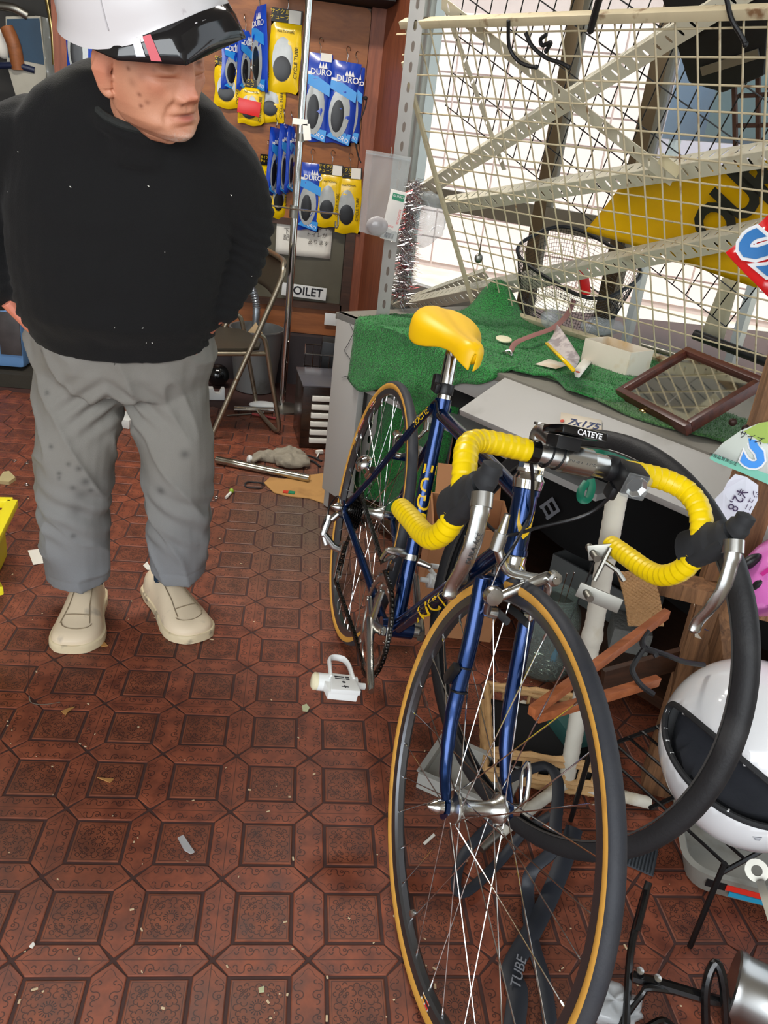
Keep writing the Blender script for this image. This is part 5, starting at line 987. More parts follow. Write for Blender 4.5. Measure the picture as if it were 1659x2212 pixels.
# head frame
def headM(y, p, r, pos, s=1.0):
    f = Vector((math.cos(y) * math.cos(p), math.sin(y) * math.cos(p), -math.sin(p))); l = Vector((-math.sin(y), math.cos(y), 0)); u = f.cross(l); c, q = math.cos(r), math.sin(r)
    l2 = l * c + u * q; u2 = l * -q + u * c
    return Matrix(((f.x * s, l2.x * s, u2.x * s, pos[0]), (f.y * s, l2.y * s, u2.y * s, pos[1]), (f.z * s, l2.z * s, u2.z * s, pos[2]), (0, 0, 0, 1)))
HM = headM(math.radians(-39), math.radians(13), math.radians(11), (-0.208, 0.72, 1.272), 1.05)
def head_mesh(mb):
    nzv, nt = 110, 132; rings = []
    zs = np.linspace(-0.118, 0.115, nzv)
    kz = [-0.118, -0.112, -0.100, -0.085, -0.065, -0.04, -0.015, 0.01, 0.035, 0.06, 0.085, 0.105, 0.115]
    kw = [0.014, 0.032, 0.049, 0.060, 0.066, 0.069, 0.071, 0.073, 0.075, 0.073, 0.062, 0.038, 0.006]
    kf = [0.062, 0.078, 0.086, 0.086, 0.085, 0.084, 0.083, 0.085, 0.089, 0.089, 0.078, 0.05, 0.006]
    kb = [-0.03, -0.035, -0.04, -0.05, -0.066, -0.082, -0.092, -0.098, -0.101, -0.098, -0.085, -0.05, -0.006]
    G = [(.008, .030, .034, .020, .007), (-.016, .032, .013, .014, .010), (.0095, .032, .0110, .0120, .0070), (-.0035, .032, .0035, .014, .0022), (.0080, .034, -.006, .013, .0065), (-.0065, .034, -.0155, .016, .003),
         (.007, .052, -.026, .017, .014), (-.007, .047, -.062, .014, .018), (.0120, .0155, -.045, .0068, .0072), (-.0065, .0225, -.050, .0045, .009), (-.0065, .0285, -.062, .0045, .009), (-.0050, .033, -.076, .0045, .009), (.0045, .047, -.088, .014, .013), (-.003, .040, -.100, .006, .010), (.004, .028, -.044, .008, .010), (-.004, .0235, -.073, .006, .004)]
    G1 = [(.012, 0, .008, .0075, .018), (.018, 0, -.016, .0090, .016), (.024, 0, -.037, .0120, .0110), (-.004, 0, .028, .010, .006), (.004, 0, -.0615, .020, .0075), (-.0075, 0, -.0695, .019, .0024), (.0055, 0, -.0765, .015, .0055), (-.0045, 0, -.087, .018, .004), (.007, 0, -.101, .017, .0095), (-.003, 0, -.056, .003, .006)]
    for z in zs:
        w = np.interp(z, kz, kw); f_ = np.interp(z, kz, kf); bk = np.interp(z, kz, kb); ring = []
        for k in range(nt):
            th = 2 * PI * k / nt; c, s = math.cos(th), math.sin(th)
            y = w * math.copysign(abs(s) ** 0.86, s); x = (f_ if c > 0 else -bk) * math.copysign(abs(c) ** 0.86, c)
            if c > -0.1:
                fr = min(1, (c + 0.1) / 0.4); d = 0
                for A, y0, z0, sy, sz in G:
                    for sg in (-1, 1): d += A * math.exp(-((y - sg * y0) / sy) ** 2 - ((z - z0) / sz) ** 2)
                for A, y0, z0, sy, sz in G1: d += A * math.exp(-((y - y0) / sy) ** 2 - ((z - z0) / sz) ** 2)
                x += d * fr
            ring.append(HM @ Vector((x, y, z)))
        rings.append(ring)
    mb.loft(rings)
    for sg in (-1, 1):   # ears: bowl with a rolled rim and lobe
        E0 = Vector((-0.012, sg * 0.0765, -0.028)); ef = frame(E0, (0.22, 0, 1), y=(0.80, -sg * 0.55, 0))
        path = [(0.030, 0.002), (0.034, -0.010), (0.028, -0.019), (0.012, -0.0225), (-0.006, -0.019), (-0.018, -0.012), (-0.029, -0.004), (-0.034, 0.006), (-0.028, 0.011)]
        pts = smooth_path([ef @ Vector((a, b_, 0.004)) for a, b_ in path], 5); rs_ = [0.0042] * len(pts)
        for i in range(len(pts)): 
            if i > len(pts) * 0.62: rs_[i] = 0.0055 + 0.002 * math.sin((i / len(pts) - .62) / .38 * PI)
        mb.tube([HM @ p for p in pts], rs_, 10)
        mb.tube([HM @ (ef @ Vector(p)) for p in ((0.026, -0.004, 0.0), (0.0, -0.008, -0.003), (-0.026, 0.0, 0.0))], [(0.004, 0.013), (0.004, 0.017), (0.004, 0.012)], 10, up=(HM.to_3x3() @ (ef.to_3x3() @ Vector((0, 0, 1)))))
        mb.tube([HM @ (ef @ Vector(p)) for p in ((0.016, -0.012, 0.003), (0.0, -0.013, 0.004), (-0.014, -0.007, 0.003))], 0.0032, 8)
        mb.sphere(HM @ (ef @ Vector((-0.006, 0.009, 0.004))), 0.006, 10, 8)
sk = MB(); head_mesh(sk)
nb0 = Vector((-0.245, 0.835, 1.14)); nb1 = HM @ Vector((-0.02, 0, -0.055)); sk.tube([nb0, nb0.lerp(nb1, .5), nb1], [0.066, 0.058, 0.056], 20)
sk.tube([HM @ Vector((-0.01, 0, -0.08)), HM @ Vector((0.03, 0, -0.10)), HM @ Vector((0.055, 0, -0.108))], [0.048, 0.036, 0.02], 16)
sk.tube([nb0 + Vector((0, 0.0, 0.03)), Vector((-0.28, 0.90, 1.08)), Vector((-0.31, 0.955, 0.9)), Vector((-0.325, 0.99, 0.70))], [0.06, 0.1, 0.12, 0.12], 14)
armR = [Vector((-0.475, 0.90, 1.10)), Vector((-0.595, 0.99, 0.925)), Vector((-0.540, 0.932, 0.785))]; armL = [Vector((-0.112, 0.885, 1.10)), Vector((-0.070, 0.975, 0.965)), Vector((-0.122, 0.950, 0.785))]
for A, sg in ((armR, 1), (armL, -1)):
    sk.tube([A[0].lerp(Vector((-0.28, 0.9, 1.08)), 0.8), A[0]], [0.05, 0.045], 12); sk.tube([A[0], A[0].lerp(A[1], .5), A[1], A[1].lerp(A[2], .5), A[2]], [0.042, 0.04, 0.036, 0.033, 0.026], 12)
    wr_ = A[2]; hd = Vector((0.044, 0.024, -0.058)).normalized()
    if sg < 0: hd = Vector((-0.038, 0.02, -0.058)).normalized()
    pc = wr_ + hd * 0.05; side = hd.cross(Vector((sg, 0.25, 0))).normalized(); pn = side.cross(hd).normalized()
    sk.tube([wr_ - hd * 0.01, wr_ + hd * 0.02, pc, wr_ + hd * 0.085], [(0.020, 0.028), (0.019, 0.034), (0.018, 0.042), (0.014, 0.040)], 14, up=pn)
    for i, (o_, l_) in enumerate(((-0.030, 0.066), (-0.010, 0.076), (0.010, 0.072), (0.029, 0.056))):
        b0 = wr_ + hd * 0.08 + side * o_; cur = pn * (-sg) * 0.0
        sk.tube([b0, b0 + hd * l_ * 0.45 + side * o_ * 0.1, b0 + hd * l_ * 0.8 - pn * 0.010, b0 + hd * l_ - pn * 0.02], [0.0095, 0.0088, 0.008, 0.006], 10)
    b0 = wr_ + hd * 0.03 - side * 0.034; sk.tube([b0, b0 + hd * 0.03 - side * 0.018 - pn * 0.01, b0 + hd * 0.06 - side * 0.02 - pn * 0.02], [0.011, 0.0105, 0.008], 10)
for lx, ly in ((-0.44, 0.965), (-0.204, 1.0)): sk.tube([Vector((-0.325 + (lx + .325) * .7, 1.0, 0.70)), Vector((lx, ly, 0.4)), Vector((lx, ly + 0.02, 0.08)), Vector((lx, ly, 0.05))], [0.09, 0.055, 0.035, 0.03], 12)
bme = voxel(sk, 0.0018, 2, 0.35); V, NRM = arrs(bme)
HI = np.array(HM.inverted()); Lh = V @ HI[:3, :3].T + HI[:3, 3]
skin = np.array(lin((214, 150, 118))); cols = np.tile(skin, (len(V), 1))
def mixc(mask, c): 
    global cols
    cols = cols * (1 - mask[:, None]) + np.array(lin(c)) * mask[:, None]
def gm(c, s): return np.exp(-(((Lh - np.array(c)) / np.array(s)) ** 2).sum(1))
big = nz(V, (28, 28, 28), 3.1); mixc(np.clip(big * 0.55, 0, 0.4), (196, 122, 92)); mixc(np.clip(-big * 0.5, 0, 0.35), (222, 170, 138))
face = (Lh[:, 2] > -0.13) & (Lh[:, 2] < 0.12)
mixc(0.55 * gm((0.10, 0, -0.04), (0.03, 0.02, 0.02)), (214, 124, 98)); mixc(0.4 * (gm((0.075, -0.05, -0.03), (0.03, 0.02, 0.02)) + gm((0.075, 0.05, -0.03), (0.03, 0.02, 0.02))), (216, 128, 100))
mixc(0.8 * gm((0.09, 0, -0.0735), (0.03, 0.018, 0.0048)), (190, 104, 96)); mixc(0.75 * gm((0.09, 0, -0.0695), (0.03, 0.019, 0.0020)), (90, 40, 36))
for sg in (-1, 1):
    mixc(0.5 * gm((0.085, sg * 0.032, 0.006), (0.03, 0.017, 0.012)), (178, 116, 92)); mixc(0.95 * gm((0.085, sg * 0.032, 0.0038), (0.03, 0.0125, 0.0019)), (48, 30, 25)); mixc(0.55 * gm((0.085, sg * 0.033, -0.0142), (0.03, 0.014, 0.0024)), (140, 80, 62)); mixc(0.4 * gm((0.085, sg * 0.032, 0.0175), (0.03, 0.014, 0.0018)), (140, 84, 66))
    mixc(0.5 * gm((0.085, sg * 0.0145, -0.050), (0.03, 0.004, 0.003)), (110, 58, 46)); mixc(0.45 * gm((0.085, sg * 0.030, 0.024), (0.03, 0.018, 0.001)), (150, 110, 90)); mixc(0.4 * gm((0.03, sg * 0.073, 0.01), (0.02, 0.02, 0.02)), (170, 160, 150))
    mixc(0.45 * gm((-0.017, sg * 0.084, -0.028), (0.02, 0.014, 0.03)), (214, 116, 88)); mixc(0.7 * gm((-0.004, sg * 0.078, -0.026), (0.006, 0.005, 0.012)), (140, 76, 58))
rngs = random.Random(5)
for sx, sy, sz, r, d_ in [(0.02, -0.07, 0.0, .003, .8), (0.03, -0.068, -0.012, .003, .7), (0.052, -0.058, 0.008, .0035, .7), (0.06, -0.052, -0.03, .003, .6), (0.045, -0.06, -0.045, .003, .7), (0.056, -0.055, -0.055, .0035, .8), (0.045, -0.058, -0.062, .003, .8), (0.065, -0.048, -0.005, .003, .6), (0.04, -0.064, 0.016, .004, .5), (0.035, -0.064, -0.03, .006, .35), (0.05, -0.058, -0.018, .006, .3), (0.085, 0.03, -0.07, .002, .6)]:
    mixc(d_ * gm((sx, sy, sz), (r * 1.2, r * 1.2, r * 1.1)), (118, 60, 40))
stub = gm((0.085, 0, -0.108), (0.035, 0.034, 0.012)); mixc(np.clip(stub * (0.5 + 0.9 * nz(V, (420, 420, 420), 1.0)), 0, 0.75), (224, 214, 204))
wrist = (V[:, 2] < 0.86); cols[wrist] = np.array(lin((226, 138, 112)))
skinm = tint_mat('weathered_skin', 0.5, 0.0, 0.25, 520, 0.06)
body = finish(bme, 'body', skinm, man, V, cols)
# ---- sweater
sw = MB(); secs = [(0.715, -.322, .985, .188, .150), (0.735, -.322, .982, .200, .160), (.78, -.320, .975, .213, .170), (.88, -.317, .960, .222, .172), (.98, -.305, .935, .226, .160), (1.08, -.292, .905, .222, .146), (1.15, -.283, .885, .205, .130), (1.20, -.276, .868, .168, .112), (1.235, -.270, .855, .115, .092), (1.255, -.266, .845, .07, .06)]
sw.loft([[Vector((cx + a * math.copysign(abs(math.cos(t)) ** 0.85, math.cos(t)), cy + b_ * math.copysign(abs(math.sin(t)) ** 0.9, math.sin(t)) - (0.025 * max(0, -math.sin(t)) if 0.74 < z < 1.0 else 0), z - 0.018 * max(0, -math.sin(t)) * (1 if z < 0.75 else 0))) for t in [2 * PI * k / 40 for k in range(40)]] for z, cx, cy, a, b_ in secs])
for A in (armR, armL):
    inn = A[0].lerp(Vector((-0.28, 0.9, 1.08)), 0.55); P_ = smooth_path([inn, A[0], A[1], A[2]], 6); n_ = len(P_)
    sw.tube(P_, [np.interp(i / (n_ - 1), [0, .3, .55, .68, .85, .97, 1], [.085, .082, .068, .066, .056, .047, .044]) for i in range(n_)], 18)
cn_ = Vector((0.10, -0.52, 0.83)).normalized(); cc_ = Vector((-0.243, 0.802, 1.178)); cfm = zframe(cc_, cn_)
sw.tube([cfm @ Vector((0.088 * math.cos(2 * PI * i / 32), 0.076 * math.sin(2 * PI * i / 32), 0)) for i in range(32)], 0.010, 8, loop=True)
sw.tube([cfm @ Vector((0.0, 0.0, -0.05)), cfm @ Vector((0, 0, -0.006))], [(0.095, 0.085), (0.084, 0.072)], 24)
sme = voxel(sw, 0.0055, 6, 0.5); V, NRM = arrs(sme)
d_ = 0.0045 * nz(V, (7, 7, 12), 2.0) + 0.003 * nz(V, (20, 20, 26), 6.0)
for A in (armR, armL):   # bunched sleeve near elbow and cuff
    for c_, s_ in ((A[1], 0.09), (A[2], 0.06)):
        q = np.linalg.norm(V - np.array(c_), axis=1); ax = np.array((A[2] - A[1]).normalized()); al_ = (V - np.array(c_)) @ ax
        d_ += 0.006 * np.exp(-(q / s_) ** 2) * np.sin(al_ * 260 + 5 * nz(V, (14, 14, 14), 9.0))
hem = np.exp(-((V[:, 2] - 0.735) / 0.02) ** 2); d_ += -0.004 * hem
d_ += 0.008 * np.exp(-((V[:, 2] - 1.02) / 0.1) ** 2) * nz(V, (9, 9, 5), 12.0)
V = V + NRM * d_[:, None]
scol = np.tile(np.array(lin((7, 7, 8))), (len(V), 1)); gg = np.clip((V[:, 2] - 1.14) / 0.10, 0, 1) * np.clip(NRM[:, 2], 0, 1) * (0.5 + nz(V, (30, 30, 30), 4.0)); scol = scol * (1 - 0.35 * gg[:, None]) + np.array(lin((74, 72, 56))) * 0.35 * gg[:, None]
sweater = finish(sme, 'sweater', tint_mat('black_wool_knit', 0.95, 0, 0.5, 420, 0.25, 0.03), man, V, scol)
ng = MB(); ng.tube([cfm @ Vector((0.079 * math.cos(2 * PI * i / 40), 0.067 * math.sin(2 * PI * i / 40), 0.012)) for i in range(40)], 0.0075, 8, loop=True); ng.build('ribbed_collar', mat('dark_grey_rib', (44, 46, 44), 0.9, 0, 0.2, 200, bump=0.4, bscale=300), sweater, world=True)
lint = MB(); rn = random.Random(3); cand = np.where((NRM[:, 1] < -0.5))[0]
for i in rn.sample(list(cand), 14):
    p = Vector(V[i]) + Vector(NRM[i]) * 0.001; r = rn.choice((0.0007, 0.0009, 0.0013)); lint.box(p, (r, r, r * rn.choice((1, 2.5))), rotm('Y', rn.random() * 3))
stuff(lint.build('lint_specks', paper, sweater, world=True))
# ---- trousers
tr_ = MB(); tr_.loft([[Vector((cx + a * math.cos(t), cy + b_ * math.sin(t), z)) for t in [2 * PI * k / 32 for k in range(32)]] for z, cx, cy, a, b_ in [(.60, -.325, 1.0, .185, .13), (.66, -.325, .995, .203, .146), (.71, -.325, .992, .208, .148), (.75, -.325, .99, .200, .144), (.79, -.325, .985, .186, .136)]])
legA = smooth_path([Vector((-.412, 1.0, .66)), Vector((-.425, .985, .56)), Vector((-.436, .957, .42)), Vector((-.443, .952, .27)), Vector((-.445, .962, .103))], 6); legB = smooth_path([Vector((-.238, 1.0, .66)), Vector((-.222, .99, .56)), Vector((-.202, .965, .44)), Vector((-.199, .972, .28)), Vector((-.204, 1.0, .116))], 6)
tr_.tube(legA, [np.interp(i / 24, [0, .2, .5, .75, 1], [.10, .103, .089, .084, .078]) for i in range(25)], 24); tr_.tube(legB, [np.interp(i / 24, [0, .2, .5, .75, 1], [.10, .098, .083, .078, .071]) for i in range(25)], 24)
tme = voxel(tr_, 0.005, 5, 0.5); V, NRM = arrs(tme)
ridge = 1 - np.abs(nz(np.c_[V[:, 0] * 1.0 + V[:, 2] * 0.5, V[:, 1], V[:, 2]], (11, 9, 4.5), 7.0)) * 2
d_ = 0.009 * (np.clip(ridge, 0, 1) ** 3) - 0.003 + 0.003 * nz(V, (22, 22, 14), 1.0)
kn = np.exp(-((V[:, 2] - 0.30) / 0.07) ** 2); d_ += 0.006 * kn * np.sin(V[:, 2] * 95 + V[:, 0] * 60 + 3 * nz(V, (8, 8, 8), 2.2))
cr_ = np.exp(-((V[:, 2] - 0.58) / 0.06) ** 2 - ((V[:, 0] + 0.335) / 0.10) ** 2); d_ += 0.008 * cr_ * np.sin((np.abs(V[:, 0] + 0.335) * 1.0 + V[:, 2] * 1.2) * 110)
mid = np.where(V[:, 0] < -0.325, 0.103, 0.116)
d_ += -0.0015 * np.exp(-((V[:, 2] - mid - 0.024) / 0.0035) ** 2); V = V + NRM * d_[:, None]
tcol = np.tile(np.array(lin((134, 131, 124))), (len(V), 1)); f_ = np.clip((0.45 - V[:, 2]) / 0.35, 0, 1)[:, None]; tcol = tcol * (1 - 0.55 * f_) + np.array(lin((124, 132, 144))) * 0.55 * f_  # blue sky light on the lower legs is painted into the colour
w_ = np.clip(nz(V, (9, 9, 9), 20.0), 0, 1)[:, None]; tcol = tcol * (1 - 0.45 * w_) + np.array(lin((108, 102, 92))) * 0.45 * w_
for (u, v, r) in [(172, 1010, 7), (185, 1040, 9), (160, 1050, 6), (195, 1062, 6), (130, 1020, 5), (110, 965, 5), (150, 1000, 5), (175, 1068, 12), (165, 1100, 16), (95, 855, 5), (88, 762, 3), (320, 872, 5), (398, 985, 10), (345, 1065, 10), (300, 1110, 14), (160, 1155, 6), (130, 1030, 4)]:
    c_ = np.array(ony(u, v, 0.88)); q = ((V[:, [0, 2]] - c_[[0, 2]]) ** 2).sum(1); s_ = np.exp(-(q / (r * 0.001) ** 2))[:, None] * (0.75 if r < 12 else 0.4) * (V[:, 1] < 0.97)[:, None]; tcol = tcol * (1 - s_) + np.array(lin((74, 72, 70))) * s_
trousers = finish(tme, 'trousers', tint_mat('faded_grey_cotton', 0.9, 0, 0.3, 700, 0.08), man, V, tcol)
fly = MB(); fly.tube([ony(248, 785, 0.842), ony(243, 815, 0.862), ony(241, 835, 0.872), ony(252, 836, 0.872)], 0.0012, 5); fly.build('fly_seam', mat('seam_grey', (96, 94, 88), 0.9), trousers, world=True)
# ---- socks and slip-on shoes
cream_up = mat('cream_shoe_leather', (222, 204, 176), 0.5, 0, 0.08, 12, stain=((150, 140, 128), 16, 0.62, 0.8), bump=0.1, bscale=60); sole_m = mat('scuffed_sole', (214, 198, 164), 0.6, 0, 0.12, 20, stain=((90, 84, 80), 26, 0.58, 0.75))
def shoe(toe, heel, flip):
    ax = (Vector(toe) - Vector(heel)); Ln = ax.length; F = frame(Vector(heel), ax, z=(0, 0, 1))
    # (x, half width, top height, centre shift)
    S_ = [(0.0, .012, .050, 0), (0.004, .021, .060, 0), (0.012, .030, .070, 0), (0.05, .036, .078, 0), (0.09, .037, .086, .0), (0.12, .038, .086, .003), (0.155, .043, .073, .006), (0.19, .049, .060, .009), (0.215, .050, .053, .010), (0.235, .048, .049, .009), (0.250, .043, .045, .007), (0.260, .036, .041, .006), (0.267, .028, .036, .005), (0.272, .016, .031, .004), (0.2735, .006, .027, .004)]
    S_ = [(x, w * 1.2, h * 1.08, sh) for x, w, h, sh in S_]; k_ = Ln / 0.272; rings = []; sr = []
    for x, w, h, sh in S_:
        c = sh * flip; rr = []
        for i in range(24):
            t = 2 * PI * i / 24; cs, sn = math.cos(t), math.sin(t)
            z = 0.024 + (h - 0.024) * max(0, sn) ** 0.75 if sn > 0 else 0.016; y = c + w * math.copysign(abs(cs) ** 0.75, cs) * (1 - 0.18 * max(0, sn))
            rr.append(F @ Vector((x * k_, y, z)))
        rings.append(rr)
        sr.append([F @ Vector((x * k_ + (0.003 if x > .26 else (-0.003 if x < .01 else 0)), c + (w + 0.0035) * a, zz)) for a, zz in ((-1, 0.001), (1, 0.001), (1.02, 0.012), (1.0, 0.021), (0.9, 0.0235), (-0.9, 0.0235), (-1.0, 0.021), (-1.02, 0.012))])
    m = MB(); m.loft(rings); o = m.build('shoe', cream_up, man, world=True, subsurf=1, angle=180)
    m = MB(); m.loft(sr); m.build('sole', sole_m, o, world=True, angle=50)
    # stitched panel on the instep
    def top(x, y):
        xs = [s[0] for s in S_]; w = np.interp(x, xs, [s[1] for s in S_]); h = np.interp(x, xs, [s[2] for s in S_]); c = np.interp(x, xs, [s[3] for s in S_]) * flip
        q = min(0.985, abs(y - c) / w); return F @ Vector((x * k_, y, 0.024 + (h - 0.024) * max(0, 1 - q ** 2.67) ** 0.375 * 0.985 + 0.0006))
    m = MB()
    for sg in (-1, 1): m.tube([top(x, (np.interp(x, [0, .06, .12, .17, .22], [.026, .026, .020, .024, .034])) * sg + .006 * flip) for x in np.linspace(0.09, 0.222, 14)], 0.0011, 6)
    m.tube([top(0.222 + 0.024 * math.cos(t) * 0.9 - 0.0, .010 * flip + 0.035 * math.sin(t)) for t in np.linspace(-PI / 2, PI / 2, 12)], 0.0011, 6); m.tube([top(0.198, .008 * flip + 0.028 * y_) for y_ in np.linspace(-1, 1, 9)], 0.0016, 6); m.tube([top(0.118, .003 * flip + 0.022 * y_) for y_ in np.linspace(-1, 1, 9)], 0.0014, 6)
    stuff(m.build('stitched_seam', mat('shoe_seam', (140, 124, 100), 0.6), o, world=True)); return o
shoe((-0.425, 0.775, 0), (-0.432, 1.045, 0), 1); shoe((-0.122, 0.852, 0), (-0.285, 1.085, 0), -1)
navy = mat('navy_sock', (16, 44, 66), 0.95, 0, 0.2, 200, bump=0.3)
for c_, dx in ((Vector((-0.430, 0.995, 0)), 0.0), (Vector((-0.235, 1.02, 0)), 0.0)):
    m = MB(); m.tube([c_ + Vector((0, 0.005, 0.05)), c_ + Vector((0.0, 0.0, 0.10)), c_ + Vector((0, -0.005, 0.17))], [(0.034, 0.04), (0.034, 0.038), (0.04, 0.04)], 18); m.build('sock', navy, man, world=True)
# ---- helmet with dark visor
hw = mat('scuffed_white_shell', (226, 222, 222), 0.3, 0, 0.03, 10, coat=0.3, stain=((190, 180, 182), 30, 0.68, 0.74)); vis = mat('smoked_visor', (26, 26, 28), 0.12, 0, 0.05, coat=0.5)
HMH = None
def hz(th): return 0.012 + 0.040 * max(0, math.cos(th)) ** 1.5 - 0.016 * max(0, -math.cos(th)) ** 1.2
HT_ = Matrix.Translation((0, -0.12, 0.014)) @ rotm('X', math.radians(13)) @ Matrix.Translation((0, 0.12, -0.014))
def hp(th, e, g=0.0):
    """e 0 rim .. 1 crown"""
    z0 = hz(th); z = z0 + (0.165 - z0) * math.sin(e * PI / 2); q = max(0.0, 1 - ((z - 0.005) / 0.1605) ** 2) ** 0.5 if z > 0.005 else 1
    q = max(0, 1 - (max(0, z - 0.02) / 0.1455) ** 2.3) ** 0.5
    rx = 0.136 if math.cos(th) > 0 else 0.150; return Vector((-0.006 + (rx + g) * q * math.cos(th), (0.120 + g) * q * math.sin(th), z))
HMH = HM @ HT_
m = MB(); rings = []
for e in [0.0, 0.03, 0.08, 0.15, 0.25, 0.36, 0.48, 0.6, 0.72, 0.84, 0.93, 0.985]:
    rings.append([HMH @ hp(2 * PI * k / 48, e, 0.006 * max(0, 1 - e / 0.06)) for k in range(48)])
inner = [[HMH @ (hp(2 * PI * k / 48, e, -0.008) + Vector((0, 0, 0.004))) for k in range(48)] for e in (0.3, 0.0)]
m.loft(inner + rings, caps=False); m.add([rings[-1][k] for k in range(48)], [tuple(range(48))]); helm = m.build('helmet', hw, man, world=True, angle=40)
m = MB()
for k_, (x0, w0) in enumerate(((0.0, .0),)): pass
m.tube([HMH @ (hp(a, 0.1 + 0.9 * t * 0.9, 0.001)) for a, t in [(-1.15 - 0.25 * t, t) for t in np.linspace(0, 1, 12)]], 0.0012, 5); m.build('shell_crease', mat('crease_white', (206, 202, 204), 0.3), helm, world=True)
def vtop(s): # s -1..1 along the visor
    return hp(s * 1.45, 0.02 + 0.035 * max(0, 1 - abs(s) / 0.62) ** 0.7, 0.0015)
def vbot(s):
    pts = [(-1.0, hp(-1.45, 0.0, 0.002)), (-0.72, Vector((0.068, -0.118, 0.012))), (-0.34, Vector((0.150, -0.060, 0.012))), (0.34, Vector((0.150, 0.060, 0.016))), (0.72, Vector((0.068, 0.118, 0.012))), (1.0, hp(1.45, 0.0, 0.002))]
    for (a, pa), (b_, pb) in zip(pts, pts[1:]):
        if a <= s <= b_ + 1e-9: return pa.lerp(pb, (s - a) / (b_ - a))
    return pts[-1][1]
m = MB(); ss = sorted(set(list(np.linspace(-1, 1, 29)) + [-0.34, 0.34, -0.72, 0.72])); m.loft([[HMH @ vtop(s).lerp(vbot(s), t) for t in (0, .33, .66, 1)] for s in ss], False, False); visor = m.build('visor', vis, helm, world=True, solid=0.003, angle=25)
m = MB(); 
for t0_, t1_ in ((0.62, 0.78),):
    m.loft([[HMH @ (vtop(s).lerp(vbot(s), t) + Vector((0.0, -0.003, 0.002))) for t in (0.08, 0.95)] for s in (-0.52, -0.46)], False, False)
m.build('red_stripe', mat('pink_red_sticker', (214, 70, 84), 0.3), visor, world=True)
m = MB(); m.loft([[HMH @ (vtop(s).lerp(vbot(s), t) + Vector((0.0, -0.003, 0.002))) for t in (0.1, 0.8)] for s in (-0.60, -0.545)], False, False); m.build('silver_stripe', mat('silver_sticker', (170, 168, 170), 0.3, 0.5), visor, world=True)
# ================================================================== things on the floor behind and beside the man
# folding chair
CFo = Vector((-0.26, 2.27, 0)); ca_ = Vector((0.942, 0.336, 0)); cb_ = Vector((-0.336, 0.942, 0))
chair = thing('folding_chair', 'old steel folding chair with dark brown seat and backrest behind the man', 'chair', frame(CFo, ca_, y=cb_))
ctube = mat('worn_chair_tube', (168, 158, 138), 0.35, 0.9, 0.12, 20, stain=((120, 84, 50), 26, 0.62, 0.72)); cpad = mat('brown_vinyl', (58, 52, 42), 0.45, 0, 0.1, 12)
W_ = 0.40
k = MB(); k.tube(smooth_path([(0, 0, 0.011), (0.10, 0, 0.26), (0.20, 0, 0.50), (0.262, 0.005, 0.655), (0.275, 0.03, 0.70), (0.285, 0.07, 0.715), (0.285, W_ / 2, 0.72), (0.285, W_ - 0.07, 0.715), (0.275, W_ - 0.03, 0.70), (0.262, W_ - 0.005, 0.655), (0.20, W_, 0.50), (0.10, W_, 0.26), (0, W_, 0.011)], 5), 0.011, 10); k.build('back_frame', ctube, chair)
k = MB(); k.tube(smooth_path([(0.19, 0.02, 0.43), (0.215, 0.02, 0.40), (0.25, 0.02, 0.24), (0.292, 0.02, 0.05), (0.29, 0.04, 0.013), (0.285, 0.1, 0.011), (0.285, W_ - 0.1, 0.011), (0.29, W_ - 0.04, 0.013), (0.292, W_ - 0.02, 0.05), (0.25, W_ - 0.02, 0.24), (0.215, W_ - 0.02, 0.40), (0.19, W_ - 0.02, 0.43)], 5), 0.010, 10); k.build('rear_leg_frame', ctube, chair)
k = MB(); k.tube([(-0.14, 0.025, 0.352), (0.235, 0.025, 0.352)], 0.010, 10); k.build('seat_rail', ctube, chair)
k = MB(); k.tube([(-0.14, W_ - 0.025, 0.352), (0.235, W_ - 0.025, 0.352)], 0.010, 10); k.build('seat_rail', ctube, chair)
k = MB(); k.prism([(-0.15, 0.02), (0.12, 0.02), (0.20, 0.05), (0.225, 0.12), (0.225, W_ - 0.12), (0.20, W_ - 0.05), (0.12, W_ - 0.02), (-0.15, W_ - 0.02)], 0.358, 0.376); k.build('seat', cpad, chair, bevel=0.006)
k = MB(); k.surf(lambda a, b_: Vector((0.235 + 0.045 * b_ + 0.03 * math.sin(a * PI) * 0.7, 0.012 + (W_ - 0.024) * a, 0.585 + 0.125 * b_)), 14, 6); k.build('backrest', cpad, chair, solid=0.008)
# galvanised bin with offcut and hose
bx_ = Vector((-0.135, 3.02, 0)); bino = thing('metal_bin', 'dented galvanised metal bin behind the folding chair', 'bin', bx_)
zinc = mat('dull_zinc', (152, 154, 154), 0.45, 0.7, 0.1, 8, stain=((120, 118, 112), 7, 0.55, 0.7))
k = MB(); k.lathe([(0.02, 0.003), (0.098, 0.003), (0.128, 0.30), (0.133, 0.302), (0.133, 0.308), (0.125, 0.308), (0.096, 0.012), (0.02, 0.012)], 36); k.build('body', zinc, bino)
k = MB(); k.prism([(-0.06, 0), (0.06, 0.0), (0.07, 0.02), (-0.02, 0.10)], -0.01, 0.01, frame(bx_ + Vector((-0.01, -0.03, 0.235)), (0.95, 0.1, -0.25), z=(0, -1, 0.1))); tag(k.build('wood_offcut', wood('pale_offcut', (196, 166, 124), (218, 190, 150)), bevel=0.001), 'pale wedge of wood sticking out of the metal bin', 'offcut')
hs = ony(548, 690, 3.06); k = MB(); pts = smooth_path([bx_ + Vector((-0.02, 0.05, 0.06)), ony(553, 690, 3.08), ony(553, 655, 3.10), ony(545, 625, 3.11), ony(528, 598, 3.12), ony(500, 580, 3.13)], 10); k.tube(pts, [0.017 + 0.0025 * (i % 2) for i in range(len(pts))], 12); tag(k.build('flexible_hose', mat('silver_hose', (150, 158, 166), 0.3, 0.8)), 'silver corrugated hose rising from the metal bin', 'hose')
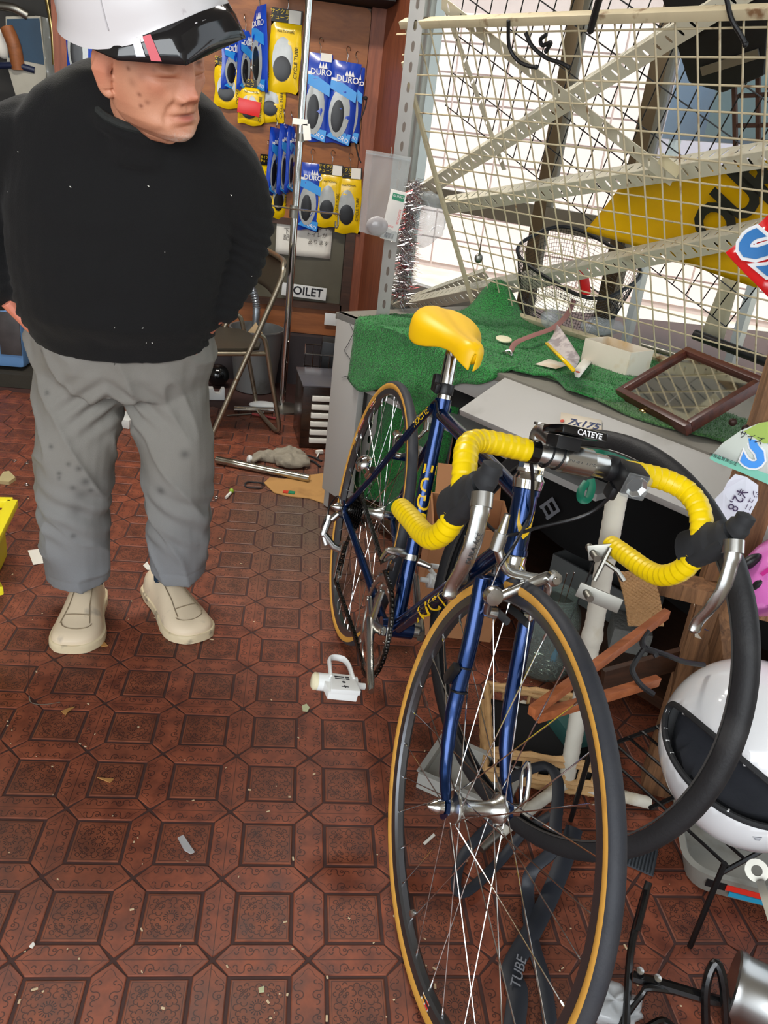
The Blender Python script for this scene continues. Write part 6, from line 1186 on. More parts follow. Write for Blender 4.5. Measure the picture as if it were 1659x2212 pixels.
# drawer unit
dr = thing('drawer_unit', 'small dark wooden drawer unit with white drawers standing on the floor', 'drawer unit', frame((0.10, 2.25, 0), (0.95, 0.12, 0), z=(0, 0, 1)))
dkw = wood('dark_gloss_wood', (30, 20, 14), (60, 36, 24), 0.25, 8, 0, 0.05)
k = MB(); k.box((0.13, 0.125, 0.135), (0.26, 0.25, 0.268)); k.build('body', dkw, dr, bevel=0.003)
k = MB(); k.box((0.13, 0.12, 0.2705), (0.27, 0.27, 0.006)); k.build('top', mat('grey_vinyl_top', (84, 82, 88), 0.25, 0, 0.1, 5), dr, bevel=0.001)
for i in range(6):
    k = MB(); k.box((0.145, -0.004, 0.038 + i * 0.036), (0.215, 0.016, 0.021)); k.build('drawer', paper, dr, bevel=0.002)
# wire basket with a black box
wbk = Vector((0.20, 2.72, 0)); wb2 = thing('wire_basket', 'chrome wire basket on the floor behind the drawer unit', 'basket', wbk)
k = MB()
for z in (0.30, 0.20, 0.06): k.tube([Vector((x, y, z)) for x, y in ((-0.10, -0.09), (0.12, -0.09), (0.12, 0.09), (-0.10, 0.09))], 0.003, 6, loop=True)
k.build('rim', chrome, wb2) if False else stuff(k.build('rim', chrome, wb2))
for i in range(7):
    k = MB(); x = -0.10 + i * 0.0366; k.tube([(x, -0.09, 0.30), (x, -0.085, 0.003), (x, 0.085, 0.003), (x, 0.09, 0.30)], 0.0017, 6); k.build('wire', chrome, wb2)
k = MB(); k.box(wbk + Vector((0.03, 0.0, 0.18)), (0.13, 0.11, 0.34), rotm('Y', 0.05)); tag(k.build('black_case', mat('black_case', (26, 26, 28), 0.35, 0, 0.6, 30), bevel=0.004), 'narrow black case standing in the wire basket', 'case')
c = ony(716, 690, YB - 0.035); k = MB(); k.box(c, (0.07, 0.008, 0.06)); tag(k.build('wall_socket', white_pl, bevel=0.003), 'white wall socket low on the back wall', 'socket')
# pipe, gloves, cardboard and bits
p0, p1 = onz(468, 993, 0.016), onz(668, 1034, 0.016); k = MB(); k.tube([p0, p0.lerp(p1, .17), p0.lerp(p1, .2), p0.lerp(p1, .23), p1], [0.015, 0.015, 0.0165, 0.015, 0.015], 18); tag(k.build('steel_pipe', mat('old_chrome_pipe', (186, 182, 168), 0.22, 1.0, 0.15, 30)), 'old chrome pipe lying on the floor in front of the work gloves', 'pipe')
gc = onz(612, 1004, 0.0); k = MB()
def glump(c, s, seed):
    n0 = len(k.v); k.sphere(c, s, 20, 12)
    for i in range(n0, len(k.v)):
        p = k.v[i]; k.v[i] = p + (p - Vector(c)).normalized() * 0.016 * fbm(p.x * 38 + seed, p.y * 38, p.z * 30); k.v[i].z = max(0.002, k.v[i].z)
glump((gc.x + 0.03, gc.y, 0.022), (0.075, 0.05, 0.028), 1); glump((gc.x - 0.05, gc.y + 0.03, 0.018), (0.065, 0.032, 0.022), 5); glump((gc.x + 0.02, gc.y + 0.055, 0.028), (0.07, 0.028, 0.024), 9)
for i in range(4): k.tube(smooth_path([(gc.x - 0.06 - 0.01 * i, gc.y + 0.05 - 0.012 * i, 0.02), (gc.x - 0.10, gc.y + 0.05 - 0.016 * i, 0.018), (gc.x - 0.12, gc.y + 0.035 - 0.018 * i, 0.01)], 4), 0.010, 8)
gm_ = voxel(k, 0.004, 2); gmo = bpy.data.objects.new('work_glove', gm_); a_, n_ = arrs(gm_); o0 = np.array((gc.x, gc.y, 0)); gm_.vertices.foreach_set('co', (a_ - o0).ravel()); gm_.materials.append(mat('grey_cotton_glove', (150, 142, 126), 0.95, 0, 0.25, 60, bump=0.4, bscale=300)); gm_.polygons.foreach_set('use_smooth', [True] * len(gm_.polygons)); COL.objects.link(gmo); gmo.location = o0; tag(gmo, 'crumpled grey cotton work gloves lying on the floor by the pipe', 'gloves')
ol = [(570, 1045), (583, 1033), (615, 1036), (650, 1030), (700, 1024), (722, 1060), (722, 1086), (700, 1089), (668, 1078), (625, 1074), (592, 1066)]
pts = [onz(u, v, 0.0) for u, v in ol]; k = MB(); k.prism([(p.x, p.y) for p in pts], 0.001, 0.004); tag(k.build('cardboard_piece', mat('tan_cardboard', (188, 142, 84), 0.85, 0, 0.1, 9, stain=((150, 108, 62), 8, 0.55, 0.75)), smooth=False), 'torn tan cardboard piece on the floor against the counter end', 'cardboard')
c = onz(623, 1063, 0.006); k = MB(); k.xf = Matrix.Translation(c) @ rotm('Z', -0.12); k.box((-0.010, 0, 0), (0.018, 0.02, 0.002)); k.box((0.012, 0, 0.0005), (0.022, 0.022, 0.002), m=1); tag(k.build('matchbook', [mat('matchbook_red', (206, 60, 40), 0.5), mat('matchbook_green', (30, 130, 90), 0.5)]), 'tiny red and green packet on the cardboard piece', 'packet')
c = onz(540, 992, 0.012); k = MB(); k.lathe([(0.002, -0.006), (0.015, -0.004), (0.017, 0.004), (0.013, 0.010), (0.002, 0.012)], 18, zframe(c, (-0.9, -0.3, 0.2))); k.tube([c + Vector((0.01, 0.004, 0)), c + Vector((0.05, 0.02, -0.006))], 0.006, 10); tag(k.build('white_knob_bolt', white_pl), 'bolt with a round white knob beside the work gloves', 'bolt')
k = MB(); k.tube([onz(550, 1048, 0.003) + Vector((0.035 * math.cos(t), 0.03 * math.sin(t), 0.002 * math.sin(3 * t))) for t in np.linspace(0, 5.8, 24)], 0.003, 6); tag(k.build('rubber_loop', black_rb), 'small dark rubber loop on the floor left of the cardboard', 'loop')
for i, (a, e, r, lb) in enumerate((((640, 985), (695, 996), 0.004, 'black cable scrap on the floor behind the gloves'), ((655, 995), (692, 1008), 0.004, 'second black cable scrap by the counter end'))):
    A, E = onz(*a, r), onz(*e, r); k = MB(); k.tube(smooth_path([A, A.lerp(E, .5) + Vector((0, 0.03, 0)), E], 6), r, 7); tag(k.build('cable_scrap', black_rb), lb, 'cable')
c = onz(690, 976, 0.01); k = MB(); k.box(c, (0.03, 0.015, 0.014), rotm('Z', 0.5)); k.tube([c, c + Vector((-0.01, -0.05, -0.004))], 0.003, 6); tag(k.build('plug_end', paper, bevel=0.002), 'small ivory cable plug lying by the counter end', 'plug')
# metal scraps behind the chair
for i, (a, e, r, mt, lb) in enumerate((((505, 884), (590, 886), 0.014, chrome, 'short bright chrome tube on the floor under the chair'), ((490, 898), (570, 892), 0.004, steel, 'thin steel rod on the floor under the chair'), ((545, 894), (600, 905), 0.006, mat('red_strap', (150, 60, 60), 0.6), 'thin red strap trailing towards the drawer unit'))):
    A, E = onz(*a, r), onz(*e, r); k = MB(); k.tube([A, A.lerp(E, .5), E], r, 10); tag(k.build('tube_offcut' if i == 0 else ('steel_rod' if i == 1 else 'red_strap'), mt), lb, 'scrap')
c = onz(570, 876, 0.02); k = MB(); k.sphere(c, (0.07, 0.03, 0.02), 14, 8); tag(k.build('white_shell', white_pl), 'smooth white plastic cap by the drawer unit', 'shell')
c = onz(468, 862, 0.0); k = MB(); k.xf = Matrix.Translation(c) @ rotm('Z', 0.2); k.prism([(-0.05, 0), (0.035, 0), (0.035, 0.055), (0.022, 0.055), (0.012, 0.03), (-0.008, 0.03), (-0.018, 0.055), (-0.05, 0.055)], -0.02, 0.02, frame((0, 0, 0.001), (1, 0, 0), z=(0, -1, 0))); tag(k.build('white_bracket', white_pl, bevel=0.002), 'white plastic bracket on the floor beside the trouser leg', 'bracket')
c = onz(258, 918, 0.0); k = MB(); k.xf = Matrix.Translation(c) @ rotm('Z', -0.3); k.box((0, 0.02, 0.02), (0.12, 0.10, 0.038)); tag(k.build('small_white_box', mat('greyish_white_box', (206, 208, 204), 0.5), bevel=0.003), 'small white box on the floor seen between the trouser legs', 'box')
c = onz(458, 842, 0.06); k = MB(); k.sphere((c.x, c.y + 0.25, 0.06), 0.055, 18, 12); tag(k.build('black_ball', black_gl), 'small black ball on the floor behind the chair', 'ball')
# paper, leaf and floor litter
def flat(name, label, cat, pl, m, h=0.0012, z=0.0006):
    pts = [onz(u, v, 0) for u, v in pl]; k = MB(); k.prism([(p.x, p.y) for p in pts], z, z + h); return tag(k.build(name, m, smooth=False), label, cat)
flat('paper_slip', 'white paper slip on the floor at the left of the trouser leg', 'paper', [(60, 1190), (118, 1182), (118, 1213), (72, 1221)], paper)
flat('paper_scrap', 'white scrap of paper behind the left shoe of the man', 'paper', [(309, 1222), (318, 1214), (328, 1232), (318, 1232)], paper)
leafm = mat('dry_leaf', (176, 128, 72), 0.8, 0, 0.15, 40)
flat('dry_leaf', 'curled tan leaf on the floor next to the right shoe', 'leaf', [(206, 1386), (214, 1382), (226, 1388), (233, 1396), (222, 1398), (210, 1392)], leafm, 0.002)
flat('wood_sliver', 'thin wood sliver on the floor under the pedal', 'sliver', [(738, 1504), (742, 1502), (757, 1514), (754, 1516)], leafm, 0.002)
flat('dry_leaf', 'pale triangular leaf on the floor at the lower left', 'leaf', [(210, 1681), (246, 1684), (238, 1692)], leafm, 0.002)
flat('wood_chip', 'small forked wood chip on the floor at the left', 'chip', [(132, 1538), (146, 1532), (162, 1528), (148, 1538), (142, 1546)], leafm, 0.002)
flat('pale_petal', 'pale green leaf scrap on the floor below the pedal', 'leaf', [(652, 1526), (662, 1522), (669, 1530), (664, 1538), (654, 1537)], mat('pale_leaf', (186, 190, 150), 0.8), 0.002)
flat('plastic_film', 'clear crumpled film scrap on the floor at the lower left', 'film', [(384, 1812), (396, 1806), (410, 1828), (420, 1842), (412, 1846), (398, 1838)], glassmat('film_scrap', (225, 225, 225), 0.5, 0.1), 0.003)
flat('gum_scrap', 'cream scrap on the floor near the lower left edge', 'scrap', [(63, 2046), (72, 2036), (76, 2042), (70, 2050)], paper, 0.002)
flat('green_scrap', 'pale green scrap on the floor at the bottom', 'scrap', [(558, 2136), (570, 2132), (570, 2144), (560, 2145)], mat('pale_leaf', (186, 190, 150), 0.8), 0.002)
flat('white_strip', 'short white strip on the floor under the front hub', 'strip', [(914, 1822), (936, 1802), (940, 1806), (918, 1826)], paper, 0.002)
flat('wrapper', 'crumpled yellowish wrapper on the floor at the left edge', 'wrapper', [(0, 1038), (8, 1026), (20, 1024), (34, 1038), (20, 1048), (0, 1046)], mat('gold_wrapper', (206, 190, 140), 0.3, 0.2), 0.012)
k = MB(); k.tube(smooth_path([onz(64, 1402, 0.16), onz(62, 1460, 0.08), onz(63, 1500, 0.012), onz(68, 1518, 0.003), onz(95, 1522, 0.002), onz(130, 1517, 0.002)], 6), 0.0011, 5); tag(k.build('bent_wire', alloy), 'thin bent wire standing up from the floor at the left', 'wire')
c = onz(488, 1075, 0.006); k = MB(); k.tube([c, c + Vector((0.012, 0.045, 0))], 0.005, 8); k.sphere(c + Vector((0.014, 0.055, 0.002)), 0.009, 10, 8, m=1); tag(k.build('push_pin', [paper, mat('lime_plastic', (150, 190, 60), 0.4)]), 'tiny white and lime green pin on the floor', 'pin')
for i, (u, v) in enumerate(((32, 995), (58, 1000), (58, 1047), (467, 1075), (833, 1387))):
    c = onz(u, v, 0.002); k = MB(); k.ring(0.007, 0.0016, 16, 6, Matrix.Translation(c) @ rotm('X', PI / 2)); tag(k.build('steel_washer', alloy), ['steel washer nearest the left edge of the floor', 'steel washer beside another one at the far left', 'flat steel washer near the yellowish wrapper', 'steel washer near the lime pin', 'steel washer on the floor under the crank'][i], 'washer')
rl_ = random.Random(11); k = MB()
for i in range(170):
    u, v = rl_.uniform(0, 1500), rl_.uniform(1000, 2200); c = onz(u, v, 0.001)
    if c.y > 2.4: continue
    s = rl_.choice((0.0012, 0.0016, 0.0022, 0.003)); k.box(c, (s, s * rl_.uniform(0.6, 3.2), 0.0012), rotm('Z', rl_.random() * 6.3))
o = stuff(k.build('floor_litter', mat('pale_crumbs', (206, 184, 150), 0.8, 0, 0.3, 5), origin=(0, 0, 0.0))); o['label'] = 'pale crumbs and wood dust scattered over the tiles'; o['category'] = 'litter'
# yellow crate at the left edge
yc = thing('yellow_crate', 'bright yellow plastic crate at the left edge of the floor', 'crate', frame((-0.66, 0.905, 0), (-0.97, -0.12, 0), z=(0, 0, 1)))
yp = mat('yellow_plastic', (238, 222, 40), 0.4, 0, 0.05, 8)
k = MB(); k.box((0.16, -0.16, 0.075), (0.30, 0.32, 0.144)); k.build('body', yp, yc, bevel=0.008)
k = MB()
for a, e in (((-0.01, 0.02), (0.33, 0.02)), ((0.33, 0.02), (0.33, -0.34)), ((0.33, -0.34), (-0.01, -0.34)), ((-0.01, -0.34), (-0.01, 0.02))): k.beam((*a, 0.158), (*e, 0.158), 0.03, 0.022)
k.build('rim', yp, yc, bevel=0.004)
k = MB(); k.xf = frame((-0.005, 0.0, 0.17), (-0.2, 1, 0.0), z=(0, 0, 1)); k.beam((0, 0, 0.01), (0.30, 0.05, 0.08), 0.02, 0.02); k.build('handle', yp, yc, bevel=0.005)
# ================================================================== clutter on and around the counter, right side
def pxsheet(name, label, cat, cor, m, thick=0.001, parent=None, n=1, curl=0.0, smooth=True):
    """thin sheet from four seen corners (u, v, depth), going round"""
    a, b_, c, d = [ondep(*q) for q in cor]; nr = (b_ - a).cross(d - a).normalized(); k = MB()
    k.surf(lambda s, t: a.lerp(b_, s).lerp(d.lerp(c, s), t) + nr * curl * (math.sin(s * PI) + 0.5 * math.sin(t * 5 + s * 3)), max(1, n), max(1, n)); o = k.build(name, m, parent, world=bool(parent), solid=thick, smooth=smooth)
    if not parent: tag(o, label, cat)
    return o
def pxframe(u0, v0, u1, v1, dep, dep1=None, lift=0.0):
    """frame with x along the seen direction from one point to the next, z to the viewer"""
    a = ondep(u0, v0, dep); e = ondep(u1, v1, dep1 or dep); z = (CAM - a).normalized(); F = frame(a, e - a, z=z); F.translation = F.translation + z * lift; return F
# ---- loose tyre hung in front of the counter
tc_ = Vector((0.537, 0.249, 0.467)); taz, tti = math.radians(203.29), math.radians(13.96); tn = Vector((math.cos(tti) * math.cos(taz), math.cos(tti) * math.sin(taz), math.sin(tti)))
tyx = Vector((-tn.y, tn.x, 0)).normalized(); TM = frame(tc_, tyx, y=-tn)
tyre_m = mat('old_black_tyre', (30, 30, 32), 0.6, 0, 0.2, 24, bump=0.15, bscale=260, stain=((54, 54, 54), 10, 0.55, 0.75))
lt_ = thing('loose_tyre', 'black bicycle tyre without a wheel hanging in front of the counter', 'tyre', TM)
k = MB(); R0 = 0.350; pf_ = [(R0 - 0.029, -0.0115), (R0 - 0.022, -0.0135), (R0 - 0.012, -0.0140), (R0 - 0.004, -0.0100), (R0, -0.004), (R0, 0.004), (R0 - 0.004, 0.0100), (R0 - 0.012, 0.0140), (R0 - 0.022, 0.0135), (R0 - 0.029, 0.0115), (R0 - 0.028, 0.009), (R0 - 0.020, 0.0110), (R0 - 0.006, 0.004), (R0 - 0.006, -0.004), (R0 - 0.020, -0.0110), (R0 - 0.028, -0.009)]
k.prof_ring(pf_, 96); k.build('casing', tyre_m, lt_)
k = MB(); k.prof_ring([(R0 - 0.0325, -0.0125), (R0 - 0.030, -0.0125), (R0 - 0.030, -0.009), (R0 - 0.0325, -0.009)], 96); k.build('bead', mat('tyre_bead', (58, 56, 54), 0.5), lt_)
tg = MB(); tg.beam((-0.004, 0, 0), (0.004, 0, 0), 0.0015, 0.001)
k = MB()
for i in range(150):
    a = 2 * PI * i / 150
    for sy in (-1, 1): k.beam((( R0 - 0.003) * math.cos(a), sy * 0.011, (R0 - 0.003) * math.sin(a)), ((R0 + 0.0003) * math.cos(a + 0.012), sy * 0.004, (R0 + 0.0003) * math.sin(a + 0.012)), 0.0016, 0.0016)
stuff(k.build('tread_ribs', tyre_m, lt_, smooth=False)) if False else None
# ---- rough timber post with nails
timber = wood('rough_brown_timber', (84, 56, 34), (156, 112, 74), 0.75, 16, 2, 0.6, 12)
pb0 = onz(1422, 1700, 0.0); PM = frame(pb0, (0.93, -0.36, 0), z=(0, 0, 1)); post = thing('timber_post', 'rough brown timber post with round nail heads at the right', 'post', PM @ rotm('Y', -0.02))
k = MB(); k.loft([[Vector((x * 0.037 + 0.002 * math.sin(z * 9), y * 0.03, z)) for x, y in ((-1, -1), (-.3, -1.03), (.4, -.98), (1, -1), (1, 1), (-1, 1))] for z in np.linspace(0, 1.55, 14)]); k.build('timber', timber, post, bevel=0.0015)
for u, v in ((1583, 912), (1611, 926), (1474, 1248), (1503, 1266)):
    d = ray(u, v); I = WM[post.name].inverted(); o_ = I @ CAM; dd = I.to_3x3() @ d; t = (-0.031 - o_.y) / dd.y; p = o_ + dd * t
    k = MB(); k.sphere((p.x, p.y, p.z), (0.007, 0.005, 0.007), 12, 8); k.build('nail_head', mat('rusty_nail', (52, 34, 28), 0.45, 0.5), post)
# ---- taped work stand
tape_w = mat('white_cloth_tape', (214, 210, 196), 0.65, 0, 0.06, 30, stain=((176, 160, 128), 12, 0.6, 0.78)); st0 = onz(1225, 1680, 0.03); st1 = ondep(1338, 1042, 1.24); 
stand = thing('work_stand', 'stand pipe wrapped in white tape with splayed feet behind the front wheel', 'stand', (st0.x, st0.y, 0.0))
def taped(a, b_, r, nm):
    n = int((b_ - a).length / 0.006); pts = [a.lerp(b_, i / n) for i in range(n + 1)]; k = MB(); k.tube(pts, [r + 0.0007 * ((i % 3) / 2 - .5) + 0.003 * math.exp(-((i / n - .55) / .02) ** 2) * (1 if nm == 'upright' else 0) for i in range(n + 1)], 18); return k.build(nm, tape_w, stand, world=True, angle=60)
taped(st0, st1, 0.0165, 'upright'); k = MB(); k.tube([st1, st1 + (st1 - st0).normalized() * 0.012], 0.0155, 16); k.build('top_plug', black_pl, stand, world=True)
for e, bare in ((onz(1405, 1735, 0.018), False), (onz(1075, 1800, 0.018), True), (onz(1128, 1522, 0.018), False)):
    taped(st0 + Vector((0, 0, -0.012)), e, 0.0125, 'foot')
    if bare: d = (e - st0).normalized(); k = MB(); k.tube([e, e + d * 0.03, e + d * 0.05 + Vector((0, 0, -0.004))], [0.011, 0.011, 0.010], 12); k.build('bare_end', steel, stand, world=True)
for (u, v, u2, v2) in ((1270, 1195, 1325, 1190), (1248, 1272, 1340, 1310)):
    A, E = ondep(u, v, 1.215), ondep(u2, v2, 1.205); k = MB(); k.beam(A, E, 0.004, 0.024, up=(0, 0.2, 1)); o = k.build('clamp_plate', steel, stand, world=True, bevel=0.001); k = MB(); k.tube([A.lerp(E, .2) - Vector((0, 0.02, 0)), A.lerp(E, .2) + Vector((0, 0.02, 0))], 0.006, 10); k.build('bolt', steel, o, world=True)
A = ondep(1305, 1212, 1.2); k = MB(); k.tube([A - RX * 0.015 + DN * 0.03, A + RX * 0.01 - DN * 0.02], 0.004, 8); k.tube([A, A + RX * 0.02 + DN * 0.015, A + RX * 0.03 + DN * 0.03], 0.004, 8); k.build('wing_lever', steel, stand, world=True)
# ---- carton, bin, jar, block, slats
card = mat('brown_cardboard', (176, 124, 84), 0.85, 0, 0.08, 8, stain=((150, 100, 64), 5, 0.55, 0.75))
cb0 = thing('cardboard_carton', 'open brown cardboard carton standing behind the bicycle frame', 'carton', frame((0.435, 0.93, 0), (0.88, -0.1, 0), z=(0, 0, 1)))
W3, D3, H3 = 0.20, 0.20, 0.33
for nm, c, s in (('front_wall', (W3 / 2, 0, H3 / 2), (W3, 0.005, H3)), ('back_wall', (W3 / 2, D3, H3 / 2), (W3, 0.005, H3)), ('left_wall', (0, D3 / 2, H3 / 2), (0.005, D3, H3)), ('right_wall', (W3, D3 / 2, H3 / 2), (0.005, D3, H3)), ('bottom', (W3 / 2, D3 / 2, 0.004), (W3, D3, 0.006))):
    k = MB(); k.box(c, s); k.build(nm, card, cb0)
k = MB(); k.box((0.0, 0, 0), (W3 * .9, 0.09, 0.005), rotm('X', 0.9)); 
for i in range(len(k.v)): k.v[i] = k.v[i] + Vector((W3 / 2, D3 + 0.03, H3 + 0.03))
k.build('flap', card, cb0)
# black cloth and bag inside the counter
clo = mat('black_cloth', (9, 9, 10), 0.95, 0, 0.2, 60)
k = MB(); k.surf(lambda a, b_: cp(0.52 + 0.86 * a, 0.10 + 0.02 * math.sin(a * 14) * b_ + 0.03 * b_, 0.655 - 0.40 * b_), 24, 10); o = tag(k.build('black_cloth', clo, solid=0.003), 'black cloth hanging under the counter ledge behind the bicycle', 'cloth')
F = onp(1192, 1098, cp(0, 0.1, 0), CN); k = MB(frame(F, CU * 0.75 - UPZ * 0.6, z=-CN)); k.text('日', 0.06, Matrix.Translation((0, 0, 0.012)), 0.001, bold=0.002); k.build('grey_logo', mat('grey_print', (120, 122, 128), 0.7), o, world=True)
gb = thing('grey_tub', 'grey translucent plastic tub under the counter behind the glass jar', 'tub', frame(onz(1215, 1300, 0.0) + Vector((-0.06, 0.0, 0)), CU, y=CN)); grey_pl = mat('smoky_grey_plastic', (116, 118, 118), 0.35, 0, 0.1)
for c, s in (((0.13, 0, 0.08), (0.26, 0.006, 0.16)), ((0.13, 0.2, 0.08), (0.26, 0.006, 0.16)), ((0, 0.1, 0.08), (0.006, 0.2, 0.16)), ((0.26, 0.1, 0.08), (0.006, 0.2, 0.16)), ((0.13, 0.1, 0.004), (0.26, 0.2, 0.006))):
    k = MB(); k.box(c, s); k.build('wall', grey_pl, gb)
jp = Vector((0.745, 0.80, 0.0)); jar = thing('glass_jar', 'large glass jar of spoke nipples and small screws under the counter', 'jar', jp); jg = glassmat('jar_glass', (232, 240, 236), 0.90, 0.04)
k = MB(); k.lathe([(0.01, 0.002), (0.062, 0.003), (0.072, 0.015), (0.074, 0.15), (0.066, 0.185), (0.052, 0.20), (0.050, 0.225), (0.053, 0.228), (0.050, 0.23), (0.047, 0.20), (0.060, 0.18), (0.069, 0.15), (0.068, 0.02), (0.06, 0.008), (0.01, 0.006)], 36); k.build('glass', jg, jar)
for z in (0.205, 0.213, 0.221): 
    k = MB(); k.ring(0.0515, 0.0022, 32, 6, Matrix.Translation((0, 0, z)) @ rotm('X', PI / 2)); k.build('thread_ring', jg, jar)
k = MB(); rj = random.Random(2)
for i in range(420):
    a = rj.random() * 6.28; r = 0.062 * math.sqrt(rj.random()); c = jp + Vector((r * math.cos(a), r * math.sin(a), 0.012 + 0.05 * rj.random())); d = Vector((rj.uniform(-1, 1), rj.uniform(-1, 1), rj.uniform(-.5, .5))).normalized() * 0.007; k.tube([c - d, c + d], 0.0016, 5)
o = stuff(k.build('nipple_heap', [alloy], origin=jp)); o['label'] = 'heap of small silver spoke nipples in the glass jar'; o['category'] = 'nipples'
k = MB(); c = jp + Vector((0.01, -0.045, 0.075)); k.surf(lambda a, b_: c + Vector(((a - .5) * 0.016 + 0.006 * b_, 0.004 * math.sin(a * 6 + b_ * 4), (b_ - .5) * 0.05)), 5, 8); tag(k.build('blue_tape', mat('blue_tape', (40, 140, 190), 0.4), solid=0.001), 'curl of bright blue tape inside the glass jar', 'tape')
for i, (dx, dy, h, lean) in enumerate(((-0.012, -0.03, 0.24, (0.01, 0)), (0.0, -0.032, 0.245, (0.014, 0)), (0.02, -0.03, 0.37, (0.05, 0.0)))):
    b0 = jp + Vector((dx, dy, 0.06)); e = b0 + Vector((lean[0], lean[1], h)); k = MB(); k.tube([b0, e], 0.0011 if i < 2 else 0.0024, 6); k.sphere(e, 0.0022 if i < 2 else 0.007, 8, 6); tag(k.build('loose_spoke' if i < 2 else 'long_screwdriver', chrome if i < 2 else dalloy), ['straight bicycle spoke at the left in the glass jar', 'straight bicycle spoke next to another in the glass jar', 'long thin tool with a round end standing in the glass jar'][i], 'spoke' if i < 2 else 'tool')
k = MB(); 
k.xf = Matrix.Translation(onz(1345, 1448, 0)) @ rotm('Z', -0.3); k.box((0, 0.05, 0.06), (0.10, 0.10, 0.12)); tag(k.build('concrete_block', mat('rough_concrete', (134, 134, 130), 0.95, 0, 0.15, 30, bump=0.8, bscale=90), bevel=0.006), 'grey concrete block on the floor behind the white taped stand', 'block')
slat = wood('orange_slat', (128, 66, 34), (172, 100, 58), 0.5, 12, 0, 0.15)
for i, (a, e, w, lb) in enumerate((((1148, 1538, .95), (1440, 1325, 1.28), 0.016, 'long red brown wooden slat rising behind the white taped stand'), ((1160, 1548, 0.98), (1420, 1470, 1.25), 0.014, 'lower red brown wooden slat lying behind the taped stand'), ((1300, 1470, 1.40), (1600, 1385, 1.62), 0.05, 'wide dark plank lying behind the timber post'))):
    A, E = ondep(a[0], a[1], a[2] + 0.12), ondep(*e); k = MB(); k.beam(A, E, 0.012, w if i == 2 else 0.016); tag(k.build('wooden_slat' if i < 2 else 'dark_plank', slat if i < 2 else dark_w, bevel=0.001), lb, 'slat' if i < 2 else 'plank')
# wicker strap
wick = mat('woven_straw', (176, 136, 92), 0.8, 0, 0.2, 60, bump=0.8, bscale=220); A = ondep(1370, 1235, 1.42); E = ondep(1395, 1352, 1.42); k = MB(); d = (E - A); sx = RX * 0.032
k.surf(lambda a, b_: A + d * b_ + sx * (a * 2 - 1) + FW * (-0.012 * math.sin(b_ * PI) + 0.0022 * math.sin(a * 40) * math.sin(b_ * 90)), 26, 60); tag(k.build('woven_strap', wick, solid=0.004), 'woven straw strap hanging under the counter behind the yellow bar drop', 'strap')
# wicker basket
wk0 = thing('wicker_basket', 'low wicker basket with dark lining on the floor behind the front wheel', 'basket', frame(onz(1045, 1688, 0), (0.96, -0.16, 0), z=(0, 0, 1)))
wkm = mat('pale_wicker', (196, 156, 106), 0.75, 0, 0.15, 40, bump=0.5, bscale=160)
for j, z in enumerate((0.010, 0.022, 0.034, 0.075, 0.087)):
    pts = []; 
    for a, b_, n in (((0, 0), (0.26, 0), 16), ((0.26, 0), (0.26, 0.22), 12), ((0.26, 0.22), (0, 0.22), 16), ((0, 0.22), (0, 0), 12)):
        for i in range(n): t = i / n; pts.append(Vector((a[0] + (b_[0] - a[0]) * t, a[1] + (b_[1] - a[1]) * t, z + 0.002 * math.sin(len(pts) * 1.6 + j * 3))))
    k = MB(); k.tube(pts, [0.006 + 0.0015 * (i % 2) for i in range(len(pts))], 7, loop=True); k.build('woven_rope', wkm, wk0)
for i in range(9):
    for y in (0, 0.22): k = MB(); x = 0.015 + i * 0.029; k.tube([(x, y, 0.004), (x, y, 0.092)], 0.004, 6); k.build('stake', wkm, wk0)
k = MB(); k.box((0.13, 0.11, 0.03), (0.235, 0.195, 0.05)); k.build('lining', clo, wk0)
k = MB(); k.xf = WM[wk0.name]; k.box((0.20, 0.13, 0.075), (0.10, 0.09, 0.04), rotm('Z', 0.4)); tag(k.build('teal_carton', mat('teal_card', (44, 84, 80), 0.6, 0, 0.3, 20), bevel=0.002), 'small teal printed carton inside the wicker basket', 'carton')
# clear tray
ct_ = thing('clear_tray', 'shallow clear plastic tray on the floor behind the front hub', 'tray', frame(onz(900, 1700, 0), (0.9, -0.55, 0), z=(0, 0, 1))); ctm = glassmat('cloudy_plastic', (206, 206, 200), 0.45, 0.25)
for nm, c, s in (('wall', (0.09, 0, 0.02), (0.18, 0.003, 0.04)), ('wall', (0.09, 0.13, 0.02), (0.18, 0.003, 0.04)), ('wall', (0, 0.065, 0.02), (0.003, 0.13, 0.04)), ('wall', (0.18, 0.065, 0.02), (0.003, 0.13, 0.04)), ('bottom', (0.09, 0.065, 0.003), (0.18, 0.13, 0.003))):
    k = MB(); k.box(c, s); k.build(nm, ctm, ct_)
k = MB()
for a, e in (((0, 0), (0.18, 0)), ((0.18, 0), (0.18, 0.13)), ((0.18, 0.13), (0, 0.13)), ((0, 0.13), (0, 0))): k.beam((*a, 0.041), (*e, 0.041), 0.012, 0.003)
k.build('rim', ctm, ct_)
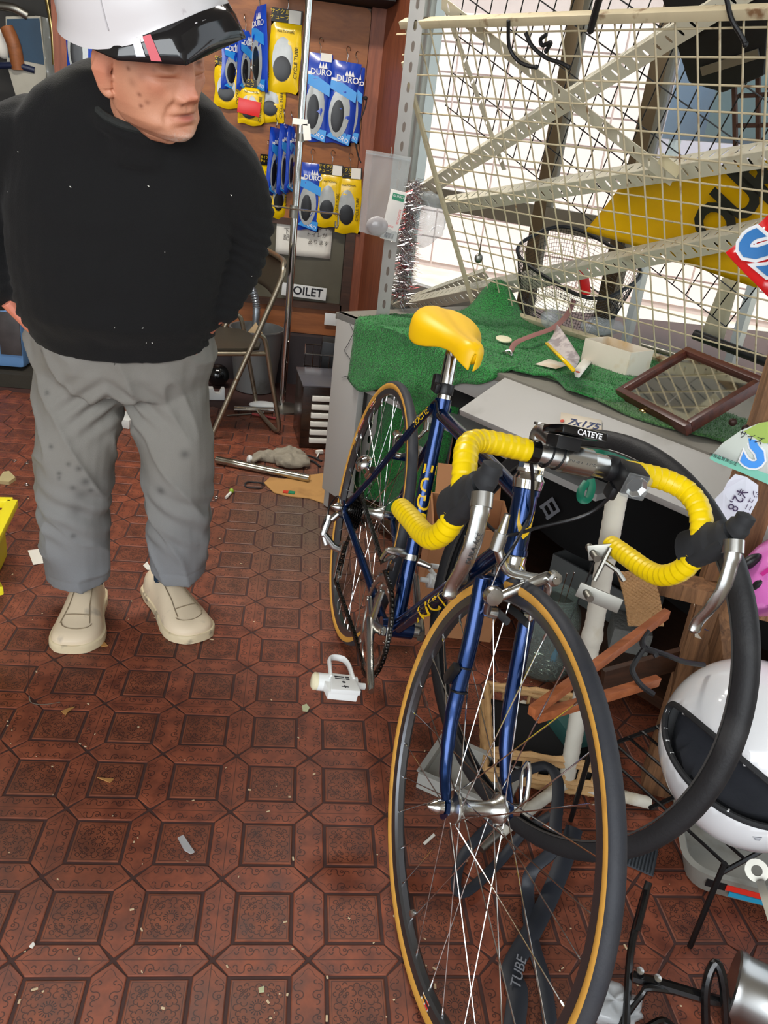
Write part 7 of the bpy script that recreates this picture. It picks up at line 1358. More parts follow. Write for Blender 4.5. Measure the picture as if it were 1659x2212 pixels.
# inner tubes sprawled on the floor
itm = mat('inner_tube_rubber', (34, 38, 46), 0.5, 0, 0.15, 14)
def ribbon(pts, w, m_, nm, lb, cat, t=0.35):
    k = MB(); P_ = smooth_path(pts, 8); k.tube(P_, [(w * t, w)] * len(P_), 10, up=(0, 0, 1)); return tag(k.build(nm, m_), lb, cat)
z8 = 0.014
ribbon([onz(1110, 2225, z8), onz(1118, 2140, z8), onz(1105, 2095, z8), onz(1150, 2010, z8), onz(1190, 1930, z8), onz(1225, 1840, z8 + .02), onz(1240, 1790, z8 + .03)], 0.017, itm, 'inner_tube', 'broad black inner tube snaking to the bottom edge behind the wheel', 'inner tube')
o_it = ribbon([onz(1190, 2225, z8), onz(1175, 2120, z8), onz(1150, 2030, z8), onz(1140, 1930, z8), onz(1150, 1880, z8 + .03), onz(1195, 1835, z8 + .06), onz(1200, 1780, z8 + .08), onz(1205, 1690, z8 + .09), onz(1180, 1655, z8 + .09), onz(1130, 1668, z8 + .08), onz(1080, 1690, z8 + .07)], 0.012, itm, 'inner_tube', 'folded black inner tube looping up beside the stand foot', 'inner tube')
ribbon([onz(1190, 1760, z8 + .05), onz(1130, 1800, z8 + .02), onz(1080, 1860, z8), onz(1010, 1925, z8), onz(985, 1915, z8), onz(1000, 1850, z8), onz(1050, 1790, z8 + .02), onz(1110, 1740, z8 + .04)], 0.010, itm, 'inner_tube', 'thin black inner tube loop lying under the front hub', 'inner tube')
F = frame(onz(1117, 2115, 0.022), onz(1132, 2050, 0.022) - onz(1117, 2115, 0.022), z=(0, -0.5, 1)); k = MB(F); k.text('TUBE', 0.024, Matrix.Translation((0.012, 0, 0.002)), 0.0005); stuff(k.build('tube_print', mat('grey_print', (120, 122, 128), 0.7), bpy.data.objects['inner_tube'], world=True))
# ---- white open helmet on a wire shelf, pink helmet
shw = mat('glossy_white_shell', (232, 234, 236), 0.12, 0, 0.02, coat=0.6); lin_m = mat('dark_helmet_lining', (34, 36, 42), 0.9, 0, 0.3, 30, bump=0.3)
hc = ondep(1622, 1625, 1.30); HR = 0.142; ez = (CAM - hc).normalized(); ex = (RX - ez * RX.dot(ez)).normalized(); ey = ez.cross(ex); HF = Matrix(((ex.x, ey.x, ez.x, hc.x), (ex.y, ey.y, ez.y, hc.y), (ex.z, ey.z, ez.z, hc.z), (0, 0, 0, 1)))
hel = thing('open_face_helmet', 'glossy white open face helmet with dark lining lying on a wire shelf', 'helmet', HF)
oc = Vector((-0.42, -0.18, 0.90)).normalized(); om = Vector((0.72, -0.66, 0.20)); om = (om - oc * om.dot(oc)).normalized(); on_ = oc.cross(om)
def opening(d, s=1.0): return ((d.dot(om) / (0.86 * s)) ** 2 + (d.dot(on_) / (0.31 * s)) ** 2) < 1 and d.dot(oc) > 0
k = MB(); nu, nv = 72, 48; idx = {}
vs = []; 
for j in range(nv + 1):
    for i in range(nu):
        th = PI * j / nv; ph = 2 * PI * i / nu; vs.append(Vector((math.sin(th) * math.cos(ph), math.cos(th), math.sin(th) * math.sin(ph))))
fs = []
for j in range(nv):
    for i in range(nu):
        q = (j * nu + i, j * nu + (i + 1) % nu, (j + 1) * nu + (i + 1) % nu, (j + 1) * nu + i); c = sum((vs[x] for x in q), Vector()) / 4
        if not opening(c.normalized()): fs.append(q)
k.add([Vector((v.x * HR * 1.0, v.y * HR * 1.06, v.z * HR)) for v in vs], fs); k.build('shell', shw, hel, solid=0.006)
rim = []
for i in range(64):
    a = 2 * PI * i / 64; p = om * (0.86 * math.cos(a)) + on_ * (0.31 * math.sin(a)); p = p + oc * math.sqrt(max(0.02, 1 - p.length_squared)); p.normalize(); rim.append(Vector((p.x * HR, p.y * HR * 1.06, p.z * HR)))
k = MB(); k.tube(rim, 0.0055, 8, loop=True); k.build('black_trim', black_rb, hel)
k = MB(); k.sphere((0, 0, 0), (HR * 0.86, HR * 0.9, HR * 0.86), 36, 24)
for i in range(len(k.v)):
    p = k.v[i]; d = p.normalized(); u_ = (d.dot(om) / 0.8) ** 2 + (d.dot(on_) / 0.36) ** 2
    if d.dot(oc) > 0 and u_ < 1: k.v[i] = p * (1 - 0.4 * (1 - u_) ** 0.6)
k.build('lining', lin_m, hel)
k = MB()
for i, w in enumerate((0.05, 0.04, 0.03)):
    dd = [Vector((-0.06 + w * 1.0 * t, -0.80 - i * 0.045, 0.60)).normalized() for t in np.linspace(-.6, 1.2, 8)]; k.tube([Vector((d.x * HR, d.y * HR * 1.06, d.z * HR)) * 1.022 for d in dd], 0.0008, 5)
stuff(k.build('printed_lines', mat('grey_print', (120, 122, 128), 0.7), hel))
k = MB(); k.tube(smooth_path([(0.05, -0.135, 0.08), (0.03, -0.18, 0.085), (0.06, -0.21, 0.08), (0.10, -0.19, 0.06), (0.10, -0.14, 0.05)], 6), [(0.0016, 0.007)] * 25, 8); k.build('chin_strap', black_rb, hel)
# wire shelf that carries it
wsh = thing('black_wire_shelf', 'low black wire shelf standing on the floor below the white helmet', 'shelf', frame((0.80, 0.02, 0), (0.90, 0.43, 0), z=(0, 0, 1)))
zt_ = hc.z - HR * 1.07 - 0.006
for i in range(8):
    k = MB(); k.tube([(0.02 + i * 0.04, 0.0, zt_), (0.02 + i * 0.04, 0.30, zt_)], 0.003, 6); k.build('shelf_wire', blk, wsh)
for y in (0.0, 0.15, 0.30):
    k = MB(); k.tube([(0.0, y, zt_ - 0.004), (0.32, y, zt_ - 0.004)], 0.004, 6); k.build('shelf_bar', blk, wsh)
for x, y in ((0.0, 0.0), (0.32, 0.0), (0.0, 0.30), (0.32, 0.30)):
    k = MB(); k.tube([(x, y, 0.003), (x, y, zt_ + 0.02)], 0.005, 8); k.build('leg', blk, wsh)
pk = mat('pink_shell', (226, 120, 200), 0.2, 0, 0.03, coat=0.5); pc = ondep(1690, 1262, 1.32); k = MB(HF); PF = HF.copy(); PF.translation = pc; ph_ = thing('pink_helmet', 'pink child bicycle helmet with dark vents at the right edge', 'helmet', PF)
k = MB(); k.sphere((0, 0, 0), (0.075, 0.085, 0.08), 28, 18); k.v = [Vector((p.x + (0.02 * (p.y / 0.085) if p.y > 0 else 0), max(p.y, -0.045) , p.z)) for p in k.v]; k.build('shell', pk, ph_)
for sx, sy in ((-0.046, 0.03), (-0.03, -0.005)): k = MB(); k.sphere((sx, sy, 0.058), (0.022, 0.010, 0.014), 14, 8, rotm('Z', 0.5)); k.build('vent', black_pl, ph_)
k = MB(); k.box((-0.02, 0.012, 0.0765), (0.03, 0.006, 0.002), rotm('Z', 0.6)); k.build('magenta_print', mat('magenta_print', (190, 20, 130), 0.4), ph_)
psh = MB(); psh.beam(ondep(1400, 1250, 1.5) , ondep(1720, 1325, 1.36), 0.06, 0.03); tag(psh.build('bracket_board', timber, bevel=0.002), 'short rough board running back from the timber post below the pink helmet', 'board')
# ---- floor at the lower right: tray, wrench, rack, can, bag
tray = thing('grey_tray', 'grey plastic tray on the floor below the white helmet', 'tray', frame((0.835, 0.165, 0.0), (0.94, -0.30, 0), z=(0, 0, 1))); tgm = mat('stained_grey_plastic', (142, 140, 132), 0.5, 0, 0.1, 8, stain=((104, 96, 84), 9, 0.55, 0.7))
k = MB(); a, b_ = (0.0, 0.36), (0.0, 0.24)
rr_ = lambda x0, x1, y0, y1, r, z: [Vector((x, y, z)) for x, y in [(x0 + r * (1 - math.cos(t)), y0 + r * (1 - math.sin(t))) for t in np.linspace(0, PI / 2, 5)] + [(x1 - r * (1 - math.sin(t)), y0 + r * (1 - math.cos(t))) for t in np.linspace(0, PI / 2, 5)] + [(x1 - r * (1 - math.cos(t)), y1 - r * (1 - math.sin(t))) for t in np.linspace(0, PI / 2, 5)] + [(x0 + r * (1 - math.sin(t)), y1 - r * (1 - math.cos(t))) for t in np.linspace(0, PI / 2, 5)]]
k.loft([rr_(0.02, 0.34, -0.02, 0.22, 0.04, 0.004), rr_(0, 0.36, -0.04, 0.24, 0.05, 0.065), rr_(-0.006, 0.366, -0.046, 0.246, 0.05, 0.068), rr_(0.006, 0.354, -0.034, 0.234, 0.045, 0.068), rr_(0.03, 0.33, -0.01, 0.21, 0.04, 0.012)], caps=True); k.build('body', tgm, tray, angle=30)
k = MB(); k.box((0.12, -0.0345, 0.04), (0.09, 0.002, 0.012)); k.build('red_stripe', stick_r, tray); k = MB(); k.box((0.125, -0.036, 0.028), (0.08, 0.002, 0.010)); k.build('cyan_stripe', mat('cyan_print', (40, 150, 190), 0.5), tray); k = MB(); k.box((0.06, -0.0345, 0.04), (0.035, 0.002, 0.016)); k.build('black_patch', black_pl, tray)
wa, we_ = ondep(1635, 1880, 1.20), ondep(1672, 2000, 1.12); k = MB(); d = (we_ - wa).normalized(); k.beam(wa + d * 0.02, we_, 0.012, 0.006, up=ez); k.prof_ring([(0.008, -0.004), (0.017, -0.004), (0.017, 0.004), (0.008, 0.004)], 20, zframe(wa, ez) @ rotm('X', -PI / 2)); tag(k.build('ring_spanner', steel), 'chrome ring spanner leaning on the grey tray', 'spanner')
rk = thing('pannier_rack', 'black steel rack lying on the floor at the lower right', 'rack', onz(1400, 2120, 0.0)); rb_ = mat('black_enamel', (12, 12, 13), 0.25, 0, 0.05, coat=0.3)
def rod(pl, r, nm): k = MB(); P_ = smooth_path([onz(*q) for q in pl], 5); k.tube(P_, r, 8); return k.build(nm, rb_, rk, world=True)
rod([(1352, 2225, .03), (1362, 2060, .06), (1385, 1960, .10), (1402, 1905, .13)], 0.006, 'stay'); rod([(1368, 2110, .05), (1440, 2130, .06), (1540, 2160, .06), (1580, 2165, .05)], 0.009, 'cross_bar'); rod([(1330, 2225, .02), (1385, 2150, .05), (1410, 2135, .06), (1530, 2155, .05)], 0.005, 'lower_stay'); rod([(1525, 2225, .02), (1525, 2130, .09), (1545, 2080, .12), (1562, 2120, .10), (1570, 2225, .02)], 0.007, 'hoop'); rod([(1390, 2225, .02), (1430, 2205, .02), (1460, 2225, .02)], 0.006, 'foot_bend')
k = MB(); k.tube([onz(1376, 2010, .085), onz(1397, 1925, .125)], [(0.010, 0.006)] * 2, 10); k.build('clip', rb_, rk, world=True)
for u, v in ((1382, 2098), (1420, 2114)): k = MB(); k.lathe([(0.001, 0), (0.006, 0.0005), (0.006, 0.003), (0.001, 0.004)], 12, zframe(onz(u, v, 0.068), (0, -.3, 1))); k.build('screw_head', alloy, rk, world=True)
c0, c1 = onz(1578, 2125, 0.055), onz(1690, 2180, 0.055); k = MB(); d = (c1 - c0).normalized(); k.lathe([(0.002, 0), (0.050, 0), (0.053, 0.003), (0.053, 0.012), (0.0505, 0.016), (0.0505, 0.12), (0.053, 0.124), (0.002, 0.126)], 40, zframe(c0, d)); tag(k.build('steel_can', mat('brushed_can', (170, 170, 168), 0.3, 1.0, 0.06)), 'brushed steel can lying on its side in the lower right corner', 'can')
k = MB(); c = onz(1318, 2190, 0.0); k.sphere(c + Vector((0.0, 0, 0.02)), (0.045, 0.03, 0.022), 22, 12)
for i in range(len(k.v)): p = k.v[i]; k.v[i] = p + (p - c).normalized() * 0.014 * fbm(p.x * 70, p.y * 70, p.z * 60); k.v[i].z = max(0.002, k.v[i].z)
tag(k.build('plastic_bag', glassmat('clear_bag', (226, 230, 232), 0.55, 0.08), angle=180), 'crumpled clear plastic bag on the floor behind the front tyre', 'bag')
k = MB(); k.xf = frame(onz(1385, 1850, 0.004), (0.85, -0.5, 0), z=(0, 0, 1)); 
for i in range(9): k.box((i * 0.006 - 0.024, 0, 0.002), (0.003, 0.07, 0.004))
k.box((0, 0, -0.001), (0.056, 0.07, 0.003)); tag(k.build('ribbed_rubber_pad', mat('ribbed_pad', (66, 72, 78), 0.6)), 'small ribbed grey rubber pad on the floor under the loose tyre', 'pad')
# ---- things on the counter top
zt2 = CT + 0.016
cw = mat('stained_white_card', (218, 208, 190), 0.7, 0, 0.06, 10, stain=((196, 160, 106), 7, 0.55, 0.72)); q0, q1, q2 = onz(1254, 782, zt2), onz(1350, 815, zt2), onz(1388, 786, zt2)
bxm = thing('white_carton', 'small stained white open carton on the turf in front of the wire grid', 'carton', frame(q0, q1 - q0, z=(0, 0, 1))); L1 = (q1 - q0).length; L2 = 0.10; H1 = 0.066
for nm, c, s in (('front_wall', (L1 / 2, 0, H1 / 2), (L1, 0.003, H1)), ('back_wall', (L1 / 2, L2, H1 / 2), (L1, 0.003, H1)), ('end_wall', (0, L2 / 2, H1 / 2), (0.003, L2, H1)), ('end_wall', (L1, L2 / 2, H1 / 2), (0.003, L2, H1)), ('bottom', (L1 / 2, L2 / 2, 0.002), (L1, L2, 0.003))):
    k = MB(); k.box(c, s); k.build(nm, cw, bxm)
def onct(u, v, dz=0.0): return onz(u, v, zt2 + dz)
k = MB(); pl = [onct(u, v, 0.012) for u, v in ((1239, 800), (1265, 768), (1278, 782), (1251, 816), (1243, 814))]; k.add(pl, [(0, 1, 2, 3, 4)]); o = tag(k.build('price_tag', paper, solid=0.0008), 'white price tag with a red ring lying in front of the white carton', 'tag')
k = MB(); k.lathe([(0.002, 0), (0.0055, 0.0002), (0.0055, 0.0008), (0.002, 0.001)], 16, zframe(onct(1248, 804, 0.0128), (0, -.2, 1))); k.build('red_ring', mat('red_ring', (190, 70, 50), 0.6), o, world=True)
pkg = pxsheet('part_packet', 'flat yellow and clear parts packet leaning beside the white carton', 'packet', [(1179, 742, 1.98), (1205, 702, 2.03), (1252, 770, 1.90), (1238, 800, 1.85)], mat('greyish_clear_film', (190, 180, 176), 0.25, 0, 0.2, 20, stain=((150, 140, 140), 30, 0.5, 0.6)), 0.006, n=6, curl=0.006)
pxsheet('yellow_edge', '', '', [(1178, 742, 1.974), (1184, 742, 1.974), (1243, 799, 1.844), (1237, 802, 1.844)], ty, 0.006, parent=pkg)
k = MB(); P_ = smooth_path([onct(1103, 758, 0.004), onct(1115, 740, 0.012), onct(1150, 725, 0.03), onct(1195, 708, 0.05), onct(1225, 680, 0.07), onct(1240, 648, 0.09)], 6); k.tube(P_, [(0.0012, 0.008)] * len(P_), 8, up=(0.3, -0.3, 0.9)); o = tag(k.build('pink_strap', mat('dusty_pink_strap', (150, 104, 98), 0.6)), 'dusty pink strap with a metal buckle curling off the turf', 'strap'); k = MB(); k.tube([onct(1096, 762, 0.006) + Vector((0.012 * math.cos(t), 0.016 * math.sin(t), 0.004 * math.sin(2 * t))) for t in np.linspace(0, 5.5, 14)], 0.003, 6, loop=True); k.build('buckle', alloy, o, world=True)
k = MB(); k.lathe([(0.001, 0.0), (0.023, 0.0), (0.024, 0.003), (0.022, 0.005), (0.001, 0.0055)], 28, zframe(onct(1088, 734, 0.006), (0, -0.15, 1))); tag(k.build('ivory_disc', mat('ivory_plastic', (232, 224, 190), 0.4)), 'round ivory lid lying on the turf to the right of the saddle', 'lid')
pl = [onct(*q) for q in ((1155, 790), (1195, 775), (1225, 792), (1200, 800))]; k = MB(); k.add([p + Vector((0, 0, 0.004)) for p in pl], [(0, 1, 2, 3)]); tag(k.build('card_scrap', cw, solid=0.001), 'cream card scrap half under the parts packet', 'card')
# framed mirror lying on the counter
m0, m1, m3 = onz(1330, 846, 0.702), onz(1480, 927, 0.702), onz(1478, 750, 0.8125)
xm = (m1 - m0); ym = m3 - m0; Lx, Ly = xm.length, ym.length; fmx = frame(m0, xm, y=ym); mir = thing('framed_mirror', 'dark wooden framed mirror lying on the counter reflecting the wire grid', 'mirror', fmx); mw = wood('mahogany_frame', (52, 24, 18), (92, 46, 34), 0.35, 10, 0, 0.05)
Ly = max(Ly, 0.2); ww = 0.016
for nm, a, e in (('frame_rail', (0, ww / 2), (Lx, ww / 2)), ('frame_rail', (0, Ly - ww / 2), (Lx, Ly - ww / 2)), ('frame_rail', (ww / 2, ww), (ww / 2, Ly - ww)), ('frame_rail', (Lx - ww / 2, ww), (Lx - ww / 2, Ly - ww))):
    k = MB(); k.beam((*a, -0.006), (*e, -0.006), ww, 0.026); k.build(nm, mw, mir, bevel=0.002)
k = MB(); k.box((Lx / 2, Ly / 2, -0.004), (Lx - 2 * ww, Ly - 2 * ww, 0.003)); k.build('mirror_glass', mat('mirror_silver', (214, 212, 204), 0.04, 1.0, 0.02), mir)
k = MB(); k.sphere((Lx * 0.42, -0.004, -0.012), (0.014, 0.008, 0.006), 12, 8); k.build('brass_catch', mat('old_brass', (168, 150, 100), 0.25, 1.0), mir)
# price label on the ledge, teal ribbon
lf_ = lambda u, v: onp(u, v, cp(0, -0.06, CT - 0.03), (UPZ * 0.911 - CN * 0.413))
pl = [lf_(*q) for q in ((1210, 922), (1212, 893), (1300, 910), (1300, 945))]; k = MB(); nr = (UPZ * 0.911 - CN * 0.413); k.add([p + nr * 0.003 for p in pl], [(0, 1, 2, 3)]); o = tag(k.build('ledge_price_tag', cw, solid=0.0008), 'cream tag with 175 written on it stuck on the counter ledge', 'tag')
F = frame(lf_(1262, 920) + nr * 0.0045, pl[2] - pl[1], z=nr); k = MB(F); k.text('7x175', 0.030, Matrix(), 0.0004, bold=0.0006); stuff(k.build('handwriting', mat('blue_marker', (30, 46, 90), 0.6), o, world=True)); k = MB(F); k.lathe([(0.002, 0), (0.005, 0.0004), (0.005, 0.001), (0.002, 0.0012)], 14, Matrix.Translation((-0.052, -0.004, 0))); k.build('red_ring', mat('red_ring', (190, 70, 50), 0.6), o, world=True)
teal = mat('teal_ribbon', (16, 120, 92), 0.45, 0, 0.15, 20)
def tri(pl, w, lb, nm='teal_ribbon'): k = MB(); P_ = smooth_path([ondep(*q) for q in pl], 6); k.tube(P_, [(0.0012, w)] * len(P_), 8, up=tuple(ez)); return tag(k.build(nm, teal), lb, 'ribbon')
tri([(1265, 975, 1.40), (1300, 985, 1.38), (1340, 1000, 1.40), (1390, 1020, 1.42)], 0.016, 'teal ribbon lying on the ledge behind the front lamp'); tri([(1268, 1040, 1.38), (1255, 1060, 1.37), (1256, 1078, 1.36), (1270, 1078, 1.36), (1278, 1055, 1.37), (1276, 1035, 1.38)], 0.007, 'teal ribbon loop hanging below the ledge')
# ---- cards and papers by the timber post
def depth_post(u, v, off=-0.045):
    d = ray(u, v); I = WM[post.name].inverted(); o_ = I @ CAM; dd = I.to_3x3() @ d; return (off - o_.y) / dd.y
def ppt(u, v, off=-0.045): return (u, v, depth_post(u, v, off))
cardm = mat('green_fade_card', (206, 214, 206), 0.35, 0, 0.04, 3)
cards = thing('size_card', 'curved green and white sales card with a large blue S by the post', 'card', ondep(*ppt(1600, 1000)))
k = MB(); ol_ = [(1532, 990), (1560, 958), (1600, 930), (1640, 914), (1690, 905), (1700, 1060), (1659, 1046), (1600, 1020), (1545, 998)]; k.add([ondep(*ppt(*q)) for q in ol_], [tuple(range(len(ol_)))]); k.build('card', cardm, cards, world=True, solid=0.001)
k = MB(); ol2 = [(1532, 990), (1540, 980), (1600, 1002), (1700, 1040), (1700, 1060), (1659, 1046), (1600, 1020), (1545, 998)]; k.add([ondep(*ppt(*q, -0.0465)) for q in ol2], [tuple(range(len(ol2)))]); k.build('teal_band', mat('mint_print', (130, 206, 182), 0.4), cards, world=True)
k = MB(); ol3 = [(1606, 932), (1640, 914), (1690, 905), (1700, 960), (1650, 958)]; k.add([ondep(*ppt(*q, -0.0465)) for q in ol3], [tuple(range(len(ol3)))]); k.build('lime_band', mat('lime_print', (164, 190, 90), 0.4), cards, world=True)
def textat(parent, body, u, v, u2, v2, size, m, off, bold=0.0, nm='lettering', ppf=ppt):
    F = pxframe(u, v, u2, v2, ppf(u, v, off)[2], ppf(u2, v2, off)[2]); k = MB(F); k.text(body, size, Matrix(), 0.0004, bold=bold); return stuff(k.build(nm, m, parent, world=True))
wpr = mat('white_print', (236, 236, 236), 0.5); bpr = mat('bright_blue_print', (30, 140, 230), 0.4)
textat(cards, 'S', 1632, 976, 1680, 990, 0.085, wpr, -0.048, 0.005, 'white_outline'); textat(cards, 'S', 1632, 976, 1680, 990, 0.085, bpr, -0.050, 0.002); textat(cards, 'サイズ', 1622, 946, 1650, 956, 0.014, ink, -0.049); textat(cards, '内装品質表示法', 1562, 992, 1590, 1003, 0.007, ink, -0.048)
tagp = thing('handwritten_price_tag', 'curled white tag with handwritten price hanging from the timber post', 'tag', ondep(*ppt(1580, 1090)))
k = MB(); ol4 = [(1588, 1024), (1612, 1030), (1638, 1048), (1637, 1080), (1622, 1110), (1606, 1140), (1592, 1158), (1560, 1125), (1544, 1078), (1562, 1060), (1572, 1040)]; k.add([ondep(*ppt(q[0], q[1], -0.052 + 0.004 * math.sin(i))) for i, q in enumerate(ol4)], [tuple(range(len(ol4)))]); k.build('paper', mat('blue_white_paper', (226, 230, 240), 0.7), tagp, world=True, solid=0.0008, smooth=False)
pur = mat('purple_marker', (70, 56, 90), 0.6); textat(tagp, '¥2,8', 1592, 1080, 1576, 1108, 0.024, pur, -0.058); textat(tagp, 'ジュニア用', 1616, 1096, 1600, 1128, 0.013, pur, -0.058, nm='small_lettering')
pp2 = pxsheet('short_sign_paper', 'cream paper with a blue character pinned behind the timber post', 'paper', [(1500, 1290, 1.50), (1600, 1310, 1.50), (1572, 1398, 1.50), (1500, 1376, 1.50)], cw, 0.001, n=3, curl=0.004)
k = MB(pxframe(1530, 1345, 1560, 1352, 1.492)); k.text('短', 0.042, Matrix(), 0.0005, bold=0.0006); stuff(k.build('lettering', mat('blue_marker', (30, 46, 90), 0.6), pp2, world=True))
k = MB()
for P_ in ([(1400, 1362, 1.235), (1388, 1382, 1.23), (1392, 1400, 1.225), (1412, 1408, 1.225), (1418, 1418, 1.225)], [(1392, 1400, 1.225), (1372, 1430, 1.22), (1366, 1450, 1.215), (1385, 1480, 1.21), (1412, 1500, 1.21)], [(1395, 1400, 1.225), (1440, 1415, 1.235), (1480, 1430, 1.26), (1520, 1436, 1.29)]): k.tube(smooth_path([ondep(*q) for q in P_], 6), 0.0045, 8)
tag(k.build('coat_hook', mat('black_dipped_wire', (22, 22, 24), 0.5)), 'black rubber dipped wire hook hanging on the timber post', 'hook')
k = MB(); k.beam(ondep(1560, 1310, 1.5), ondep(1600, 1700, 1.45), 0.05, 0.04); tag(k.build('rear_timber', timber, bevel=0.002), 'darker timber upright behind the post at the right edge', 'timber')
# ---- signs, sheets and baskets behind the grid
def gq(u, v, off): 
    p = gpt(u, v, off); return (u, v, (p - CAM).dot(FW))
yb = mat('yellow_vinyl', (230, 176, 8), 0.35, 0, 0.1, 6, bump=0.4, bscale=14)
ys = pxsheet('yellow_banner', 'crumpled yellow plastic banner with black letters behind the grid', 'banner', [gq(1262, 500, .16), gq(1340, 400, .16), gq(1760, 330, .16), gq(1640, 620, .16)], yb, 0.001, n=14, curl=0.012)
for ch_, (u, v) in zip('OUR', ((1548, 488), (1596, 428), (1650, 388))):
    F = frame(gpt(u, v, 0.135), gpt(u + 40, v - 45, 0.135) - gpt(u, v, 0.135), z=-GN); k = MB(F); k.text(ch_, 0.15, Matrix(), 0.0006, bold=0.006); k.build('letter', mat('worn_black_print', (34, 32, 30), 0.4, 0, 0.3, 40), ys, world=True)
rs_ = pxsheet('red_sign', 'glossy red pennant with a blue letter outlined in white at the right edge', 'sign', [(1567, 546, 1.42), (1662, 462, 1.40), (1740, 560, 1.36), (1662, 645, 1.38)], mat('red_gloss_vinyl', (222, 30, 34), 0.2, 0, 0.05, coat=0.4), 0.002, n=4, curl=0.004)
for bd_, m_, dd in ((0.010, wpr, 1.372), (0.004, mat('mid_blue_print', (10, 110, 180), 0.3), 1.369)):
    k = MB(pxframe(1652, 548, 1692, 506, dd, dd - 0.01)); k.text('S', 0.112, Matrix(), 0.0006, bold=bd_); k.build('letter', m_, rs_, world=True)
# black mesh basket behind the grid
bkt = thing('mesh_basket', 'black wire mesh bicycle basket behind the wire grid', 'basket', frame(gpt(1235, 620, 0.17), CU, z=(0.1, 0.1, 1)) @ rotm('X', 0.5) @ rotm('Y', 0.3))
k = MB(); rng_ = []
for z, sx, sy in ((-0.13, .12, .09), (-0.125, .14, .11), (-0.06, .158, .125), (0.02, .175, .138), (0.10, .19, .15)):
    rng_.append([Vector((sx * math.copysign(abs(math.cos(t)) ** 0.6, math.cos(t)), sy * math.copysign(abs(math.sin(t)) ** 0.6, math.sin(t)), z)) for t in [2 * PI * i / 80 for i in range(80)]])
full = []
for a, b_ in zip(rng_, rng_[1:]):
    for j in range(6): full.append([p.lerp(q, j / 6) for p, q in zip(a, b_)])
full.append(rng_[-1]); k.loft(full, caps=False); o = k.build('mesh_wall', blk, bkt, smooth=False); md = o.modifiers.new('wires', 'WIREFRAME'); md.thickness = 0.0018; md.use_even_offset = False; o['kind'] = 'stuff'
k = MB(); k.tube(rng_[-1], 0.006, 8, loop=True); k.build('rim', black_pl, bkt)
k = MB(); k.tube([p * 1.0 for p in rng_[2]], 0.003, 6, loop=True); k.build('band', black_pl, bkt)
k = MB(); c = gpt(1262, 605, 0.2); k.box(c, (0.03, 0.02, 0.10), rotm('Y', -0.35)); tag(k.build('red_reflector', mat('red_reflector', (230, 40, 40), 0.2, emit=None), bevel=0.004), 'red plastic reflector strip behind the mesh basket', 'reflector')
# black plastic carrier top right, hooks, keys
bt = thing('black_carrier', 'black perforated plastic carrier hanging behind the grid at the top right', 'carrier', frame(gpt(1545, 95, 0.2), CU, z=-GN))
k = MB(); k.prism([(-0.13, 0.12), (0.14, 0.13), (0.13, -0.06), (0.03, -0.10), (-0.06, -0.08)], -0.05, 0.02); k.build('body', mat('black_perforated', (14, 14, 15), 0.5, 0, 0.6, 60), bt, bevel=0.01)
k = MB(); k.beam((-0.02, -0.05, 0.024), (0.12, -0.01, 0.024), 0.02, 0.004, up=(0, 0, 1)); k.build('grey_strip', steel, bt)
rg = thing('rusty_grating', 'rusty brown grating standing behind the top right of the grid', 'grating', frame(gpt(1640, 120, 0.24), CU, z=-GN)); rust = mat('rust_brown', (84, 58, 48), 0.7, 0.2, 0.2)
for i in range(7): k = MB(); k.beam((-0.05, -0.3 + i * 0.07, 0), (0.2, -0.28 + i * 0.07, 0), 0.008, 0.008); k.build('bar', rust, rg)
for i in range(5): k = MB(); k.beam((-0.05 + i * 0.06, -0.32, 0), (-0.05 + i * 0.06 - 0.02, 0.2, 0), 0.01, 0.008); k.build('upright', rust, rg)
hkm = mat('black_dipped_wire', (22, 22, 24), 0.5)
for lb, pl in (('black hook over the top bar at the left of the grid', [(1098, 44), (1100, 100), (1118, 130), (1140, 142), (1158, 145)]), ('second black hook hanging lower beside the first', [(1135, 70), (1150, 100), (1180, 125), (1210, 135), (1228, 145)]), ('black curled hook end near the top of the grid', [(1180, 75), (1168, 85), (1172, 98), (1190, 92), (1180, 110)]), ('thick black cable end above the middle of the grid', [(1300, -20), (1288, 20), (1275, 68)]), ('long black hook at the top right of the grid', [(1568, -10), (1580, 40), (1600, 75), (1610, 96)])):
    k = MB(); k.tube(smooth_path([gpt(u, v, -0.02) for u, v in pl], 6), 0.0048 if 'cable' not in lb else 0.008, 8); k.sphere(gpt(*pl[-1], -0.02), 0.006, 8, 6); tag(k.build('grid_hook', hkm), lb, 'hook', 'black hooks on the wire grid')
k = MB(); k.tube(smooth_path([gpt(1040, 517, -0.012), gpt(1037, 540, -0.012), gpt(1034, 552, -0.012)], 4), 0.002, 6); k.sphere(gpt(1034, 558, -0.012), (0.014, 0.008, 0.016), 10, 8); tag(k.build('key_bunch', steel), 'small bunch of keys hanging on the grid at the left', 'keys')
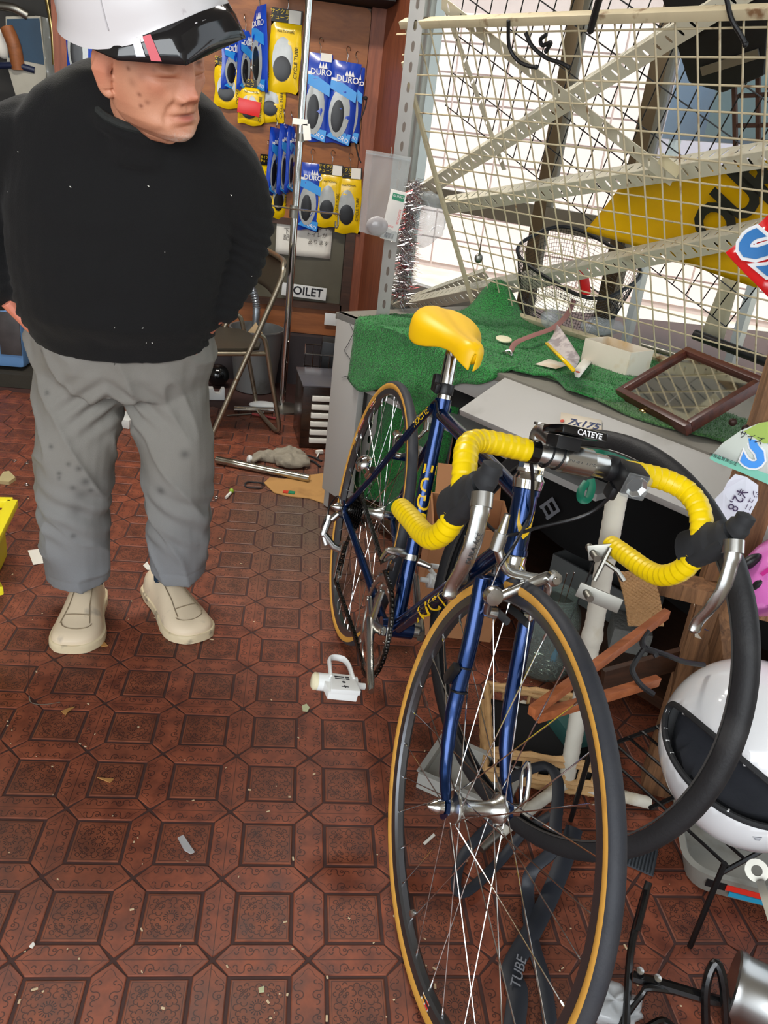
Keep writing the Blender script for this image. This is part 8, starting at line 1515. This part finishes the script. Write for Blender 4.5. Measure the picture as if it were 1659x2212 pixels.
# clear bags and tinsel by the window jamb
zb = thing('zip_bag', 'clear zip bag with a white boxed part hanging on the slotted post', 'bag', ondep(835, 420, 2.25))
def zpt(u, v, dz=0.0): return ondep(u, v, 2.25 + dz)
k = MB(); a, b_, c, d = zpt(791, 323), zpt(889, 340), zpt(856, 522), zpt(775, 500); nr = (b_ - a).cross(d - a).normalized(); k.surf(lambda s, t: a.lerp(b_, s).lerp(d.lerp(c, s), t) + nr * 0.012 * math.sin(s * PI) * math.sin(t * PI) + nr * 0.003 * math.sin(s * 17 + t * 9), 14, 14); k.surf(lambda s, t: a.lerp(b_, s).lerp(d.lerp(c, s), t) - nr * 0.012 * math.sin(s * PI) * math.sin(t * PI), 8, 8); k.build('film', glassmat('zip_film', (236, 238, 238), 0.84, 0.1), zb, world=True)
k = MB(); 
for s_, t_ in ((0, 0),): k.beam(zpt(790, 330, -.004), zpt(888, 347, -.004), 0.003, 0.004)
k.build('zip_strip', glassmat('zip_film', (228, 230, 230), 0.6, 0.12), zb, world=True)
k = MB(); F = frame(zpt(850, 466, -0.01), zpt(870, 469, -0.01) - zpt(850, 466, -0.01), z=(CAM - zpt(850, 466))); k.xf = F @ rotm('Z', -0.10); k.box((0, 0, 0), (0.046, 0.135, 0.012)); o = k.build('boxed_part', mat('cream_box', (232, 226, 218), 0.6), zb, world=True, bevel=0.001)
k = MB(F @ rotm('Z', -0.10)); k.box((0.002, 0.050, 0.0065), (0.034, 0.018, 0.001)); k.build('green_label', mat('green_label', (30, 140, 96), 0.5), o, world=True)
k = MB(F @ rotm('Z', -0.10)); k.text('GUARD', 0.009, Matrix.Translation((0.002, 0.052, 0.0075)), 0.0003); stuff(k.build('label_print', wpr, o, world=True))
k = MB(F @ rotm('Z', -0.10)); k.text('RESPONSE', 0.009, Matrix.Translation((0.015, 0.0, 0.0065)) @ rotm('Z', -PI / 2), 0.0003); k.text('SGM-25', 0.007, Matrix.Translation((-0.004, -0.030, 0.0065)), 0.0003); stuff(k.build('red_print', stick_r, o, world=True))
k = MB(F @ rotm('Z', -0.10))
for i in range(9): k.box((-0.012 + i * 0.003, -0.055, 0.0063), (0.0012 + 0.0006 * (i % 3), 0.014, 0.0006))
stuff(k.build('barcode', ink, o, world=True))
k = MB(); k.sphere(zpt(815, 488, -0.006), (0.032, 0.012, 0.026), 16, 10); k.build('clear_part', glassmat('clear_part', (210, 205, 205), 0.45, 0.05), zb, world=True)
k = MB(); k.tube(smooth_path([zpt(845, 318, 0), zpt(846, 330, -.004), zpt(842, 340, -.004)], 4), 0.0014, 6); k.build('bag_hook', chrome, zb, world=True)
rt = random.Random(4); tin = mat('silver_tinsel', (206, 204, 206), 0.15, 1.0, 0.1); tin2 = mat('red_tinsel', (150, 60, 60), 0.25, 0.8)
axp = smooth_path([ondep(898, 400, 2.6), ondep(882, 480, 2.6), ondep(878, 560, 2.6), ondep(868, 640, 2.6)], 12); k = MB()
for i in range(2600):
    p = rt.choice(axp) + Vector((rt.uniform(-.02, .02), rt.uniform(-.02, .02), rt.uniform(-.02, .02))); d = Vector((rt.gauss(0, 1), rt.gauss(0, 1), rt.gauss(0, .6) - 0.3)).normalized() * rt.uniform(.02, .05); w = d.orthogonal().normalized() * 0.0012; k.add([p - w, p + w, p + d + w * 0.5], [(0, 1, 2)], 0 if rt.random() > .18 else 1)
k.tube(axp, 0.003, 6); o = tag(k.build('tinsel_garland', [tin, tin2], smooth=False), 'silver and red tinsel garland hanging beside the window jamb', 'garland'); o['kind'] = 'stuff'
def crumple(name, lb, c, s, m, seed, cat='bag'):
    k = MB(); k.sphere(c, s, 28, 18); r0 = max(s)
    for i in range(len(k.v)): p = k.v[i]; k.v[i] = p + (p - c).normalized() * r0 * 0.35 * fbm(p.x * 24 + seed, p.y * 24, p.z * 24)
    return tag(k.build(name, m, angle=180), lb, cat)
cbm = glassmat('clear_bag_film', (236, 240, 242), 0.8, 0.06)
crumple('clear_bag', 'crumpled clear bag hanging between tinsel and wire grid', ondep(928, 470, 2.7), (0.07, 0.04, 0.09), cbm, 1); crumple('clear_bag', 'crumpled clear bag lying behind the white carton', gpt(1300, 705, 0.06), (0.07, 0.04, 0.025), cbm, 7); crumple('clear_bag', 'small clear bag of bits tied to the pink strap', gpt(1190, 690, -0.03), (0.035, 0.025, 0.03), cbm, 3)
for lb, a, e, r, mt, nm in (('dark steel tube lying along the foot of the grid at the right', (1500, 722, .03), (1680, 790, .03), 0.014, black_pl, 'dark_tube'), ('thin steel tube lying behind the framed mirror', (1385, 745, .03), (1470, 770, .03), 0.009, steel, 'steel_tube'), ('black pump lying behind the grid near the turf peak', (1060, 665, .08), (1160, 690, .08), 0.010, black_pl, 'hand_pump')):
    k = MB(); k.tube([gpt(*a), gpt(*a).lerp(gpt(*e), .5), gpt(*e)], r, 10); tag(k.build(nm, mt), lb, 'tube')
pxsheet('hanging_blind', 'yellowed plastic sheet strip hanging by the window at the right', 'sheet', [gq(1560, 600, .26), gq(1600, 600, .26), gq(1560, 745, .26), gq(1510, 735, .26)], mat('yellowed_sheet', (214, 206, 176), 0.5, 0, 0.1, 10), 0.001, n=4, curl=0.004)
